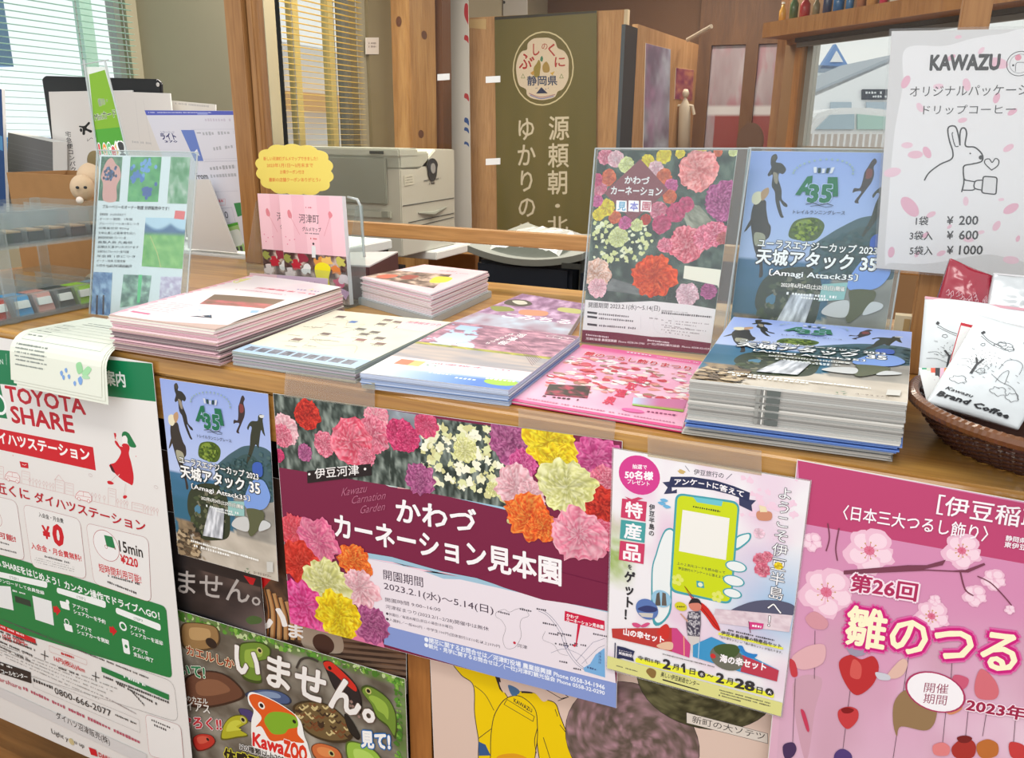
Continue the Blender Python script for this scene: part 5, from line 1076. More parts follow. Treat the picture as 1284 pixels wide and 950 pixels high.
def design_hina(c):
    c.full((222, 176, 196)); c.crop(970, 570, 2.5)
    def bg(u, v):
        c_ = mixc((214, 140, 178), (226, 200, 212), np.clip(v*2.6-.3, 0, 1)); c_ = mixc(c_, (242, 232, 236), (vn(u*7, v*8, 3, 3)-.4)*3*np.clip(v*4-.6, 0, 1)); return mixc(c_, (206, 160, 178), (vn(u*9+5, v*9, 8, 2)-.55)*3)
    c.photo([(68, 0), (1900, 330), (1800, 2500), (-60, 2100)], 90, 110, bg)
    c.poly([(72, 14), (2600, 496), (2600, 670), (105, 218), (88, 212)], (190, 66, 112))
    c.blob([(100, 960), (60, 720), (150, 700), (130, 800)], (206, 160, 176))
    for (x, y, r) in ((300, 300, 72), (165, 430, 78), (590, 300, 56), (690, 390, 34), (630, 440, 34), (120, 272, 30), (495, 505, 50), (505, 455, 18), (740, 484, 15)):
        for a in range(5):
            cx, cy = x+r*.55*math.cos(a*1.257+.3), y+r*.55*math.sin(a*1.257+.3); c.ell((cx, cy), r*.48, (238, 190, 210), wob=.2, seed=a, n=18); c.ell((cx+r*.06, cy+r*.04), r*.34, (246, 214, 226), n=14)
        if r > 40:
            c.ell((x, y), r*.2, (222, 120, 150), n=12)
            for a in range(9): c.line([(x, y), (x+r*.36*math.cos(a*.7), y+r*.36*math.sin(a*.7))], .5, (214, 90, 120)); c.ell((x+r*.36*math.cos(a*.7), y+r*.36*math.sin(a*.7)), 2.4, (206, 160, 90), n=6)
    BR = (120, 60, 80)
    c.poly([(220, 362), (420, 345), (480, 345), (540, 328), (530, 345), (470, 358), (560, 362), (600, 360), (660, 338), (664, 344), (610, 368), (480, 362), (220, 374)], BR); c.curve([(585, 365), (600, 420), (625, 440)], 1.4, BR); c.curve([(640, 380), (680, 400), (720, 440), (745, 470)], 1.2, BR); c.curve([(165, 300), (175, 260), (170, 215)], 1.2, BR); c.curve([(200, 330), (195, 290), (205, 230)], 1.2, BR)
    # hanging ornaments
    def thread(x, y0, y1, x1=None): c.line([(x, y0), (x1 or x, y1)], .5, (90, 70, 80))
    for (x, y0, y1, x1) in ((262, 560, 940, 215), (425, 620, 980, 370), (700, 680, 650, 696), (540, 800, 900, 530), (610, 800, 880, 602), (670, 790, 880, 655), (560, 640, 700, 556), (130, 550, 700, 128), (760, 800, 900, 752), (68, 700, 900, 60)): thread(x, y0, y1, x1)
    c.blob([(205, 650), (240, 626), (275, 640), (312, 630), (330, 665), (310, 720), (260, 752), (222, 710)], (190, 46, 50)); c.blob([(250, 640), (275, 660), (270, 700), (240, 690)], (214, 90, 84)); c.blob([(228, 590), (255, 585), (292, 592), (288, 622), (258, 630), (236, 618)], (160, 150, 170)); c.blob([(60, 630), (110, 598), (160, 596), (155, 650), (100, 672), (64, 660)], (226, 176, 180)); c.blob([(100, 510), (130, 490), (170, 520), (160, 545), (120, 540)], (214, 150, 160))
    c.blob([(204, 800), (236, 788), (264, 800), (262, 832), (232, 858), (206, 832)], (200, 60, 64)); c.blob([(212, 796), (232, 790), (252, 798), (240, 808), (220, 808)], (130, 20, 26))
    c.blob([(380, 770), (420, 735), (500, 760), (510, 820), (480, 862), (400, 850), (386, 880), (374, 830)], (150, 120, 84)); c.blob([(520, 775), (580, 765), (590, 795), (550, 812)], (214, 140, 100)); c.blob([(356, 690), (400, 640), (420, 650), (408, 685), (380, 700)], (226, 186, 170)); c.blob([(320, 680), (360, 688), (364, 704), (330, 702)], (206, 206, 214))
    c.blob([(630, 720), (650, 670), (690, 700), (706, 740), (690, 765), (640, 760)], (214, 110, 120)); c.blob([(565, 690), (610, 700), (600, 730), (560, 740)], (206, 90, 120))
    c.blob([(562, 910), (600, 885), (632, 905), (626, 945), (580, 950), (560, 935)], (170, 50, 44)); c.blob([(575, 885), (600, 878), (622, 886), (610, 900), (585, 900)], (120, 30, 30)); c.blob([(638, 905), (670, 890), (702, 905), (700, 940), (660, 950), (640, 935)], (190, 110, 50)); c.blob([(500, 910), (530, 900), (552, 915), (545, 940), (505, 938)], (226, 130, 130)); c.blob([(740, 900), (785, 910), (785, 950), (745, 945)], (200, 60, 60)); c.blob([(30, 910), (60, 900), (72, 920), (60, 945), (36, 950)], (70, 50, 90)); c.blob([(190, 940), (215, 920), (245, 940), (240, 990), (195, 990)], (80, 60, 120)); c.blob([(50, 640), (68, 650), (75, 690), (56, 690)], (200, 60, 70)); c.blob([(85, 800), (98, 806), (112, 858), (104, 862)], (200, 60, 90))
    W_ = (252, 244, 248)
    c.tx('［伊豆稲取温泉］', (510, 184), (1050, 272), 62, W_, bold=.012); c.tx('〈日本三大つるし飾り〉', (216, 200), (668, 272), 46, W_, bold=.012); c.tx('静岡県', (726, 268), (790, 278), 18, W_, bold=.02); c.tx('東伊豆', (722, 288), (790, 299), 18, W_, bold=.02)
    c.tx('第26回', (240, 425), (445, 458), 56, (176, 40, 90), bold=.03, out=((250, 226, 236), .12))
    for bd, cc in ((.13, (222, 100, 164)), (.09, (206, 24, 124))): c.tx('雛のつるし飾りまつり', (222, 592), (1770, 868), 126, cc, bold=bd)
    c.tx('雛のつるし飾りまつり', (222, 592), (1770, 868), 126, (252, 246, 206), bold=.025)
    c.ell((506, 742), 62, (176, 50, 96), sq=1.2); c.ell((506, 742), 58, (248, 244, 246), sq=1.2); c.tx('開催', (470, 742), (545, 748), 32, (150, 60, 90)); c.tx('期間', (468, 776), (540, 784), 32, (150, 60, 90))
    c.tx('2023年1月20日', (602, 800), (1010, 870), 42, (160, 30, 70), bold=.03, out=((250, 226, 236), .1))
O_ = WY(999.4, 575.8, -.004); ang = math.atan2(*(lambda d: (d[2], d[0]))(WY(1284, 628, -.004)-O_))
U = np.array([math.cos(ang), 0, math.sin(ang)]); Vd = np.array([U[2], 0, -U[0]])
BLp = WY(963, 950, -.004); Vd = (BLp-O_)/np.linalg.norm(BLp-O_)
qh = [O_, O_+U*.728, O_+U*.728+Vd*.88, O_+Vd*.88]
sheet('poster', 'large pink hanging-ornament festival poster at the right of the counter front', 'poster', qh, design_hina, m_=PAPER)

def design_frog(c):
    c.crop(210, 680, 3.519); c.full((120, 112, 98))
    Q = [(-180, 210), (1050, 595), (1060, 1500), (-200, 1300)]
    c.photo(Q, 90, 90, lambda u, v: mixc(mixc((84, 76, 64), (170, 164, 150), (vn(u*14, v*14, 3, 3)-.25)*1.7), (96, 132, 60), np.clip((.055-v)*60, 0, 1)*.8*(vn(u*60, v*20, 5, 2)+.3)+np.clip((u-.965)*60, 0, 1)*.8*(vn(u*20, v*60, 5, 2)+.3)))
    rnd = random.Random(5)
    for k in range(150): x = rnd.uniform(30, 1040); y = 290+x*.292+rnd.uniform(0, 30); c.ell((x, y), rnd.uniform(4, 13), [(90, 150, 50), (130, 176, 70), (70, 120, 40), (190, 206, 150)][k % 4], wob=.5, seed=k, n=8)
    for k in range(50): x = rnd.uniform(1005, 1030); y = rnd.uniform(600, 950); c.ell((x, y), rnd.uniform(4, 11), [(90, 150, 50), (130, 176, 70), (70, 120, 40)][k % 3], wob=.5, seed=k, n=8)
    def beast(pts, col, hi=None, eye=None):
        c.blob(pts, tuple(int(q*.55) for q in col)); cx, cy = np.mean(np.array(pts), 0); c.blob([(cx+(x-cx)*.92, cy+(y-cy)*.9-2) for x, y in pts], col)
        if hi: c.blob([(cx+(x-cx)*.55-4, cy+(y-cy)*.45-10) for x, y in pts], hi)
        if eye: c.ell(eye, 13, (200, 190, 120), n=14); c.ell(eye, 8, (20, 20, 20), n=12)
    beast([(50, 360), (100, 345), (190, 360), (215, 390), (210, 440), (150, 465), (60, 450)], (150, 116, 72), (186, 150, 100)); c.ell((180, 432), 20, (40, 30, 24), sq=1.3)
    beast([(300, 450), (330, 430), (400, 432), (440, 460), (430, 500), (380, 520), (400, 600), (330, 590), (300, 540)], (110, 140, 50), (150, 176, 70), (392, 466))
    beast([(60, 590), (140, 550), (230, 560), (300, 610), (325, 660), (260, 690), (150, 710), (70, 690)], (104, 66, 48), (136, 92, 66)); 
    beast([(674, 520), (700, 515), (740, 540), (790, 580), (830, 630), (850, 690), (840, 740), (790, 680), (730, 640), (690, 560)], (38, 34, 36)); c.blob([(676, 522), (710, 520), (760, 560), (820, 620), (820, 645), (760, 600), (720, 565), (690, 550)], (206, 44, 32)); c.ell((705, 545), 8, (20, 20, 20), n=10)
    for k in range(12): c.ell((760+k*7, 640+k*8+(k % 3)*12), 7, (150, 120, 110), n=7)
    beast([(846, 640), (870, 620), (920, 640), (980, 690), (1010, 760), (1005, 850), (970, 800), (920, 760), (890, 700)], (110, 140, 50), (150, 180, 70), (880, 645))
    beast([(330, 645), (400, 630), (480, 640), (528, 670), (520, 695), (440, 690), (350, 670)], (70, 90, 130), (130, 150, 180)); beast([(300, 712), (350, 720), (380, 760), (350, 770), (310, 740)], (70, 60, 110))
    beast([(235, 780), (270, 745), (320, 740), (340, 770), (300, 800), (340, 830), (290, 840), (240, 850), (220, 840)], (180, 176, 40), (206, 206, 70), (318, 760))
    beast([(100, 850), (130, 825), (180, 830), (198, 860), (170, 890), (120, 900)], (190, 50, 40), (214, 90, 70)); c.ell((165, 848), 7, (20, 20, 20), n=8)
    beast([(540, 700), (620, 680), (720, 710), (800, 790), (800, 850), (720, 862), (620, 830), (560, 770)], (110, 90, 56)); 
    for k in range(46):
        a = rnd.uniform(0, 6.28); r = rnd.random()**.5; x = 672+r*120*math.cos(a); y = 772+r*70*math.sin(a)+r*40*math.cos(a); c.curve([(x-12, y-5), (x, y+6), (x+12, y-2)], 3.2, [(206, 186, 130), (60, 44, 30), (120, 70, 40)][k % 3], k=3)
    beast([(770, 740), (800, 760), (840, 830), (830, 850), (790, 810)], (30, 32, 30)); beast([(780, 860), (860, 870), (930, 920), (960, 1000), (860, 1010), (790, 950)], (150, 190, 70), (180, 214, 100)); beast([(620, 880), (660, 862), (740, 890), (760, 940), (700, 960), (640, 930)], (206, 110, 60), (226, 140, 80), (712, 908))
    c.curve([(556, 540), (575, 508), (610, 500), (650, 515)], 4, (60, 56, 50))
    W_ = (248, 246, 240)
    c.blob([(340, 655), (360, 640), (420, 660), (480, 690), (540, 730), (575, 770), (590, 830), (608, 880), (605, 948), (400, 905), (360, 860), (355, 770), (365, 720), (345, 690)], W_)
    c.blob([(345, 660), (372, 648), (430, 668), (490, 700), (555, 750), (560, 820), (588, 860), (500, 850), (440, 850), (400, 790), (375, 790), (400, 750), (360, 700)], (226, 92, 30)); c.ell((400, 698), 15, (246, 240, 226), n=16); c.ell((400, 698), 9, (20, 16, 16), n=14)
    c.blob([(412, 760), (440, 728), (500, 728), (552, 750), (560, 790), (520, 800), (500, 820), (455, 822), (430, 800)], (130, 176, 44)); c.ell((545, 768), 8, (20, 30, 16), n=12)
    c.tx('Kawa', (362, 872), (498, 912), 56, (222, 40, 40), bold=.04, shear=.1, out=(W_, .09)); c.tx('ZOO', (500, 915), (602, 948), 66, (226, 60, 30), bold=.06, shear=.1, out=(W_, .09)); c.poly([(500, 880), (602, 925), (600, 948), (500, 916)], (40, 34, 30)) if False else None
    c.tx('120種類以上2000匹', (306, 890), (545, 960), 26, (20, 18, 18), bold=.03, out=(W_, .1)); c.tx('体感型動物園', (240, 950), (560, 1050), 66, (30, 28, 20), bold=.04, out=((214, 206, 60), .1))
    c.tx('カエルしか', (76, 478), (282, 542), 38, (150, 52, 20), bold=.03, out=((240, 226, 190), .08)); c.tx('いて!', (50, 566), (154, 580), 44, (40, 120, 80), bold=.04, out=((240, 236, 220), .08)); c.tx('のカエル', (76, 678), (166, 692), 22, (230, 226, 216), bold=.02); c.tx('イアス', (76, 716), (176, 734), 36, (226, 222, 214), bold=.02); c.tx('ぞろぞろく!!', (-40, 790), (226, 806), 48, (190, 50, 60), bold=.04, out=((244, 226, 226), .08))
    c.tx('見て!', (850, 880), (980, 896), 66, W_, bold=.05, out=((30, 110, 180), .12))
    c.tx('いません。', (282, 556), (905, 782), 140, (240, 236, 230), bold=.03, out=((110, 90, 78), .05), up=(5, -128))
qf = fq([(150, 742), (508, 851), (514, 1010), (165, 925)], .004); d = qf[3]-qf[0]; qf[3] = qf[0]+d*1.3; qf[2] = qf[1]+(qf[2]-qf[1])*1.9
sheet('poster', 'grey stone-ground poster crowded with frogs, green leafy border, low on the counter front', 'poster', qf, design_frog)

def design_dark(c):
    c.full((40, 34, 34)); c.crop(210, 680, 3.519); c.photo([(-40, 60), (410, 190), (436, 410), (-40, 290)], 50, 40, lambda u, v: mixc(mixc((14, 12, 14), (86, 70, 64), (vn(u*4, v*3+2, 3, 3)-.2)*(1-v)*2.2), (112, 96, 92), np.clip((u-.45)*2, 0, 1)*np.clip(v*1.2, 0, 1)))
    c.crop(200, 660, 6.335); c.blob([(690, 730), (740, 700), (810, 720), (800, 760), (720, 770)], (70, 96, 50)); c.tx('いません。', (-60, 480), (800, 620), 190, (178, 170, 164), bold=.01, up=(4, -182))
    c.poly([(670, 375), (765, 400), (745, 450), (720, 445)], (200, 20, 30))
qd = fq([(205, 640), (322, 660), (334, 800), (215, 775)], .008)
sheet('poster', 'dark brown-black animal poster with grey lettering below the small race poster', 'poster', qd, design_dark)
def design_gir(c):
    c.full((70, 50, 40)); c.crop(210, 680, 3.519)
    c.photo([(380, 60), (1060, 300), (1060, 600), (400, 480)], 70, 40, lambda u, v: mixc((54, 38, 30), (140, 100, 70), (vn(u*16, v*8, 4, 3)-.3)*1.8))
    for k in range(7): y = 440+k*26; c.poly([(640, y-30), (1060, y+0), (1060, y+14), (640, y-18)], (118, 92, 74)); c.poly([(640, y-16), (1060, y+16), (1060, y+20), (640, y-13)], (54, 38, 30))
    c.poly([(330, 120), (390, 140), (375, 180)], (206, 24, 28)); c.poly([(480, 130), (540, 80), (540, 130), (470, 208), (450, 180)], (206, 24, 28))
    for k in range(20): c.curve([(480+k*9, 200+k*6), (500+k*9, 300+k*4), (495+k*10, 430)], 3+(k % 3)*2, [(150, 96, 50), (54, 36, 26), (186, 140, 90)][k % 3])
    c.blob([(650, 385), (720, 380), (800, 400), (805, 490), (660, 470)], (170, 150, 130)); c.ell((735, 450), 44, (74, 46, 36), sq=1.1)
    c.tx('い', (446, 375), (580, 395), 100, (240, 234, 228), bold=.03); c.tx('ま', (590, 420), (650, 430), 60, (240, 234, 228), bold=.03)
qg = fq([(190, 560), (508, 640), (510, 870), (200, 800)], .012)
sheet('poster', 'brown giraffe and deck poster mostly hidden behind the carnation and frog posters', 'poster', qg, design_gir)

def design_yel(c):
    c.full((222, 196, 180)); c.crop(500, 800, 2.568)
    K = (40, 36, 40); Y_ = (240, 204, 0)
    # walking figure in a yellow jacket with a pack
    b = [(180, 78), (250, 100), (300, 112), (340, 130), (372, 190), (388, 200), (420, 180), (470, 186), (500, 205), (540, 220), (556, 260), (580, 320), (598, 360), (602, 420), (500, 430), (470, 300), (440, 330), (440, 420), (290, 420), (275, 330), (262, 250), (258, 160), (215, 125)]
    c.blob(b, Y_); c.curve(b, 1.3, K, closed=True)
    bag = [(322, 300), (335, 250), (370, 205), (420, 196), (470, 235), (480, 290), (476, 360), (450, 430), (330, 430), (318, 370)]
    c.blob(bag, Y_); c.curve(bag, 1.2, K, closed=True); c.blob([(340, 390), (400, 380), (450, 400), (440, 430), (350, 430)], (226, 160, 30)); c.poly([(376, 206), (470, 262), (465, 278), (366, 222)], Y_); c.line([(376, 206), (470, 262), (465, 278), (366, 222)], .9, K, closed=True); c.tx('KAWAZU', (400, 215), (462, 250), 13, K, bold=.02)
    c.poly([(330, 118), (350, 125), (362, 185), (350, 172)], K); c.poly([(426, 156), (464, 160), (464, 188), (426, 186)], K); c.blob([(350, 150), (372, 160), (420, 165), (430, 150), (470, 155), (490, 175), (520, 200), (500, 214), (470, 186), (420, 180), (392, 190), (362, 180)], (222, 196, 180)); c.blob([(380, 160), (410, 170), (420, 185), (395, 195)], (70, 110, 150)); c.line([(500, 170), (560, 205), (585, 200)], 1, K); c.line([(556, 178), (584, 200), (550, 212)], 1, K)
    for l in ([(262, 160), (300, 190), (330, 240)], [(275, 330), (320, 300)], [(480, 300), (470, 340), (476, 380)], [(540, 240), (548, 262)], [(556, 290), (580, 320)], [(500, 330), (530, 420)]): c.curve(l, 1, K)
    c.poly([(276, 340), (300, 350), (318, 385), (276, 385)], (50, 90, 140))
    def round_(cx, cy, r, f, sq=1.0, sd=1):
        c.ell((cx, cy), r+1.5, K, sq=sq, n=40); a = c.T([(cx, cy)])[0]; b2 = c.T([(cx, cy+r)])[0]; rv = abs(b2[1]-a[1]); ru = rv*c.h/c.w*sq
        n1, n2 = 26, 60; rr = np.linspace(0, 1, n1)[:, None]; th = np.linspace(0, 2*np.pi, n2+1)[None, :-1]; X = rr*np.cos(th); Y2 = rr*np.sin(th)
        F = [(i*n2+j, i*n2+(j+1) % n2, (i+1)*n2+(j+1) % n2, (i+1)*n2+j) for i in range(n1-1) for j in range(n2)]
        c.add(np.c_[(a[0]+X*ru).ravel(), (a[1]+Y2*rv).ravel()], F, f(X.ravel(), Y2.ravel()))
    round_(782, 345, 182, lambda x, y: mixc(mixc((92, 80, 70), (176, 136, 146), (vn(x*14+9, y*9+9, 4, 3)-.3)*2), (70, 66, 44), np.clip((y-.3)*2, 0, 1)*vn(x*5+4, y*5+4, 3)), sq=.98)
    round_(1010, 150, 150, lambda x, y: mixc((50, 50, 30), (116, 112, 76), (vn(x*10+9, y*14+9, 7, 3)-.3)*2), sq=1.2)
    c.poly([(958, 248), (1196, 312), (1196, 344), (958, 282)], (222, 212, 200)); c.line([(958, 248), (1196, 312), (1196, 344), (958, 282)], .5, K, closed=True); c.tx('新町の大ソテツ', (974, 280), (1186, 334), 23, (40, 36, 36))
qy = fq([(534, 700), (1010, 780), (962, 1130), (548, 1040)], .008)
sheet('poster', 'beige local-guide poster with yellow-jacketed walker and round photos, bottom centre', 'poster', qy, design_yel)

# ================================================================== ON THE COUNTER
def shrink(q, k):
    c_ = sum(q)/4; return [c_+(p-c_)*k for p in q]
def pile(name, label, q, z0, z1, n, colf, jit=.0012, group=None, cat='flyers', skew=(0, 0), seed=1):
    rnd = random.Random(seed); g = G(); h = (z1-z0)/n; q = [np.array([p[0], p[1], 0]) for p in q]
    for i in range(n):
        z = z0+i*h; t = 1-(i+.5)/n; o = np.array([rnd.uniform(-jit, jit)+skew[0]*t, rnd.uniform(-jit, jit)+skew[1]*t, z])
        g.prism([p+o for p in q], (0, 0, h*.93), np.array(lin(colf(i, n, rnd))))
    r = g.build(name, PCOL, cols=True); tag(r, label, cat, group, 'stuff'); return r
def grey_edge(i, n, r): k = r.choice([0, 0, 0, -26, 14, -48]); return (206+k, 203+k, 196+k)

# ---- pile of cream map flyers
z = 1.0515
qmap = [WZ(421, 389, z), WZ(566, 404, z), WZ(445, 462, z), WZ(291, 440, z)]
pile('flyer_pile', 'thick pile of cream sightseeing map flyers between the pink magazines and the cherry flyers', qmap, CT+.0005, z-.0008, 22, lambda i, n, r: (176+r.choice([0, 6, -12]), 182+r.choice([0, 6, -12]), 178))
def d_map(c):
    c.crop(120, 320, 3.567); Q = [(1074, 246), (1590, 300), (1160, 506), (610, 428)]
    c.full((226, 222, 204)); c.uv = True
    c.photo([(0, 0), (1, 0), (1, 1), (0, 1)], 30, 40, lambda u, v: mixc((230, 226, 208), (216, 214, 190), vn(u*7, v*9, 3, 2)))
    c.poly([(0, .86), (1, .86), (1, 1), (0, 1)], (170, 200, 226))
    for k in range(9): c.photo([(.05+k*.1, .89), (.13+k*.1, .89), (.13+k*.1, .96), (.05+k*.1, .96)], 4, 3, lambda u, v: mixc((70, 76, 90), (140, 146, 160), vn(u*4+k, v*4, k)))
    rnd = random.Random(8)
    for (u, v) in ((.12, .12), (.5, .08), (.6, .1), (.75, .08), (.52, .18), (.7, .2), (.46, .33), (.6, .36), (.56, .42), (.72, .46), (.62, .53), (.8, .56), (.3, .5), (.2, .66)): c.poly([(u, v), (u+.075, v), (u+.075, v+.045), (u, v+.045)], (90+rnd.randint(0, 60), 90, 86)); c.micro((u, v+.065), (u+.09, v+.065), .012, (130, 130, 120))
    c.poly([(.3, .2), (.36, .2), (.36, .25), (.3, .25)], (80, 120, 180)); c.poly([(.66, .1), (.99, .02), (.99, .28), (.72, .26)], (240, 200, 206)); c.tx('河津桜まつり', (.7, .12), (.97, .12), .05, (190, 90, 120), bold=.02)
    c.curve([(.1, .3), (.25, .2), (.35, .32), (.45, .25), (.42, .5), (.3, .6), (.5, .72), (.7, .66), (.8, .78)], .8, (190, 170, 140)); c.curve([(.15, .75), (.35, .7), (.4, .8), (.6, .76)], .6, (150, 170, 150)); c.curve([(.1, .5), (.2, .4), (.18, .3)], .5, (180, 120, 120))
    for k in range(14): u, v = rnd.uniform(.05, .85), rnd.uniform(.3, .82); c.micro((u, v), (u+.1, v), .011, (140, 136, 120), seed=k)
sheet('flyer', 'cream sightseeing map flyer lying on top of its thick pile', 'flyer', [p+np.array([0, 0, .0004]) for p in qmap], d_map, m_=PAPER)

# ---- cherry-blossom flyers, two piles
qch = [WZ(569, 403, z), WZ(727, 421.5, z), WZ(638, 489, z), WZ(452, 467, z)]
pile('flyer_pile', 'front pile of cherry blossom avenue flyers with bluish edges', qch, CT+.0005, z-.0008, 20, lambda i, n, r: [(196, 206, 222), (150, 164, 192), (214, 216, 222), (120, 150, 200)][r.randint(0, 3)] if i < n-4 else (200, 208, 226), seed=5)
def d_cherry(back=False):
    def f(c):
        c.uv = True
        def img(u, v):
            tree = mixc((120, 78, 104), (222, 164, 184), (vn(u*16, v*26, 4, 3)-.28)*1.9)
            sky = mixc((150, 186, 226), (214, 232, 244), v*1.5)
            m = (u+.35*vn(u*4, v*5, 7, 2) < .42+.25*v) & (v > .08) & (v < .62)
            m = m & (vn(u*14, v*16, 9, 2) < .62-.3*(u < .1))
            c_ = np.where(m[:, None], sky, tree)
            c_ = np.where((v > .62)[:, None], mixc((96, 110, 50), (206, 196, 60), vn(u*22, v*40, 5, 2)*1.4-.2), c_)
            c_ = np.where((v > .68)[:, None], mixc((150, 150, 160), (196, 180, 170), vn(u*6, v*30, 6)), c_)
            return c_
        c.photo([(0, 0), (1, 0), (1, .72), (0, .72)], 60, 60, img)
        for k in range(7): c.curve([(.95, .5+k*.02), (.8-k*.02, .36), (.62-k*.05, .2+k*.03), (.4-k*.02, .12+k*.05)], .8, (110, 70, 84))
        c.photo([(0, .72), (1, .72), (1, 1), (0, 1)], 30, 14, lambda u, v: mixc(mixc((246, 214, 222), (248, 240, 240), v*3), mixc((236, 240, 246), (60, 120, 206), u*1.3), (v-.45)*5))
        c.poly([(.1, .75), (.2, .75), (.2, .83), (.1, .83)], (196, 120, 90)); c.poly([(.2, .75), (.28, .75), (.28, .83), (.2, .83)], (226, 190, 120)); c.poly([(.3, .74), (.4, .74), (.4, .83), (.3, .83)], (236, 240, 236)); c.micro((.31, .8), (.38, .8), .02, (60, 130, 100)); c.tx('河津桜まつり', (.32, .77), (.86, .75), .022, (206, 90, 120), bold=.02)
        c.poly([(.87, .74), (.95, .74), (.95, .79), (.87, .79)], (226, 226, 230))
        c.ell((.9, .91), .045, (160, 200, 60), sq=1.7); c.micro((.78, .89), (.98, .89), .02, (240, 246, 240)); c.micro((.4, .9), (.55, .9), .02, (220, 230, 244)); c.micro((.6, .93), (.74, .93), .02, (220, 230, 244))
        W_ = (252, 244, 246)
        c.vt('河津桜', (.62, .08), (.56, .34), .07, W_, bold=.02); c.vt('さくらまつり', (.54, .1), (.47, .36), .045, W_, bold=.02)
        for a in range(3): c.ring((.84+a*.05, .07+a*.008), .024, 1.0, W_, sq=1.6)
    return f
def d_cherry2(c):
    c.uv = True
    c.photo([(0, 0), (1, 0), (1, 1), (0, 1)], 50, 60, lambda u, v: mixc(mixc((130, 90, 130), (214, 180, 214), (vn(u*14, v*14, 3, 3)-.25)*1.8), mixc((196, 222, 238), (150, 110, 130), vn(u*9, v*9, 6, 2)), (v > .62)*1.0))
    c.blob([(.02, .22), (.2, .16), (.36, .24), (.3, .34), (.08, .34)], (70, 66, 60)); c.blob([(.08, .23), (.2, .19), (.3, .25), (.22, .3)], (206, 204, 190)); c.blob([(.0, .44), (.18, .4), (.3, .47), (.15, .54)], (130, 140, 60)); c.blob([(.36, .42), (.62, .38), (.66, .5), (.42, .54)], (206, 140, 110)); c.blob([(.72, .22), (.96, .2), (.98, .32), (.74, .32)], (190, 190, 120))
    c.tx('こみちる', (.28, .66), (.96, .63), .11, (252, 240, 246), bold=.02)
z2 = 1.041
qc2 = [WZ(655, 368, z2), WZ(736, 381, z2), WZ(712, 419, z2), WZ(566, 404, z2)]
qc2 = [qc2[0], qc2[1], qc2[2]+(qc2[2]-qc2[1])*.15, qc2[3]+(qc2[3]-qc2[0])*.1]
pile('flyer_pile', 'low pile of lilac blossom flyers behind the cherry avenue pile', qc2, CT+.0005, z2-.0008, 8, lambda i, n, r: (206, 196, 206), seed=6)
sheet('flyer', 'lilac blossom flyer on top of the low rear pile', 'flyer', qc2, d_cherry2)
sheet('flyer', 'cherry avenue flyer with blue lower band on top of the front pile', 'flyer', qch, d_cherry())

# ---- pink hanging-ornament flyers lying flat
z = 1.0345
qhf = [WZ(731, 431.5, z), WZ(880, 453, z), WZ(855, 539, z), WZ(641, 503, z)]
pile('flyer_pile', 'few pink ornament flyers under the topmost one in front of the carnation stand', qhf, CT+.0005, z-.0008, 5, lambda i, n, r: [(206, 60, 110), (240, 190, 206), (190, 40, 90)][i % 3], jit=.0022, seed=8)
def d_hf(c):
    c.full((240, 176, 200)); c.uv = True
    c.photo([(0, 0), (1, 0), (1, 1), (0, 1)], 50, 60, lambda u, v: mixc(mixc((238, 150, 184), (248, 206, 220), vn(u*5, v*6, 3, 2)), (236, 110, 160), np.clip((.09-v)*30, 0, 1)))
    rnd = random.Random(12)
    for k in range(230):
        u, v = rnd.uniform(.04, .98), rnd.uniform(.22, .74); c.ell((u, v), rnd.uniform(.008, .022), [(240, 232, 228), (206, 70, 80), (226, 150, 140), (244, 240, 238), (170, 130, 110), (214, 90, 110), (250, 214, 206)][k % 7], sq=1.3, wob=.5, seed=k, n=9)
    c.micro((.4, .045), (.6, .045), .02, (250, 236, 240)); c.micro((.65, .05), (.98, .05), .012, (250, 236, 240))
    c.tx('雛のつるし飾りまつり', (.1, .2), (.94, .2), .07, (206, 40, 60), bold=.04, out=((250, 240, 240), .09))
    c.vt('稲取温泉', (.66, .4), (.52, .86), .07, (226, 70, 100), bold=.03)
    c.photo([(.1, .72), (.36, .66), (.4, .82), (.14, .86)], 14, 10, lambda u, v: mixc((40, 36, 34), (190, 60, 90), (vn(u*7, v*6, 3, 2)-.4)*3)); c.micro((.14, .89), (.36, .87), .02, (70, 40, 60))
    c.photo([(.66, .72), (.98, .64), (.98, .8), (.68, .82)], 16, 10, lambda u, v: mixc(mixc((196, 220, 240), (206, 120, 160), u*2), (150, 190, 60), (v-.75)*6)); c.ell((.7, .88), .022, (236, 110, 170), sq=2); c.micro((.78, .87), (.95, .86), .016, (150, 70, 110)); c.poly([(0, .97), (1, .97), (1, 1), (0, 1)], (226, 80, 140)); c.micro((.05, .945), (.95, .945), .012, (200, 130, 160), seed=3)
sheet('flyer', 'pink ornament festival flyer lying flat in front of the carnation stand', 'flyer', qhf, d_hf)

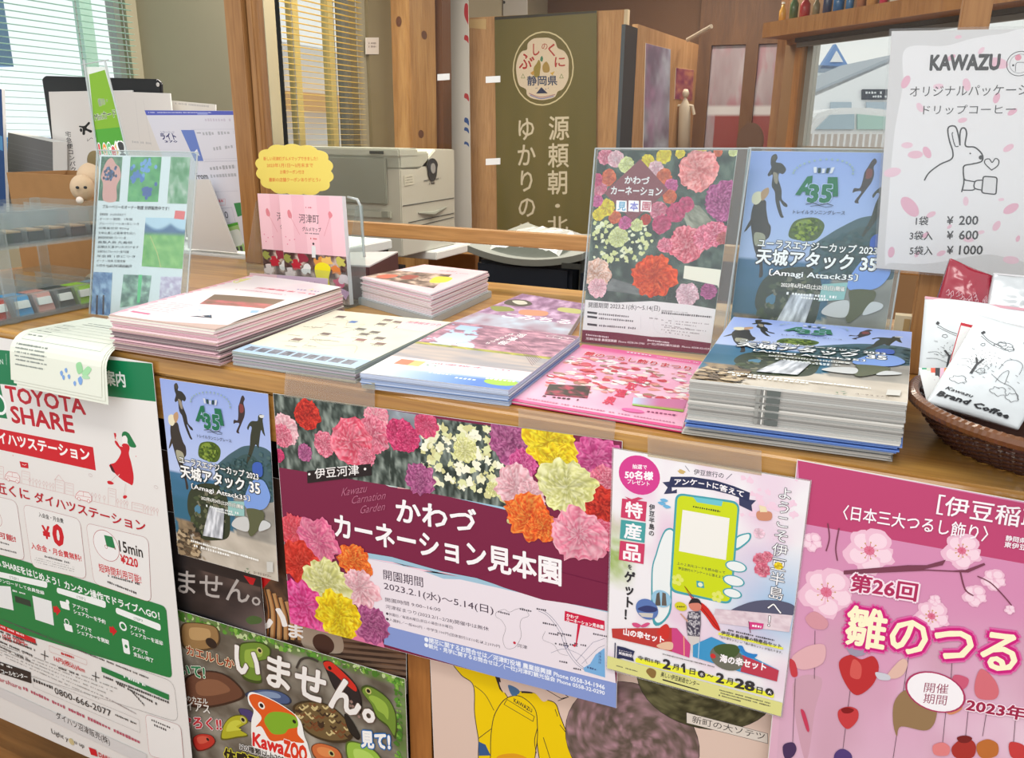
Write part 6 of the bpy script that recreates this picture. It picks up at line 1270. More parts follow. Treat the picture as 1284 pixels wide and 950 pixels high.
# ---- big pile of trail-race flyers (three bundles)
zt_a, zt_b, zt_c = 1.044, 1.054, 1.1005
top = [WZ(920, 397, zt_c), WZ(1143.5, 416, zt_c), WZ(1138, 505, zt_c), WZ(865.5, 475, zt_c)]
cq = sum(top)/4
def off(q, dx, dy, k=1.0): return [cq+(p-cq)*k+np.array([dx, dy, 0]) for p in q]
pile('flyer_pile', 'lowest grey-edged bundle of the tall race flyer pile', off(top, -.006, .012, .99), CT+.0005, zt_a, 9, grey_edge, jit=.003, seed=2, group='bundles of the race flyer pile')
pile('flyer_pile', 'blue-edged bundle in the middle of the tall race flyer pile', off(top, -.001, .004), zt_a+.0004, zt_b, 7, lambda i, n, r: [(110, 146, 214), (40, 60, 110), (96, 134, 206), (130, 160, 220)][(i*3) % 4], jit=.003, seed=3, group='bundles of the race flyer pile')
r_ = pile('flyer_pile', 'uppermost thick bundle of the tall race flyer pile with pale grey edges', top, zt_b+.0004, zt_c-.0005, 20, lambda i, n, r: [(190, 188, 182), (200, 198, 190), (170, 168, 162), (212, 210, 202), (182, 178, 172)][r.randint(0, 4)], jit=.0012, seed=4, group='bundles of the race flyer pile')
# printed bleed down the front edge
F0, F1 = top[3], top[2]; up = np.array([0, 0, 1.0]); dF = F1-F0
nf = np.array([dF[1], -dF[0], 0]); nf /= np.linalg.norm(nf)
qe = [F0*1.0, F1*1.0, F1.copy(), F0.copy()]; 
for p in qe: p += nf*.0018
qe[0][2] = qe[1][2] = zt_c-.002; qe[2][2] = qe[3][2] = zt_b+.004
c = Canvas(qe); c.uv = True
for (a, b, cc) in ((.325, .345, (150, 150, 144)), (.35, .36, (120, 120, 116)), (.375, .44, (96, 102, 98)), (.36, .366, (226, 224, 216))):
    for k in range(5): c.poly([(a, .02+k*.2), (b, .02+k*.2), (b, .16+k*.2), (a, .16+k*.2)], cc)
c.build('edge_print', r_)
sheet('flyer', 'blue trail-race flyer lying on top of the tall race flyer pile', 'flyer', top, lambda c: race(c, 0))

# ---- pile of pink magazines
z = 1.085
qpk = [WZ(315, 346, z), WZ(428, 361, z), WZ(270, 411, z), WZ(137, 393, z)]
def pkc(i, n, r): return [(232, 190, 198), (240, 214, 216), (150, 130, 132), (196, 170, 160), (236, 232, 220)][r.choice([0, 1, 1, 4, 3]) if i > n*.55 else r.choice([2, 0, 2, 3, 4])]
r_ = pile('magazine_pile', 'big pile of pink town magazines at the left of the counter', qpk, CT+.0005, z-.001, 26, pkc, jit=.004, cat='magazines', skew=(.006, -.004), seed=11)
def curled(q, lift, drop, nx=16, ny=20):
    """surface of a soft magazine: near-right corner turns down, rest slightly domed"""
    q = [np.array(p, float) for p in q]
    def f(u, v):
        P = (q[0]*(1-u[:, None])+q[1]*u[:, None])*(1-v[:, None])+(q[3]*(1-u[:, None])+q[2]*u[:, None])*v[:, None]
        P[:, 2] += lift*np.sin(np.pi*np.clip(u, 0, 1))*.6+lift*(1-v)*.3-drop*np.clip((v-.8)/.2, 0, 1)**2*(.4+u*.6)
        return P, np.array([0, 0, 1.0])
    return f
def grid_sheet(fn, nx, ny, th, mat_, name, parent=None):
    u, v = np.meshgrid(np.linspace(0, 1, nx+1), np.linspace(0, 1, ny+1)); P, N = fn(u.ravel(), v.ravel()); n = len(P)
    V = np.r_[P, P-N*th]; F = []
    for j in range(ny):
        for i in range(nx): a = j*(nx+1)+i; F += [(a, a+1, a+nx+2, a+nx+1), (n+a+nx+1, n+a+nx+2, n+a+1, n+a)]
    for i in range(nx): a = i; F.append((a+n, a+n+1, a+1, a)); b = ny*(nx+1)+i; F.append((b, b+1, b+n+1, b+n))
    for j in range(ny): a = j*(nx+1); F.append((a, a+nx+1, a+nx+1+n, a+n)); b = a+nx; F.append((b+n, b+nx+1+n, b+nx+1, b))
    return mesh(name, V, F, mat_, parent, smooth=False)
def d_mag(c):
    c.uv = True
    c.photo([(0, 0), (1, 0), (1, 1), (0, 1)], 30, 40, lambda u, v: mixc(mixc((244, 234, 234), (240, 208, 214), (vn(u*4, v*6, 3, 2)-.4)*2), (242, 190, 200), np.clip((.05-u)*30, 0, 1)))
    c.blob([(.02, .12), (.25, .05), (.55, .06), (.85, .13), (.8, .17), (.5, .12), (.3, .2), (.1, .22)], (236, 230, 130)); 
    for k in range(16): c.ell((.01, .03+k*.06), .022, (240, 176, 190), sq=1.4, n=10)
    c.poly([(.28, .5), (.9, .42), (.94, .62), (.42, .7)], (150, 120, 96)); c.photo([(.28, .5), (.9, .42), (.94, .62), (.42, .7)], 20, 10, lambda u, v: mixc((120, 100, 80), (196, 110, 110), (v > .5)*vn(u*9, v*9, 3)*1.3))
    c.tx('河津桜まつり', (.42, .29), (.98, .25), .03, (206, 60, 90), bold=.03); c.micro((.3, .36), (.8, .34), .014, (190, 120, 140)); c.micro((.75, .2), (.95, .18), .02, (90, 110, 170))
    c.poly([(.55, .8), (.95, .66), (.98, .7), (.75, .86)], (150, 190, 226)); c.poly([(.62, .9), (.74, .84), (.8, .88)], (60, 70, 84)); c.poly([(.1, .92), (.3, .93), (.3, .95), (.1, .94)], (236, 120, 150))
    for k in range(6): c.micro((.1, .74+k*.03), (.4, .74+k*.03), .01, (220, 170, 180), seed=k)
    # extra grid resolution so that the print bends with the page
f_ = curled([p+np.array([0, 0, .001]) for p in qpk], .003, .006)
o = grid_sheet(f_, 14, 18, .0006, PAPER, 'magazine'); tag(o, 'topmost pink-and-white town magazine, its near edge bending down', 'magazine')
c = Canvas(qpk); d_mag(c); c.build('print', o, fn=f_)

# ---- application form pad hanging over the counter edge
def drape(dx, dz, over):
    xs0, xs1 = -.492, -.282; L0, R_ = .110, .034
    def f(u, v):
        s_ = v*over; y = np.where(s_ < L0, .118-s_, 0); th = np.clip((s_-L0)/R_, 0, 1.45); y = np.where(s_ >= L0, .008-R_*np.sin(th), y)
        z_ = np.where(s_ < L0, 1.0325, 1.0325-R_*(1-np.cos(th))); ex = np.clip(s_-L0-R_*1.45, 0, 1)
        y = y-ex*.12; z_ = z_-ex*.99
        x = xs0+(xs1-xs0)*u-.12*np.clip(.118-y, 0, 1)+dx*v-.0*u; x = x+.04*(1-v)*0
        N = np.c_[np.zeros(len(u)), -np.sin(th), np.cos(th)]
        return np.c_[x, y, z_]+N*dz, N
    return f
FORM = mat('form_paper', (226, 228, 212), .7)
fo = None
for k, (dx, dz, ov) in enumerate(((.012, .0012, .214), (.006, .002, .209), (0, .0028, .204))):
    g_f = drape(dx, dz, ov); o = grid_sheet(g_f, 10, 26, .0003, FORM, 'application_form' if k == 2 else 'under_sheet', fo)
    if k == 0: fo = o; o.name = 'application_form'; tag(o, 'pale green blueberry application form bending over the left counter edge', 'form')
    else: o.name = 'form_sheet'
c = Canvas([(-.49, .118, 1.035), (-.28, .118, 1.035), (-.29, -.03, .96), (-.5, -.03, .96)]); c.uv = True; c.L = 2
lc = (176, 184, 176)
def hl(u0, v0, u1, v1, w=.5, n=16): c.line([(u0+(u1-u0)*i/n, v0+(v1-v0)*i/n) for i in range(n+1)], w, lc)
for v in (.3, .37, .44, .51, .58, .66): hl(.08, v, .94, v)
for u in (.08, .3, .94): hl(u, .3, u, .66)
for v in (.2, .25): c.micro((.2, v), (.8, v), .016, (150, 156, 150), seed=int(v*99))
for k, v in enumerate((.71, .74, .77, .80, .83, .87)): c.micro((.06, v), (.42-.03*(k % 2), v), .013, (130, 138, 134), seed=k)
for v in (.34, .41, .48, .55, .62): c.micro((.1, v), (.26, v), .014, (130, 138, 134), seed=int(v*50))
for (u, v, r) in ((.58, .87, .022), (.63, .84, .02), (.66, .885, .02), (.78, .9, .034), (.72, .93, .02), (.6, .9, .02)): c.ell((u, v), r, (120, 160, 214), n=16, wob=.2, seed=3)
c.blob([(.76, .85), (.74, .78), (.79, .76), (.81, .82)], (150, 206, 150)); c.blob([(.8, .84), (.86, .78), (.9, .8), (.84, .86)], (160, 214, 160)); c.blob([(.8, .86), (.86, .85), (.88, .87), (.82, .88)], (170, 214, 170))
c.build('print', fo, fn=drape(0, .0031, .204))

# ---- acrylic stands with A4 flyers
def stand(label, TL, TR, BR, BL, yb):
    q = [np.array(p, float) for p in (TL, TR, BR, BL)]; n_ = np.cross(q[3]-q[0], q[1]-q[0]); n_ /= np.linalg.norm(n_)
    if n_[1] > 0: n_ = -n_
    root = empty('acrylic_stand', tuple((q[2]+q[3])/2), label, 'display stand')
    slab([p+n_*.0016 for p in q], .0012).build('front_sheet', CLEAR, root)
    slab([p-n_*.0022 for p in q], .0016).build('back_sheet', CLEAR, root)
    G().obox(q[3]-n_*.003, q[2]-q[3], -n_*.09*np.array([1, 1, 0]), (0, 0, .002)).build('foot', CLEAR, root)
    g = G()
    for a, b in ((0, 1), (1, 2), (0, 3)): g.tube([q[a], q[b]], .0012, 6)
    g.build('edge', CLEARE, root); return root
ys = .37; yb = .348
TL, TR = WY(749.6, 187.7, ys), WY(925, 188, ys); BR, BL = WY(890, 444, yb), WY(729, 429.6, yb)
for p in (BR, BL): p[2] = max(p[2], CT+.004)
sheet('flyer', 'carnation garden flyer with diamond title standing in an acrylic stand', 'flyer', [TL, TR, BR, BL], carn_A4)
e_ = (TR-TL)/np.linalg.norm(TR-TL)
stand('clear acrylic stand holding the carnation garden flyer', TL-e_*.004+[0, 0, .002], TR+e_*.018+[0, 0, .002], BR+e_*.016-[0, 0, .002], BL-e_*.004-[0, 0, .002], yb)
TL = WY(942, 189, .40); TR = TL+np.array([.212, .004, .001]); BL = WY(919, 397, .38); BL = BL+(BL-TL)*.42; BL[2] = CT+.003; BL[0] = TL[0]-.004; BR = BL+np.array([.212, .004, 0])
sheet('flyer', 'trail-race flyer standing upright in an acrylic stand behind the race flyer pile', 'flyer', [TL, TR, BR, BL], race)
stand('clear acrylic stand holding the upright trail-race flyer', TL-[.004, 0, -.004], TR+[.006, 0, .004], BR+[.006, 0, 0], BL-[.004, 0, 0], .38)

# ---- blueberry flyer in stand
yt, yb = .205, .15
TL, TR, BL = WY(125.5, 194, yt), WY(239, 197, yt), WY(114, 395, yb); BR = BL+(TR-TL)*1.0; BR[2] = BL[2]
def d_blue(c):
    c.crop(100, 180, 4.319); c.full((226, 230, 232))
    def ph(q, a, b, sc, sd, nx=16, ny=20): c.photo(q, nx, ny, lambda u, v: mixc(a, b, (vn(u*sc, v*sc*1.3, sd, 3)-.3)*2.2))
    ph([(118, 70), (232, 72), (214, 314), (100, 308)], (30, 90, 60), (110, 150, 110), 6, 2); c.blob([(130, 130), (150, 90), (175, 78), (195, 110), (215, 130), (222, 180), (200, 230), (196, 310), (128, 306), (126, 220), (115, 180)], (222, 160, 150))
    rnd = random.Random(3)
    for k in range(34): c.ell((rnd.gauss(166, 16), rnd.gauss(172, 18)), 9, [(40, 66, 110), (60, 100, 150), (30, 44, 80)][k % 3], n=10)
    ph([(276, 72), (444, 72), (424, 316), (258, 314)], (50, 140, 80), (110, 186, 110), 4, 4)
    for k in range(60):
        x, y = [(305, 180), (365, 125), (370, 260)][k % 3]; c.ell((rnd.gauss(x, 20), rnd.gauss(y, 20)), 12, [(70, 120, 190), (110, 160, 214), (50, 90, 160)][k % 3], n=10)
    ph([(494, 72), (602, 74), (585, 326), (474, 324)], (90, 150, 100), (196, 206, 190), 5, 6)
    T_ = (60, 60, 64)
    c.tx('ブルーベリーのオーナー制度 好評販売中です！', (124, 350), (484, 362), 20, T_, bold=.02)
    rows = ['募集期間：2023年5月末まで', 'オーナー期間：1年間', 'ブルーベリーの木1本につき', '収穫量目安 約3kg', 'お申込書に必要事項を記入', '静岡県賀茂郡河津町 ブルーベリー園', '募集人数 先着順', '品種はお選びいただけます', '河津町内のブルーベリー園で収穫', '年会費 1本につき', 'オーナー特典 収穫体験', 'お問合せ 河津町観光協会']
    for k, r in enumerate(rows): y = 388+k*25; c.tx(r, (108-k*1.6, y+1+k*.2), (250-k*1.2+(k*37 % 90), y+4+k*.2), 14, (84, 84, 90))
    c.tx('(詳しくは別紙)', (150, 672), (268, 674), 14, T_, bold=.01)
    c.photo([(358, 400), (580, 405), (556, 678), (336, 664)], 26, 30, lambda u, v: mixc(mixc((190, 214, 230), (70, 110, 150), np.clip((v-.08-.12*np.abs(np.sin(u*5)))*14, 0, 1)), mixc((90, 160, 80), (160, 206, 120), vn(u*8, v*10, 3, 2)), np.clip((v-.28)*12, 0, 1))); c.line([(382, 500), (420, 590), (440, 670)], 1.2, (214, 200, 130))
    ph([(68, 694), (178, 698), (165, 930), (52, 920)], (70, 110, 160), (160, 190, 220), 7, 9); 
    for x in (90, 125): c.poly([(x, 820), (x+10, 820), (x+8, 925), (x-2, 925)], (60, 50, 60))
    ph([(238, 708), (390, 714), (370, 866), (218, 888)], (90, 120, 110), (180, 214, 190), 5, 11); c.poly([(320, 710), (340, 710), (326, 860), (310, 862)], (90, 200, 130)); ph([(440, 720), (560, 720), (548, 860), (430, 862)], (190, 170, 200), (236, 230, 240), 8, 12)
    c.poly([(518, 362), (572, 366), (566, 412), (512, 406)], (236, 110, 110))
sheet('flyer', 'blueberry orchard flyer with seven photos standing in an acrylic stand', 'flyer', [TL, TR, BR, BL], d_blue)
e_ = (TR-TL)/np.linalg.norm(TR-TL)
stand('clear acrylic stand holding the blueberry orchard flyer', TL-e_*.006+[0, 0, .008], TR+e_*.016+[0, 0, .008], BR+e_*.014, BL-e_*.004, yb)

# ---- brochure holder with two pink restaurant brochures, cloud notice
def d_bro(k):
    def f(c):
        c.full((240, 190, 198)); c.uv = True; K = (50, 44, 48)
        for i in range(5): c.poly([(i*.2, 0), (i*.2+.2, 0), (i*.2+.2, .55), (i*.2, .55)], [(244, 196, 204), (238, 184, 194)][i % 2])
        c.photo([(0, .55), (1, .55), (1, 1), (0, 1)], 34, 26, lambda u, v: mixc((70, 40, 36), (214, 190, 176), (vn(u*13, v*9, 3, 3)-.3)*2.4))
        for i, (u, v, cc) in enumerate(((.05, .6, (150, 150, 70)), (.2, .66, (190, 30, 50)), (.1, .75, (236, 214, 210)), (.12, .9, (230, 200, 200)), (.3, .6, (150, 40, 60)), (.36, .7, (236, 230, 226)), (.4, .84, (90, 120, 60)), (.45, .92, (214, 140, 140)), (.58, .62, (226, 150, 70)), (.7, .6, (240, 190, 100)), (.82, .68, (226, 130, 60)), (.9, .6, (200, 190, 90)), (.85, .8, (226, 90, 130)), (.92, .9, (214, 170, 210)), (.93, .76, (240, 220, 226)), (.78, .92, (240, 180, 200)))): c.ell((u, v), .045, cc, wob=.4, seed=i, n=14, sq=1.3)
        c.blob([(.5, .66), (.62, .62), (.74, .66), (.7, .78), (.74, .9), (.66, .96), (.58, .86), (.5, .76)], (250, 230, 30))
        c.tx('河津町', (.3, .26), (.62, .26), .085, K, bold=.0); c.tx('グルメマップ', (.34, .335), (.64, .335), .04, K, bold=.01); c.micro((.38, .36), (.6, .36), .012, K); c.micro((.42, .12), (.52, .12), .014, (206, 90, 110)); c.micro((.46, .41), (.56, .41), .016, (206, 60, 60))
        for (u, s_) in ((.15, 1), (.8, -1)): c.blob([(u-.03, .16), (u, .14), (u+.035, .18), (u+.03*s_, .22), (u-.02, .21)], (222, 130, 140)); c.line([(u+.01*s_, .2), (u+.14*s_ if s_ > 0 else u-.12, .37)], 1.1, (222, 150, 160))
        c.ell((.5, .45), .012, K, n=10); c.poly([(.47, .47), (.53, .47), (.53, .58), (.46, .58)], (230, 228, 226)); c.poly([(.52, .55), (.56, .56), (.56, .6), (.52, .6)], (60, 60, 70))
        for (u, v) in ((.06, .4), (.12, .43), (.08, .47), (.2, .42)): c.ell((u, v), .007, (226, 120, 150), n=6)
    return f
BRM = mat('brochure_paper', (232, 230, 234), .6)
yf = .41
TL, TR = WY(349.5, 243.7, yf+.012), WY(428.5, 246, yf+.012); BR = WY(439, 386, yf); BL = BR-(TR-TL)*1.02; BL[2] = BR[2]
for (TLx, dy, lab) in ((np.array([0, 0, 0]), 0, 'front pink restaurant brochure in the acrylic holder'), (WY(322.7, 242.5, yf+.03)-TL, 0, 'rear pink restaurant brochure peeping out at the left of the holder')):
    q = [p+TLx for p in (TL, TR, BR, BL)]
    q[2][2] = q[3][2] = max(q[2][2], CT+.006)
    o = sheet('brochure', lab, 'brochure', q, d_bro(0), th=.004 if TLx[0] else .012, m_=BRM, group='pink restaurant brochures in the holder')
hx0, hx1 = TL[0]+(WY(313, 300, yf)-WY(349.5, 300, yf))[0], TR[0]+.018
root = empty('brochure_holder', ((hx0+hx1)/2, yf, CT), 'clear acrylic holder around the pink restaurant brochures', 'brochure holder')
G().box(hx0, hx1, yf-.012, yf-.0105, CT+.001, CT+.07).build('front_lip', CLEAR, root)
G().box(hx0, hx1, yf+.052, yf+.0535, CT+.001, CT+.19).build('back_sheet', CLEAR, root)
G().box(hx0, hx1, yf-.012, yf+.052, CT+.0005, CT+.002).build('base', CLEAR, root)
for x in (hx0-.001, hx1): G().prism([(x, yf-.012, CT+.001), (x, yf+.052, CT+.001), (x, yf+.052, CT+.19), (x, yf+.03, CT+.19), (x, yf-.012, CT+.07)], (.0015, 0, 0)).build('side_sheet', CLEAR, root)
xq = hx1+.004
G().tube([WY(436, 247, yf+.05), WY(448, 250, yf+.05), WY(452, 258, yf+.05), WY(456, 312, yf+.05), WY(457, 322, yf+.045)], .0028, 8).build('wire_loop', CLEARE, root, smooth=True)
q = [WY(313, 331, yf-.016), WY(412, 345, yf-.016), WY(411, 363, yf-.016), WY(312, 356, yf-.016)]
q = [WY(313, 342, yf-.016), WY(411, 349, yf-.016), WY(411, 362, yf-.016), WY(312, 357, yf-.016)]
def d_lab(c): c.full((240, 206, 216)); c.uv = True; c.poly([(.36, 0), (1, 0), (1, 1), (.36, 1)], (214, 190, 214)); c.micro((.06, .45), (.2, .45), .2, (170, 120, 140)); c.tx('ご自由にお取りください', (.42, .66), (.9, .66), .3, (120, 100, 130))
o = slab(q, .0005).build('label_strip', PAPER, root); cc = Canvas(q); d_lab(cc); cc.build('label_print', o)
yc_ = yf+.062
ctr = WY(368, 213, yc_); pts = []
ex = (WY(418, 213, yc_)-ctr)[0]; ez = (ctr-WY(368, 245, yc_))[2]
nb = 14
for i in range(nb*7):
    a = i*2*math.pi/(nb*7); r = 1-.07+.07*abs(math.sin(a*nb/2)); k = (abs(math.cos(a))**2.6+abs(math.sin(a))**2.6)**(-1/2.6)
    pts.append(ctr+np.array([ex*r*k*math.cos(a), 0, ez*r*k*math.sin(a)]))
root = empty('cloud_notice', (ctr[0], yc_, CT+.19), 'yellow cloud-shaped notice above the pink restaurant brochures', 'notice')
G().prism(pts, (0, .0012, 0)).build('card', mat('card_yellow', (232, 208, 100), .6), root)
G().box(ctr[0]-.004, ctr[0]+.004, yc_+.002, yc_+.004, CT+.0, ctr[2]).build('stick', CLEARE, root)
c = Canvas([ctr+np.array([-ex, 0, ez]), ctr+np.array([ex, 0, ez]), ctr+np.array([ex, 0, -ez]), ctr+np.array([-ex, 0, -ez])]); c.crop(300, 180, 4.319)
for t_, a, b in (('新しい河津町グルメマップできました！', (132, 92), (425, 92)), ('2023年1月1日～3月末まで', (150, 128), (400, 128)), ('お得クーポン付き', (222, 164), (352, 164)), ('最新の店舗クーポンありがとう♪', (162, 206), (440, 206))): c.tx(t_, a, b, 21, (222, 130, 60), bold=.02)
c.build('lettering', root)

# ---- pile of pink booklets on a clear riser
cf = WZ(541, 371, 1.08); cl = WZ(453, 347, 1.084); cb = WZ(532, 325.5, 1.094); cr = WZ(612, 336.5, 1.09)
base0 = CT+.014; nbk = 13; rnd = random.Random(21); zs_ = [cb[2], cr[2], cf[2], cl[2]]
BK = [cb, cr, cf, cl]
fl = [np.array([p[0], p[1], 0]) for p in BK]
proto = None
def bk_mesh():
    g = G(); h = .0026; cc = sum(fl)/4
    g.prism([p-cc+np.array([0, 0, 0]) for p in fl], (0, 0, h*.8), lin((236, 232, 234))); g.prism([p-cc+np.array([0, 0, h*.8]) for p in fl], (0, 0, h*.2), lin((236, 190, 200)))
    return g, cc
g, bc_ = bk_mesh()
for i in range(nbk):
    z = base0+i*.0030; k = i/(nbk-1)
    if proto is None:
        proto = mesh('booklet', np.array(g.v)+np.array([bc_[0], bc_[1], z]), g.f, PCOL, None, g.c, base=(bc_[0], bc_[1], z)); o = proto
    else:
        o = proto.copy(); COL.objects.link(o); o.location = (bc_[0]+rnd.uniform(-.0025, .0025), bc_[1]+rnd.uniform(-.0025, .0025), z); BASE[o] = np.array(o.location)
    od = ['lowest', 'second', 'third', 'fourth', 'fifth', 'sixth', 'seventh', 'eighth', 'ninth', 'tenth', 'eleventh', 'twelfth', 'thirteenth'][i]
    tag(o, od+(' pink booklet' if i == 0 else ' pink booklet from the bottom')+' of the pile on the clear riser', 'booklet', 'pink booklets piled on the clear riser')
zt_k = base0+nbk*.0030
qb = [np.array([p[0], p[1], zt_k+.001+dz]) for p, dz in zip(BK, (0, 0, 0, 0))]
def d_bk(c):
    c.full((240, 200, 206)); c.uv = True
    c.photo([(.0, 0), (1, 0), (1, 1), (0, 1)], 26, 30, lambda u, v: mixc((244, 212, 216), (238, 190, 200), vn(u*5, v*5, 3, 2)))
    c.photo([(0, .5), (.7, .3), (.9, .85), (0, .95)], 26, 16, lambda u, v: mixc((60, 40, 34), (220, 190, 170), (vn(u*9, v*7, 4, 3)-.32)*2.6))
    c.blob([(.62, .48), (.8, .42), (.86, .6), (.72, .7)], (246, 228, 40)); c.blob([(.1, .72), (.24, .68), (.24, .86), (.1, .88)], (226, 90, 60)); c.blob([(.3, .6), (.44, .56), (.46, .74), (.34, .76)], (150, 50, 40)); c.tx('河津町', (.42, .24), (.66, .2), .05, (70, 60, 64)); c.micro((.7, .24), (.86, .2), .02, (206, 90, 110))
sheet('booklet', 'topmost pink booklet of the pile, with food pictures on its cover', 'booklet', qb, d_bk, th=.0024, m_=BRM, group='pink booklets piled on the clear riser')
root = empty('acrylic_riser', (bc_[0], bc_[1], CT), 'low clear acrylic riser under the pile of pink booklets', 'riser')
q0 = [p+(p-sum(fl)/4)*.05 for p in fl]
G().prism([p+np.array([0, 0, base0-.0015]) for p in q0], (0, 0, .0012)).build('top_sheet', CLEARE, root)
for i in range(4):
    a, b = q0[i], q0[(i+1) % 4]; d_ = (b-a); n_ = np.array([-d_[1], d_[0], 0]); n_ /= np.linalg.norm(n_)
    G().obox(a+np.array([0, 0, CT+.0005]), d_, n_*.0015, (0, 0, base0-CT-.0022)).build('side_sheet', CLEARE, root)

# ---- maroon box behind
zt_m = 1.10
a, b, c1, d = WZ(440, 316, zt_m), WZ(499, 315, zt_m), WZ(463, 333, zt_m), WZ(420, 331, zt_m)
b = np.array([min(b[0], 9), min(b[1], .74), 0]); 
P_ = [np.array([p[0], min(p[1], .742), 0]) for p in (a, b, c1, d)]
root = empty('box', tuple(sum(P_)/4+np.array([0, 0, CT])), 'maroon box with white lid behind the brochure holder', 'box')
G().prism([p+np.array([0, 0, CT+.0005]) for p in P_], (0, 0, zt_m-CT-.004)).build('body', mat('maroon_card', (92, 44, 48), .5, noise=.4, nscale=60), root)
G().prism([p+np.array([0, 0, zt_m-.003]) for p in P_], (0, 0, .003)).build('lid', mat('lid_white', (214, 212, 212), .4), root)

# ---- clear plastic drawer rack at the left end
X0 = -.585
def rk(px, py): return WX(px, py, X0)
yA, yB = -.0, .30
root = empty('drawer_rack', (X0-.13, .15, CT), 'clear plastic two-tier drawer rack at the left end of the counter', 'rack')
zl0, zl1 = CT+.003, CT+.047; zu0, zu1 = rk(60, 306)[2], rk(60, 262)[2]
for (z0, z1) in ((zl0, zl1), (zu0, zu1)):
    for nm, bx in (('tray_floor', (X0-.26, X0, yA, yB, z0, z0+.003)), ('tray_front', (X0-.002, X0, yA, yB, z0+.003, z1)), ('tray_back', (X0-.26, X0-.258, yA, yB, z0+.003, z1)), ('tray_end', (X0-.258, X0-.002, yA, yA+.002, z0+.003, z1)), ('tray_end', (X0-.258, X0-.002, yB-.002, yB, z0+.003, z1))):
        G().box(*bx).build(nm, CLEAR if nm != 'tray_floor' else FROST, root)
    G().box(X0-.004, X0+.003, yA, yB, z0-.001, z0+.008).build('tray_rail', FROST, root); G().box(X0-.003, X0+.002, yA, yB, z1-.003, z1).build('tray_lip', FROST, root)
    for k in range(1, 7): G().box(X0-.24, X0-.003, yA+.002+k*.042, yA+.0035+k*.042, z0+.003, z1-.006).build('divider', FROST, root)
yk = rk(8, 350)[1]
for (x, y) in ((X0-.004, yk-.01), (X0-.004, yB-.02), (X0-.26, yk-.01), (X0-.26, yB-.02)): G().box(x, x+.01, y, y+.02, CT, zu1).build('post', FROST, root, bevel=.002)
cols_ = [((190, 60, 50), 'red'), ((70, 150, 200), 'blue'), ((206, 150, 140), 'pink'), ((60, 70, 70), 'black and white'), ((150, 200, 60), 'lime green'), ((120, 150, 170), 'grey-blue')]
for k, (cc, nm) in enumerate(cols_):
    y = yA+.006+k*.042; o = G().obox((X0-.045, y, zl0+.004), (0, .034, 0), (.036, 0, .0), (-.012, 0, .034), lin(cc)).obox((X0-.0452, y+.004, zl0+.018), (0, .026, 0), (.0362, 0, .0), (-.004, 0, .012), lin((236, 236, 232))).build('souvenir_card', PCOL, cols=True)
    tag(o, nm+' souvenir card in the lower tray of the clear rack', 'card', 'souvenir cards in the clear rack')
    o = G().box(X0-.05, X0-.006, y+.002, y+.032, zu0+.004, zu0+.024).build('small_box', mat('small_box_dark', (52, 54, 54), .5)); G().box(X0-.051, X0-.005, y+.004, y+.030, zu0+.0245, zu0+.027).build('lid', mat('small_lid', (170, 140, 110), .5), o)
    tag(o, ['first', 'second', 'third', 'fourth', 'fifth', 'sixth'][k]+' small dark box from the left in the upper rack tray', 'box', 'small dark boxes in the clear rack')

# ---- cardboard box, plush toy, racks of paper behind
yk2 = .40
a, b = WY(8, 216, yk2), WY(112, 216, yk2)
root = empty('cardboard_box', ((a[0]+b[0])/2, yk2+.07, CT), 'open brown cardboard box behind the clear drawer rack', 'box')
for nm, bx in (('front_wall', (a[0], b[0], yk2, yk2+.004, CT, a[2])), ('back_wall', (a[0], b[0], yk2+.15, yk2+.154, CT, a[2])), ('side_wall', (a[0], a[0]+.004, yk2+.004, yk2+.15, CT, a[2])), ('side_wall', (b[0]-.004, b[0], yk2+.004, yk2+.15, CT, a[2])), ('floor_panel', (a[0]+.004, b[0]-.004, yk2+.004, yk2+.15, CT, CT+.004))): G().box(*bx).build(nm, CARD, root)
def ellipsoid(c_, r, n=18, m_=12, wob=0):
    V = []; F = []
    for j in range(m_+1):
        p = math.pi*j/m_
        for i in range(n): a_ = 2*math.pi*i/n; k = 1+wob*math.sin(a_*3+j); V.append((c_[0]+r[0]*math.sin(p)*math.cos(a_)*k, c_[1]+r[1]*math.sin(p)*math.sin(a_)*k, c_[2]+r[2]*math.cos(p)))
    for j in range(m_):
        for i in range(n): F.append((j*n+i, (j+1)*n+i, (j+1)*n+(i+1) % n, j*n+(i+1) % n))
    return V, F
PL = mat('plush_beige', (206, 178, 146), .95, bump=.6, nscale=220)
yp_ = .33; hc = WY(111, 222, yp_); s_ = .001/(.001)
root = empty('plush_toy', (hc[0], hc[1]+.02, CT), 'beige plush toy dog peeping out beside the blueberry flyer', 'plush toy')
def el(nm, c_, r, m_=PL, **k): V, F = ellipsoid(c_, r, **k); return mesh(nm, V, F, m_, root, smooth=True)
el('head', hc+[.004, .012, 0], (.034, .034, .03)); sn = WY(102, 238, yp_-.03); el('muzzle', sn+[0, .004, .004], (.022, .024, .026)); el('ear', hc+[.012, .012, .03], (.02, .012, .022), mat('plush_cap', (120, 104, 70), .95, bump=.5, nscale=200))
el('nose', WY(100, 251, yp_-.045), (.008, .006, .007), mat('plush_pale', (236, 220, 206), .9))
for px, py in ((97, 235), (107, 235)): el('eye', WY(px, py, yp_-.052), (.004, .003, .003), BLACK, n=10, m_=6) if False else mesh('eye', *ellipsoid(WY(px, py, yp_-.05), (.004, .003, .003), 10, 6), BLACK, root)
el('body', (hc[0]+.01, hc[1]+.03, CT+.055), (.04, .035, .06)); 
for sx in (-1, 1): el('foot', (hc[0]+.01+sx*.025, hc[1]-.0, CT+.018), (.018, .03, .018))
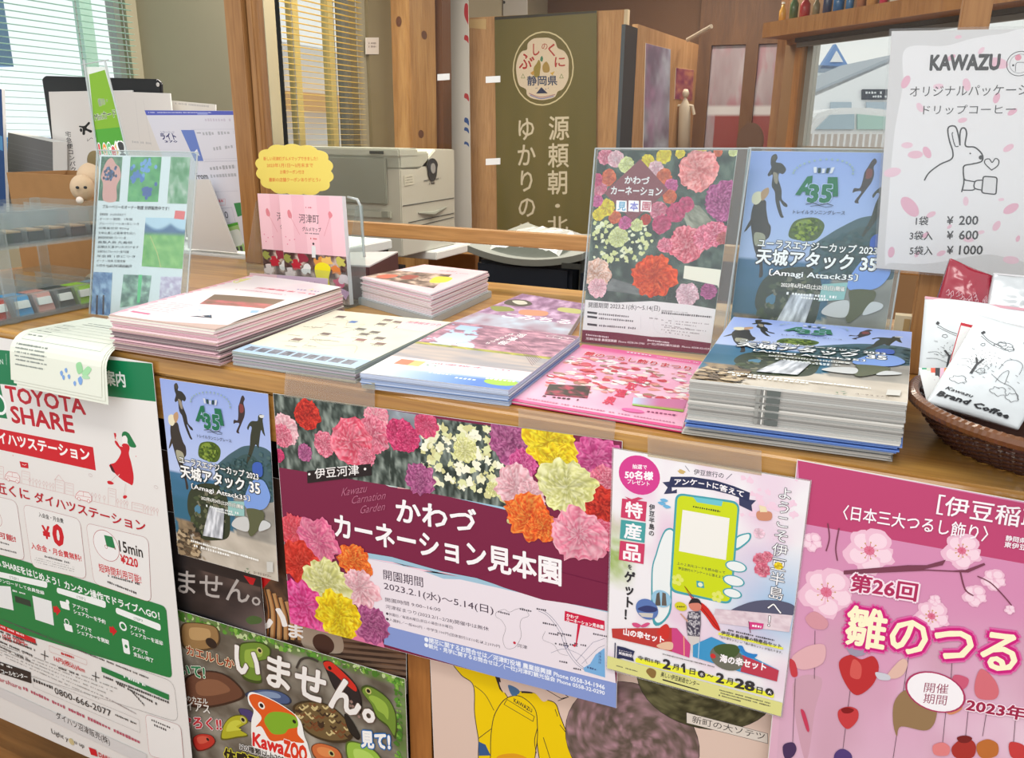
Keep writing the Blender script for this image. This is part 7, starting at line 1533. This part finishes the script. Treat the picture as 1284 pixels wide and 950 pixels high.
# low side desk behind the counter, carrying the office paper rack
desk = empty('side_desk', (-1.15, 1.15, 0), 'white side desk behind the left end of the counter', 'desk')
G().box(-1.66, -.66, .83, 1.35, CT-.03, CT).build('desktop', WHITE, desk, bevel=.003)
for (x, y) in ((-1.64, .85), (-.7, .85), (-1.64, 1.32), (-.7, 1.32)): G().box(x, x+.03, y, y+.02, 0, CT-.03).build('leg', BLACK, desk)
# black tray standing upright
yt_ = 1.0
pl = [(52, 99), (56, 95), (196, 99), (201, 104), (206, 215), (214, 330), (76, 330), (70, 215)]
root = empty('letter_tray', tuple(WY(130, 320, yt_)*[1, 1, 0]+[0, 0, CT]), 'black upright document tray behind the green card at the left', 'tray')
P = [WY(x, y, yt_) for x, y in pl]
for p in P:
    if p[2] < CT+.01: p[2] = CT+.001
G().prism(P, (0, .012, 0)).build('back_plate', BLACK, root, bevel=.003)
G().prism([WY(198, 106, yt_-.002)+np.array([.006*math.cos(a), 0, .006*math.sin(a)]) for a in np.linspace(0, 6.28, 13)[:-1]][::1], (0, -.001, 0)).build('hole', mat('hole_pale', (200, 196, 190), .5), root)
xa, xb = P[6][0], P[5][0]
G().box(xa, xb, yt_-.05, yt_+.012, CT, CT+.006).build('base_plate', BLACK, root); G().box(xa, xa+.005, yt_-.05, yt_, CT+.006, CT+.14).build('side_plate', BLACK, root)
def wpaper(nm, lab, pts, y, draw, th=.004, cat='paper'):
    q = [WY(x, yy, y) for x, yy in pts]; q[2][2] = max(q[2][2], CT+.007); q[3][2] = max(q[3][2], CT+.007)
    return sheet(nm, lab, cat, q, draw, th=th, m_=PAPER)
def d_p1(c):
    c.full((226, 220, 214)); c.crop(0, 0, 3.879)
    c.vt('宅急便コンパクト', (328, 625), (362, 850), 30, (50, 46, 50), bold=.01)
    K = (20, 20, 22); c.ell((393, 620), 9, K, n=12); c.blob([(385, 600), (410, 600), (430, 582), (436, 590), (420, 610), (445, 622), (440, 632), (415, 622), (412, 640), (400, 640), (400, 612), (385, 606)], K); c.line([(424, 660), (424, 672), (442, 656), (450, 660)], 1.2, K)
wpaper('envelope', 'white parcel envelope with vertical black print in the black tray', [(61, 115), (166, 113), (190, 330), (82, 330)], yt_-.008, d_p1, cat='envelope')
wpaper('paper_sheet', 'plain white sheet with faint ruled lines right of the green card', [(128, 114), (213, 117), (236, 330), (150, 330)], yt_-.014, lambda c: (c.full((222, 216, 210)), c.line([(170, 125), (176, 180)], .6, (190, 186, 184)), c.line([(180, 125), (190, 180)], .6, (190, 186, 184)), c.micro((166, 176), (190, 178), 3, (190, 186, 184))))
wpaper('paper_sheet', 'low grey-white sheet just above the blue mailing envelope', [(214, 126), (270, 131), (276, 330), (226, 330)], yt_+.03, lambda c: (c.full((206, 200, 192)), c.micro((220, 131), (262, 135), 3, (170, 166, 164))))
# blue letter pack
def d_lp(c):
    B_ = (90, 100, 190); c.full((224, 224, 234)); c.crop(0, 0, 3.879)
    c.poly([(700, 534), (1130, 540), (1200, 541), (1200, 570), (1134, 568), (706, 571)], B_); c.micro((725, 556), (1030, 556), 8, (210, 214, 240)); c.poly([(960, 548), (1010, 548), (1014, 566), (964, 566)], (150, 160, 220))
    c.tx('レターパック', (800, 688), (864, 690), 14, (50, 56, 130)); c.tx('ライト', (806, 726), (876, 726), 36, (50, 50, 110), bold=.04); c.poly([(892, 668), (955, 668), (1008, 845), (968, 846)], (110, 134, 204)); c.poly([(960, 800), (975, 780), (990, 820)], (240, 240, 250))
    c.tx('370', (822, 744), (882, 744), 12, (50, 50, 110), bold=.02)
    L_ = (170, 172, 190); c.line([(940, 664), (1150, 662)], .5, L_); c.line([(1010, 836), (1165, 832)], .5, L_); c.line([(1014, 846), (1165, 843)], .5, L_); c.micro((1005, 612), (1130, 612), 20, (206, 200, 214)); c.micro((1000, 702), (1146, 694), 22, (180, 182, 190)); c.micro((1055, 790), (1150, 775), 20, (180, 182, 190)); c.micro((970, 690), (990, 690), 8, (130, 130, 150))
    c.crop(0, 180, 3.879)
    c.tx('From', (976, 236), (1032, 236), 26, (50, 50, 60), bold=.02); c.micro((1042, 196), (1160, 186), 20, (170, 172, 180)); c.micro((1045, 232), (1165, 226), 18, (180, 182, 190)); c.line([(990, 152), (1165, 148)], .5, L_); c.line([(1000, 298), (1170, 292)], .5, L_); c.line([(1012, 328), (1110, 326), (1110, 352), (1016, 354), (1012, 328)], .7, (214, 130, 140)) ; c.micro((1016, 345), (1104, 340), 12, (214, 90, 100))
    c.poly([(1020, 374), (1036, 372), (1044, 428), (1030, 430)], (60, 70, 150)); c.line([(1040, 370), (1140, 362), (1155, 420), (1050, 428), (1040, 370)], .5, (110, 110, 160)); c.tx('1・0', (1064, 410), (1124, 404), 26, (70, 70, 90)); c.poly([(1150, 345), (1182, 342), (1186, 395), (1166, 400)], (60, 140, 80))
    c.poly([(1040, 440), (1165, 420), (1200, 545), (1085, 568)], (170, 206, 130)); c.poly([(1040, 440), (1165, 420), (1168, 430), (1044, 452)], (90, 170, 60)); c.rrect([(1066, 462), (1172, 444), (1190, 500), (1084, 520)], .3, (232, 234, 226)); c.micro((1130, 536), (1184, 526), 24, (90, 90, 90), gap=1.5)
    c.tx('3', (1096, 622), (1120, 618), 42, (206, 30, 70), bold=.05); c.poly([(1120, 576), (1146, 572), (1148, 588), (1122, 592)], (50, 70, 160)); c.tx('つの料金で', (1124, 612), (1200, 600), 22, (206, 60, 90), bold=.02); c.line([(1100, 634), (1200, 622)], .6, (206, 60, 90)); c.micro((1102, 668), (1140, 662), 12, (90, 90, 110)); c.poly([(1186, 660), (1210, 640), (1212, 672)], (40, 50, 110))
wpaper('mailing_envelope', 'large white mailing envelope with blue top band behind the blueberry flyer', [(181, 138), (322, 139), (345, 352), (252, 352)], .87, d_lp, th=.006, cat='envelope')
# white leaning board under/behind it
wpaper('white_folder', 'blank white folder leaning between the blueberry flyer and the mailing envelope', [(232, 225), (262, 225), (300, 352), (240, 352)], .84, lambda c: c.full((226, 224, 220)), cat='folder')
# blue magazine and grey file at far left
wpaper('file_box', 'grey upright file box behind the cardboard box at the far left', [(10, 166), (66, 178), (74, 330), (14, 330)], yt_-.07, lambda c: (c.full((108, 108, 108)), setattr(c, 'uv', True), [c.line([(.0, .1+.05*k), (1, .13+.05*k)], .8, (132, 132, 132)) for k in range(16)]), th=.05, cat='file')
wpaper('magazine', 'dark blue magazine at the far left edge, behind the rack', [(-30, 100), (2, 112), (16, 330), (-20, 330)], yt_-.14, lambda c: (c.full((38, 76, 130)), setattr(c, 'uv', True), c.poly([(.3, .3), (.96, .32), (.96, .42), (.3, .4)], (90, 150, 200))), th=.01, cat='magazine')
# tall green card in clear frame
ylg = .315
def lg_(px, py): return WY(px, py, ylg)
pts = [(108, 84), (134, 84), (196, 300), (140, 300)]
q = [lg_(*p) for p in pts]; q[2][2] = q[3][2] = CT+.003
root = empty('card_stand', tuple((q[2]+q[3])/2), 'tall narrow green card in a clear easel left of the mailing envelope', 'display stand')
slab([p+np.array([0, -.0006, 0]) for p in q], .0008).build('card', mat('card_back', (226, 228, 222), .5), root)
c = Canvas(q); c.crop(0, 0, 3.879)
for p in c.q: p[1] -= .0008
c.clipon = True
c.full((222, 226, 218)); c.poly([(432, 342), (510, 332), (648, 735), (560, 1100), (500, 1100), (478, 730), (440, 480)], (110, 170, 40)); c.poly([(432, 342), (510, 332), (556, 478), (442, 486)], (126, 172, 36)); c.poly([(442, 486), (556, 478), (640, 690), (468, 700)], (78, 158, 44))
for a, b, h_, t_ in (((466, 420), (508, 414), 18, '街の・'), ((446, 460), (540, 448), 20, 'Miniカード')): c.tx(t_, a, b, h_, (60, 76, 40), bold=.02, out=((230, 236, 210), .06))
W_ = (250, 250, 244)
for k, (ch, cc) in enumerate(zip('LOGet!', ((220, 60, 60), (240, 150, 60), (110, 190, 120), (220, 90, 90), (226, 180, 90), (60, 60, 60)))): x = 462+k*18; c.tx(ch, (x, 580-k*1.5), (x+15, 580-k*1.5), 46 if ch in 'LOG!t' else 34, cc, bold=.05, out=(W_, .12))
for k, (ch, cc) in enumerate(zip('CARD', ((60, 150, 140), (220, 80, 50), (40, 140, 190), (220, 60, 120)))): x = 482+k*22; c.tx(ch, (x, 634-k*2), (x+20, 634-k*2), 42, cc, bold=.05, out=(W_, .12))
c.tx('ロゲットカード', (486, 662), (584, 654), 20, (40, 50, 40), bold=.03, out=(W_, .08)); c.poly([(480, 692), (628, 688), (640, 735), (484, 738)], (236, 230, 226)); c.poly([(484, 700), (630, 696), (636, 735), (486, 738)], (110, 76, 70)); c.poly([(484, 716), (634, 712), (638, 735), (488, 738)], (206, 110, 150))
c.build('print', root)
g = G()
for a, b in ((q[0]+[0, 0, .012], q[3]), (q[1]+[0, 0, .012], q[2])): g.tube([a-[0, .003, 0], b-[0, .003, 0]], .002, 6)
g.tube([q[0]+[-.008, -.003, .004], q[1]+[.01, -.003, .012]], .0012, 6); g.build('clear_frame', CLEARE, root)
G().box(q[3][0], q[2][0], ylg-.01, ylg+.05, CT, CT+.002).build('base', CLEAR, root)

# ---- coffee price notice hung on the post
yk3 = .385
def kz(px, py): return WY(px, py, yk3)
TL, BL = kz(1118, 39), kz(1097.5, 341)
BL[2] = TL[2]-.305; BL[0] = TL[0]+.022; TR = TL+np.array([.216, 0, -.004]); BR = BL+np.array([.216, 0, -.004])
def d_kz(c):
    c.ref([tuple(proj(p)) for p in (TL, TR, BR, BL)]); c.crop(1080, 20, 2.8775) if False else None
    c.o = (1080, 20, 2.8775); c.full((224, 223, 222))
    c.blob([(160, 118), (300, 108), (400, 82), (500, 66), (700, 60), (720, 500), (700, 880), (560, 880), (450, 860), (250, 892), (110, 890), (85, 880), (100, 640), (120, 420), (150, 250)], (244, 243, 243)) 
    def petal(x, y, r, rot, cc=(242, 196, 210)): c.ell((x, y), r, cc, sq=.55, rot=rot, n=16)
    for k, (x, y, r, ro) in enumerate(((350, 76, 12, 1.5), (325, 150, 16, 1), (433, 125, 15, .6), (495, 170, 34, 1.9), (160, 238, 25, .4), (278, 254, 18, 1.5), (380, 248, 24, -.3), (488, 296, 20, .2), (212, 330, 19, -.6), (365, 376, 16, 1.3), (545, 346, 18, .9), (165, 466, 20, 1.5), (195, 500, 26, 1.5), (237, 492, 23, -.5), (112, 564, 30, 1.3), (531, 476, 20, .9), (175, 688, 42, -.7), (377, 668, 17, -.1), (252, 716, 17, 1), (540, 695, 28, .9), (505, 662, 10, 1.4), (488, 757, 20, .4), (108, 852, 20, .1), (432, 780, 12, 1.2), (288, 856, 16, 1), (232, 790, 14, .8), (386, 806, 18, 1.6), (318, 760, 10, .7), (565, 803, 12, .2), (540, 880, 26, 1.6), (200, 860, 12, .4))): petal(x, y, r, ro, [(244, 200, 214), (240, 186, 204), (246, 210, 222)][k % 3])
    K = (30, 28, 30)
    c.tx('KAWAZU', (248, 195), (496, 193), 52, K, bold=.05); c.ring((572, 172), 44, .8, K); c.ring((572, 172), 34, .4, (90, 86, 90)); c.ell((566, 150), 11, (236, 150, 170), n=10); c.ell((548, 178), 4, K, n=8); c.curve([(556, 200), (560, 170), (590, 168)], .6, K)
    c.tx('オリジナルパッケージ', (174, 292), (604, 286), 38, K, bold=.0); c.tx('ドリップコーヒー', (222, 356), (556, 354), 34, K, bold=.0)
    c.curve([(228, 592), (245, 565), (285, 535), (325, 516), (330, 490), (318, 450), (312, 412), (320, 398), (340, 400), (350, 430), (356, 466)], 1.7, K); c.curve([(356, 466), (356, 425), (362, 406), (374, 406), (380, 425), (376, 468), (410, 474), (436, 500), (434, 524), (400, 534), (372, 540), (368, 560), (370, 600), (362, 634)], 1.7, K)
    c.curve([(330, 420), (328, 430), (338, 468), (350, 470)], 1.1, K); c.ell((393, 496), 3, K, n=8); c.ell((432, 510), 8, K, n=10); c.line([(370, 585), (375, 592), (410, 598)], 1.5, K); c.curve([(368, 628), (400, 628), (412, 622)], 1.5, K)
    c.rrect([(440, 578), (490, 582), (486, 644), (434, 638)], .2, (234, 233, 233), K, 1.6); c.curve([(436, 592), (412, 596), (408, 620), (434, 628)], 1.5, K); c.curve([(470, 556), (446, 532), (448, 518), (462, 516), (472, 528), (484, 514), (496, 522), (492, 540), (470, 556)], 1.2, K)
    for (a, b, y, w) in (('1袋', '¥  200', 755, 0), ('3袋入', '¥  600', 808, 0), ('5袋入', '¥ 1000', 862, 0)): 
        x0 = 196 if len(a) == 2 else 174; c.tx(a, (x0, y), (240 if len(a) == 2 else 256, y), 32, K, bold=.015); c.tx('¥', (308, y-4), (330, y-4), 28, K, bold=.02); n_ = b.split()[1]; c.tx(n_, (352, y-2), (420 if len(n_) == 3 else 436, y-2), 32, K, bold=.02)
o = sheet('price_notice', 'white laminated coffee price notice with rabbit drawing and pink petals', 'notice', [TL, TR, BR, BL], d_kz, th=.0008, m_=PAPER)
slab([TL+[-.003, -.001, .003], TR+[.003, -.001, .003], BR+[.003, -.001, -.003], BL+[-.003, -.001, -.003]], .0006).build('laminate', mat('laminate_film', (248, 248, 248), .12, alpha=.06), o)

# ---- wicker basket with coffee bags
cx, cy, zr, zb = .965, .105, 1.088, CT+.002; aR, bR, aB, bB = .158, .15, .118, .10; cyB = .14
root = empty('wicker_basket', (cx, cy, CT), 'dark brown oval wicker basket with lighter wrapped rim', 'basket')
WK = mat('wicker_dark', (74, 38, 26), .4, noise=.4, nscale=60, coat=.3); WKR = mat('wicker_rim', (122, 74, 40), .35, noise=.5, nscale=90, coat=.3)
def bp_(t, h, o=0.0):
    k = h**.85; a = aB+(aR-aB)*k+o; b = bB+(bR-bB)*k+o; return np.array([cx+a*math.cos(t), cyB+(cy-cyB)*k+b*math.sin(t), zb+(zr-zb)*h])
NS = 76
g = G(); rows = 13
for r_i in range(rows):
    h = .04+r_i*.066
    if r_i in (9, 10): continue
    pts = [bp_(t, h, .0022*(1 if (i//2+r_i) % 2 else -1)) for i, t in enumerate(np.linspace(0, 2*math.pi, NS*2+1)[:-1])]
    g.tube(pts, .0019, 5, closed=True)
for r_i in (9, 10):
    h = .04+r_i*.066; pts = [bp_(t, h+.012*math.sin(i*.8), .0022*(1 if (i//2+r_i) % 2 else -1)) for i, t in enumerate(np.linspace(0, 2*math.pi, NS*2+1)[:-1])]; g.tube(pts, .0014, 5, closed=True)
g.build('woven_side', WK, root)['kind'] = 'stuff'
g = G()
for i in range(NS): t = i*2*math.pi/NS; g.tube([bp_(t, 0), bp_(t+.01, .5), bp_(t, 1)], .0013, 5)
g.build('stakes', WK, root)['kind'] = 'stuff'
g = G(); n_ = 260
pts = [bp_(t, 1) for t in np.linspace(0, 2*math.pi, n_+1)[:-1]]
g.tube(pts, [.0062+.0007*(i % 2) for i in range(n_)], 8, closed=True); g.build('rim', WKR, root)
V = [bp_(t, 0) for t in np.linspace(0, 2*math.pi, 49)[:-1]]; G().prism(V, (0, 0, .003)).build('base', WK, root)
def bag(name, label, q, bulge, draw, m_, seed=0, cat='coffee bag', wr=.0014, seal=True, group=None, th=.012):
    q = [np.array(p, float) for p in q]; N0 = np.cross(q[3]-q[0], q[1]-q[0]); N0 /= np.linalg.norm(N0)
    if np.dot(N0, CPOS-q[0]) < 0: N0 = -N0
    def f(u, v):
        P = (q[0]*(1-u[:, None])+q[1]*u[:, None])*(1-v[:, None])+(q[3]*(1-u[:, None])+q[2]*u[:, None])*v[:, None]
        uc, vc = np.clip(u, 0, 1), np.clip(v, 0, 1)
        h = bulge*np.clip(np.sin(np.pi*uc)*np.sin(np.pi*vc), 0, 1)**.6+wr*(vn(u*9+3, v*11+5, seed, 2)-.5)*2*np.clip(4*uc*(1-uc)*4*vc*(1-vc), 0, 1)+wr*.8*np.sin(u*8+v*22+seed)*np.clip((.12-v)*9, 0, 1)
        return P+N0*h[:, None], N0
    o = grid_sheet(f, 30, 36, th*.4, m_, name); tag(o, label, cat, group); o.data.polygons.foreach_set('use_smooth', [True]*len(o.data.polygons))
    c = Canvas(q); 
    if draw: c.clipon = True; c.L = 60; draw(c); c.step = 6e-6; c.build('print', o, fn=f)
    return o, f
SIL = mat('bag_silver_white', (222, 226, 226), .28, coat=.6); CRM = mat('bag_crimson', (150, 22, 46), .25, coat=.6)
def sketch(c, x0=0, y0=0, s=1.0):
    K = (58, 58, 60)
    def p(*a): return [(x0+x*s, y0+y*s) for x, y in a]
    c.ell(p((.12, .2))[0], .02*s, K, n=10, wob=.4); c.curve(p((.12, .22), (.22, .28), (.34, .32), (.5, .36)), .5, K); c.curve(p((.12, .25), (.24, .31), (.34, .35)), .4, K)
    def cloud(u, v, w, h, n=9, lw=.4): c.curve([(x0+s*(u+w*math.cos(a)*(1+.18*math.sin(a*5))), y0+s*(v+h*math.sin(a)*(1+.18*math.cos(a*5)))) for a in np.linspace(0, 6.28, n*3)[:-1]], lw, K, k=2, closed=True)
    cloud(.46, .32, .12, .045); cloud(.42, .3, .05, .03); cloud(.54, .34, .05, .03); cloud(.75, .2, .08, .04); cloud(.2, .36, .025, .02, 5); cloud(.85, .34, .08, .03); cloud(.9, .5, .06, .05)
    for k in range(46):
        a = k*2.4; r = .02+.0026*k*1.1; u, v = .32+r*1.3*math.cos(a), .56+r*math.sin(a)*.9; c.line(p((u, v), (u+.02*math.cos(a+1), v+.016*math.sin(a+1))), .35, K)
    c.poly(p((.24, .76), (.25, .62), (.2, .55), (.22, .54), (.265, .6), (.3, .54), (.32, .55), (.28, .64), (.28, .76)), K); c.curve(p((.05, .6), (.14, .58), (.2, .62), (.3, .6), (.44, .64)), .35, K); c.curve(p((.04, .68), (.15, .67), (.3, .72), (.44, .7)), .35, K); cloud(.36, .7, .05, .035)
    c.curve(p((.55, .62), (.58, .5), (.7, .46), (.8, .5), (.82, .62)), .4, K); c.curve(p((.6, .78), (.62, .66), (.68, .62), (.72, .78)), .4, K); c.curve(p((.5, .7), (.65, .76), (.85, .8), (.99, .9)), .4, K); cloud(.7, .88, .1, .05, 11); cloud(.16, .86, .1, .045, 9); cloud(.9, .9, .08, .05, 7)
    for k in range(18): u, v = .1+((k*37) % 80)/100, .44+((k*53) % 48)/100; c.line(p((u, v), (u+.035, v+.008)), .35, K)
def d_bagf(c):
    c.uv = True; sketch(c, .04, .02, .8)
    K = (40, 40, 42); c.tx('Kawazu', (.1, .83), (.4, .85), .03, K, shear=.3, bold=.02); c.tx('Brand Coffee', (.06, .91), (.84, .94), .05, K, bold=.05, shear=.15)
def d_bagb(c): c.uv = True; sketch(c, .02, .12, .8); c.poly([(0, .0), (1, .0), (1, .03), (0, .03)], (206, 150, 160))
yf1, yf0 = .14, .08
TL = WY(1228, 395, yf1); BL = WY(1161, 504, yf0); TR = WY(1345, 425, yf1-.0); BR = TR+(BL-TL)
bag('coffee_bag', 'front white coffee bag with town line drawing lying tilted in the basket', [TL, TR, BR, BL], .010, d_bagf, SIL, 2, group='coffee bags in the basket')
TL = WY(1160, 371, .195); TR = WY(1330, 392, .185); BL = WY(1150, 488, .15); BR = BL+(TR-TL)*.95
bag('coffee_bag', 'rear white coffee bag standing upright behind the tilted one', [TL, TR, BR, BL], .008, d_bagb, SIL, 5, group='coffee bags in the basket')
def d_crm(c):
    c.uv = True
    for k in range(70): a = random.Random(k); u, v = a.uniform(.08, .9), a.uniform(.45, .95); c.curve([(u, v), (u+.03, v-.05), (u+.06, v+.02), (u+.02, v+.04)], .35, (230, 190, 196), k=2)
TL = WY(1192, 324, .23); TR = WY(1245, 346, .24); BR = WY(1238, 385, .215); BL = WY(1177, 372, .215)
BR = BR+(BR-TR)*.7; BL = BL+(BL-TL)*.7
bag('coffee_bag', 'crimson coffee bag at the back left of the basket', [TL, TR, BR, BL], .008, d_crm, CRM, 7, group='coffee bags in the basket')
def d_cs(c): c.uv = True; c.poly([(.42, 0), (.62, 0), (.6, 1), (.38, 1)], (150, 22, 46)); c.poly([(0, 0), (.6, 0), (.6, .03), (0, .03)], (210, 206, 206))
TL = WY(1246, 342, .235); TR = WY(1345, 352, .235); BR = WY(1335, 392, .215); BL = WY(1236, 385, .215); BR = BR+(BR-TR)*.7; BL = BL+(BL-TL)*.7
bag('coffee_bag', 'silver coffee bag with one crimson stripe behind the upright white bag', [TL, TR, BR, BL], .008, d_cs, mat('bag_silver', (200, 202, 202), .22, metal=.3), 9, group='coffee bags in the basket')
def d_red(c): c.uv = True; [c.ell((random.Random(k).uniform(.1, .9), random.Random(k+9).uniform(.05, .95)), .02, (240, 226, 226), n=8, wob=.4, seed=k) for k in range(18)]
q = [WY(1205, 404, .150), WY(1222, 408, .150), WY(1207, 462, .122), WY(1190, 456, .122)]
sheet('wrapper', 'narrow red flowered wrapper between the two white coffee bags', 'wrapper', q, lambda c: (c.full((190, 16, 40)), d_red(c)), th=.002)
q = [WY(1152, 461, .125), WY(1190, 461, .125), WY(1182, 508, .10), WY(1163, 508, .10)]
def d_tri(c):
    c.full((226, 226, 222)); c.uv = True
    for k, (a, cc) in enumerate(((0, (226, 226, 230)), (.1, (60, 160, 120)), (.26, (206, 210, 190)), (.4, (226, 90, 60)), (.55, (40, 36, 40)), (.72, (240, 190, 210)), (.85, (240, 150, 60)))): c.poly([(a, 0), (a+.16, 0), (a+.16, .5), (a+.06, 1), (a-.02, .5)], cc)
    c.poly([(.42, .5), (.52, .3), (.62, .7), (.5, 1)], (170, 40, 150)); c.poly([(.7, .4), (.8, .1), (.95, .5), (.78, .9)], (240, 190, 214))
sheet('patterned_card', 'small card with colourful triangle pattern in the left of the basket', 'card', q, d_tri, th=.002)
# stray cream card seen between the race stand and the basket
q = [WY(1123, 395, .42), WY(1146, 397, .42), WY(1144, 424, .42), WY(1121, 422, .42)]
k_ = G().box(q[0][0], q[1][0], .42, .44, CT, q[0][2]).build('small_box', mat('cream_box', (226, 214, 186), .6)); tag(k_, 'small cream box between the race stand and the wooden post', 'box')
G().box(q[0][0]+.012, q[0][0]+.02, .4185, .4198, CT+.005, q[0][2]-.004).build('label', mat('tan_label', (190, 160, 110), .6), k_)
bpy.data.objects.remove(_to)
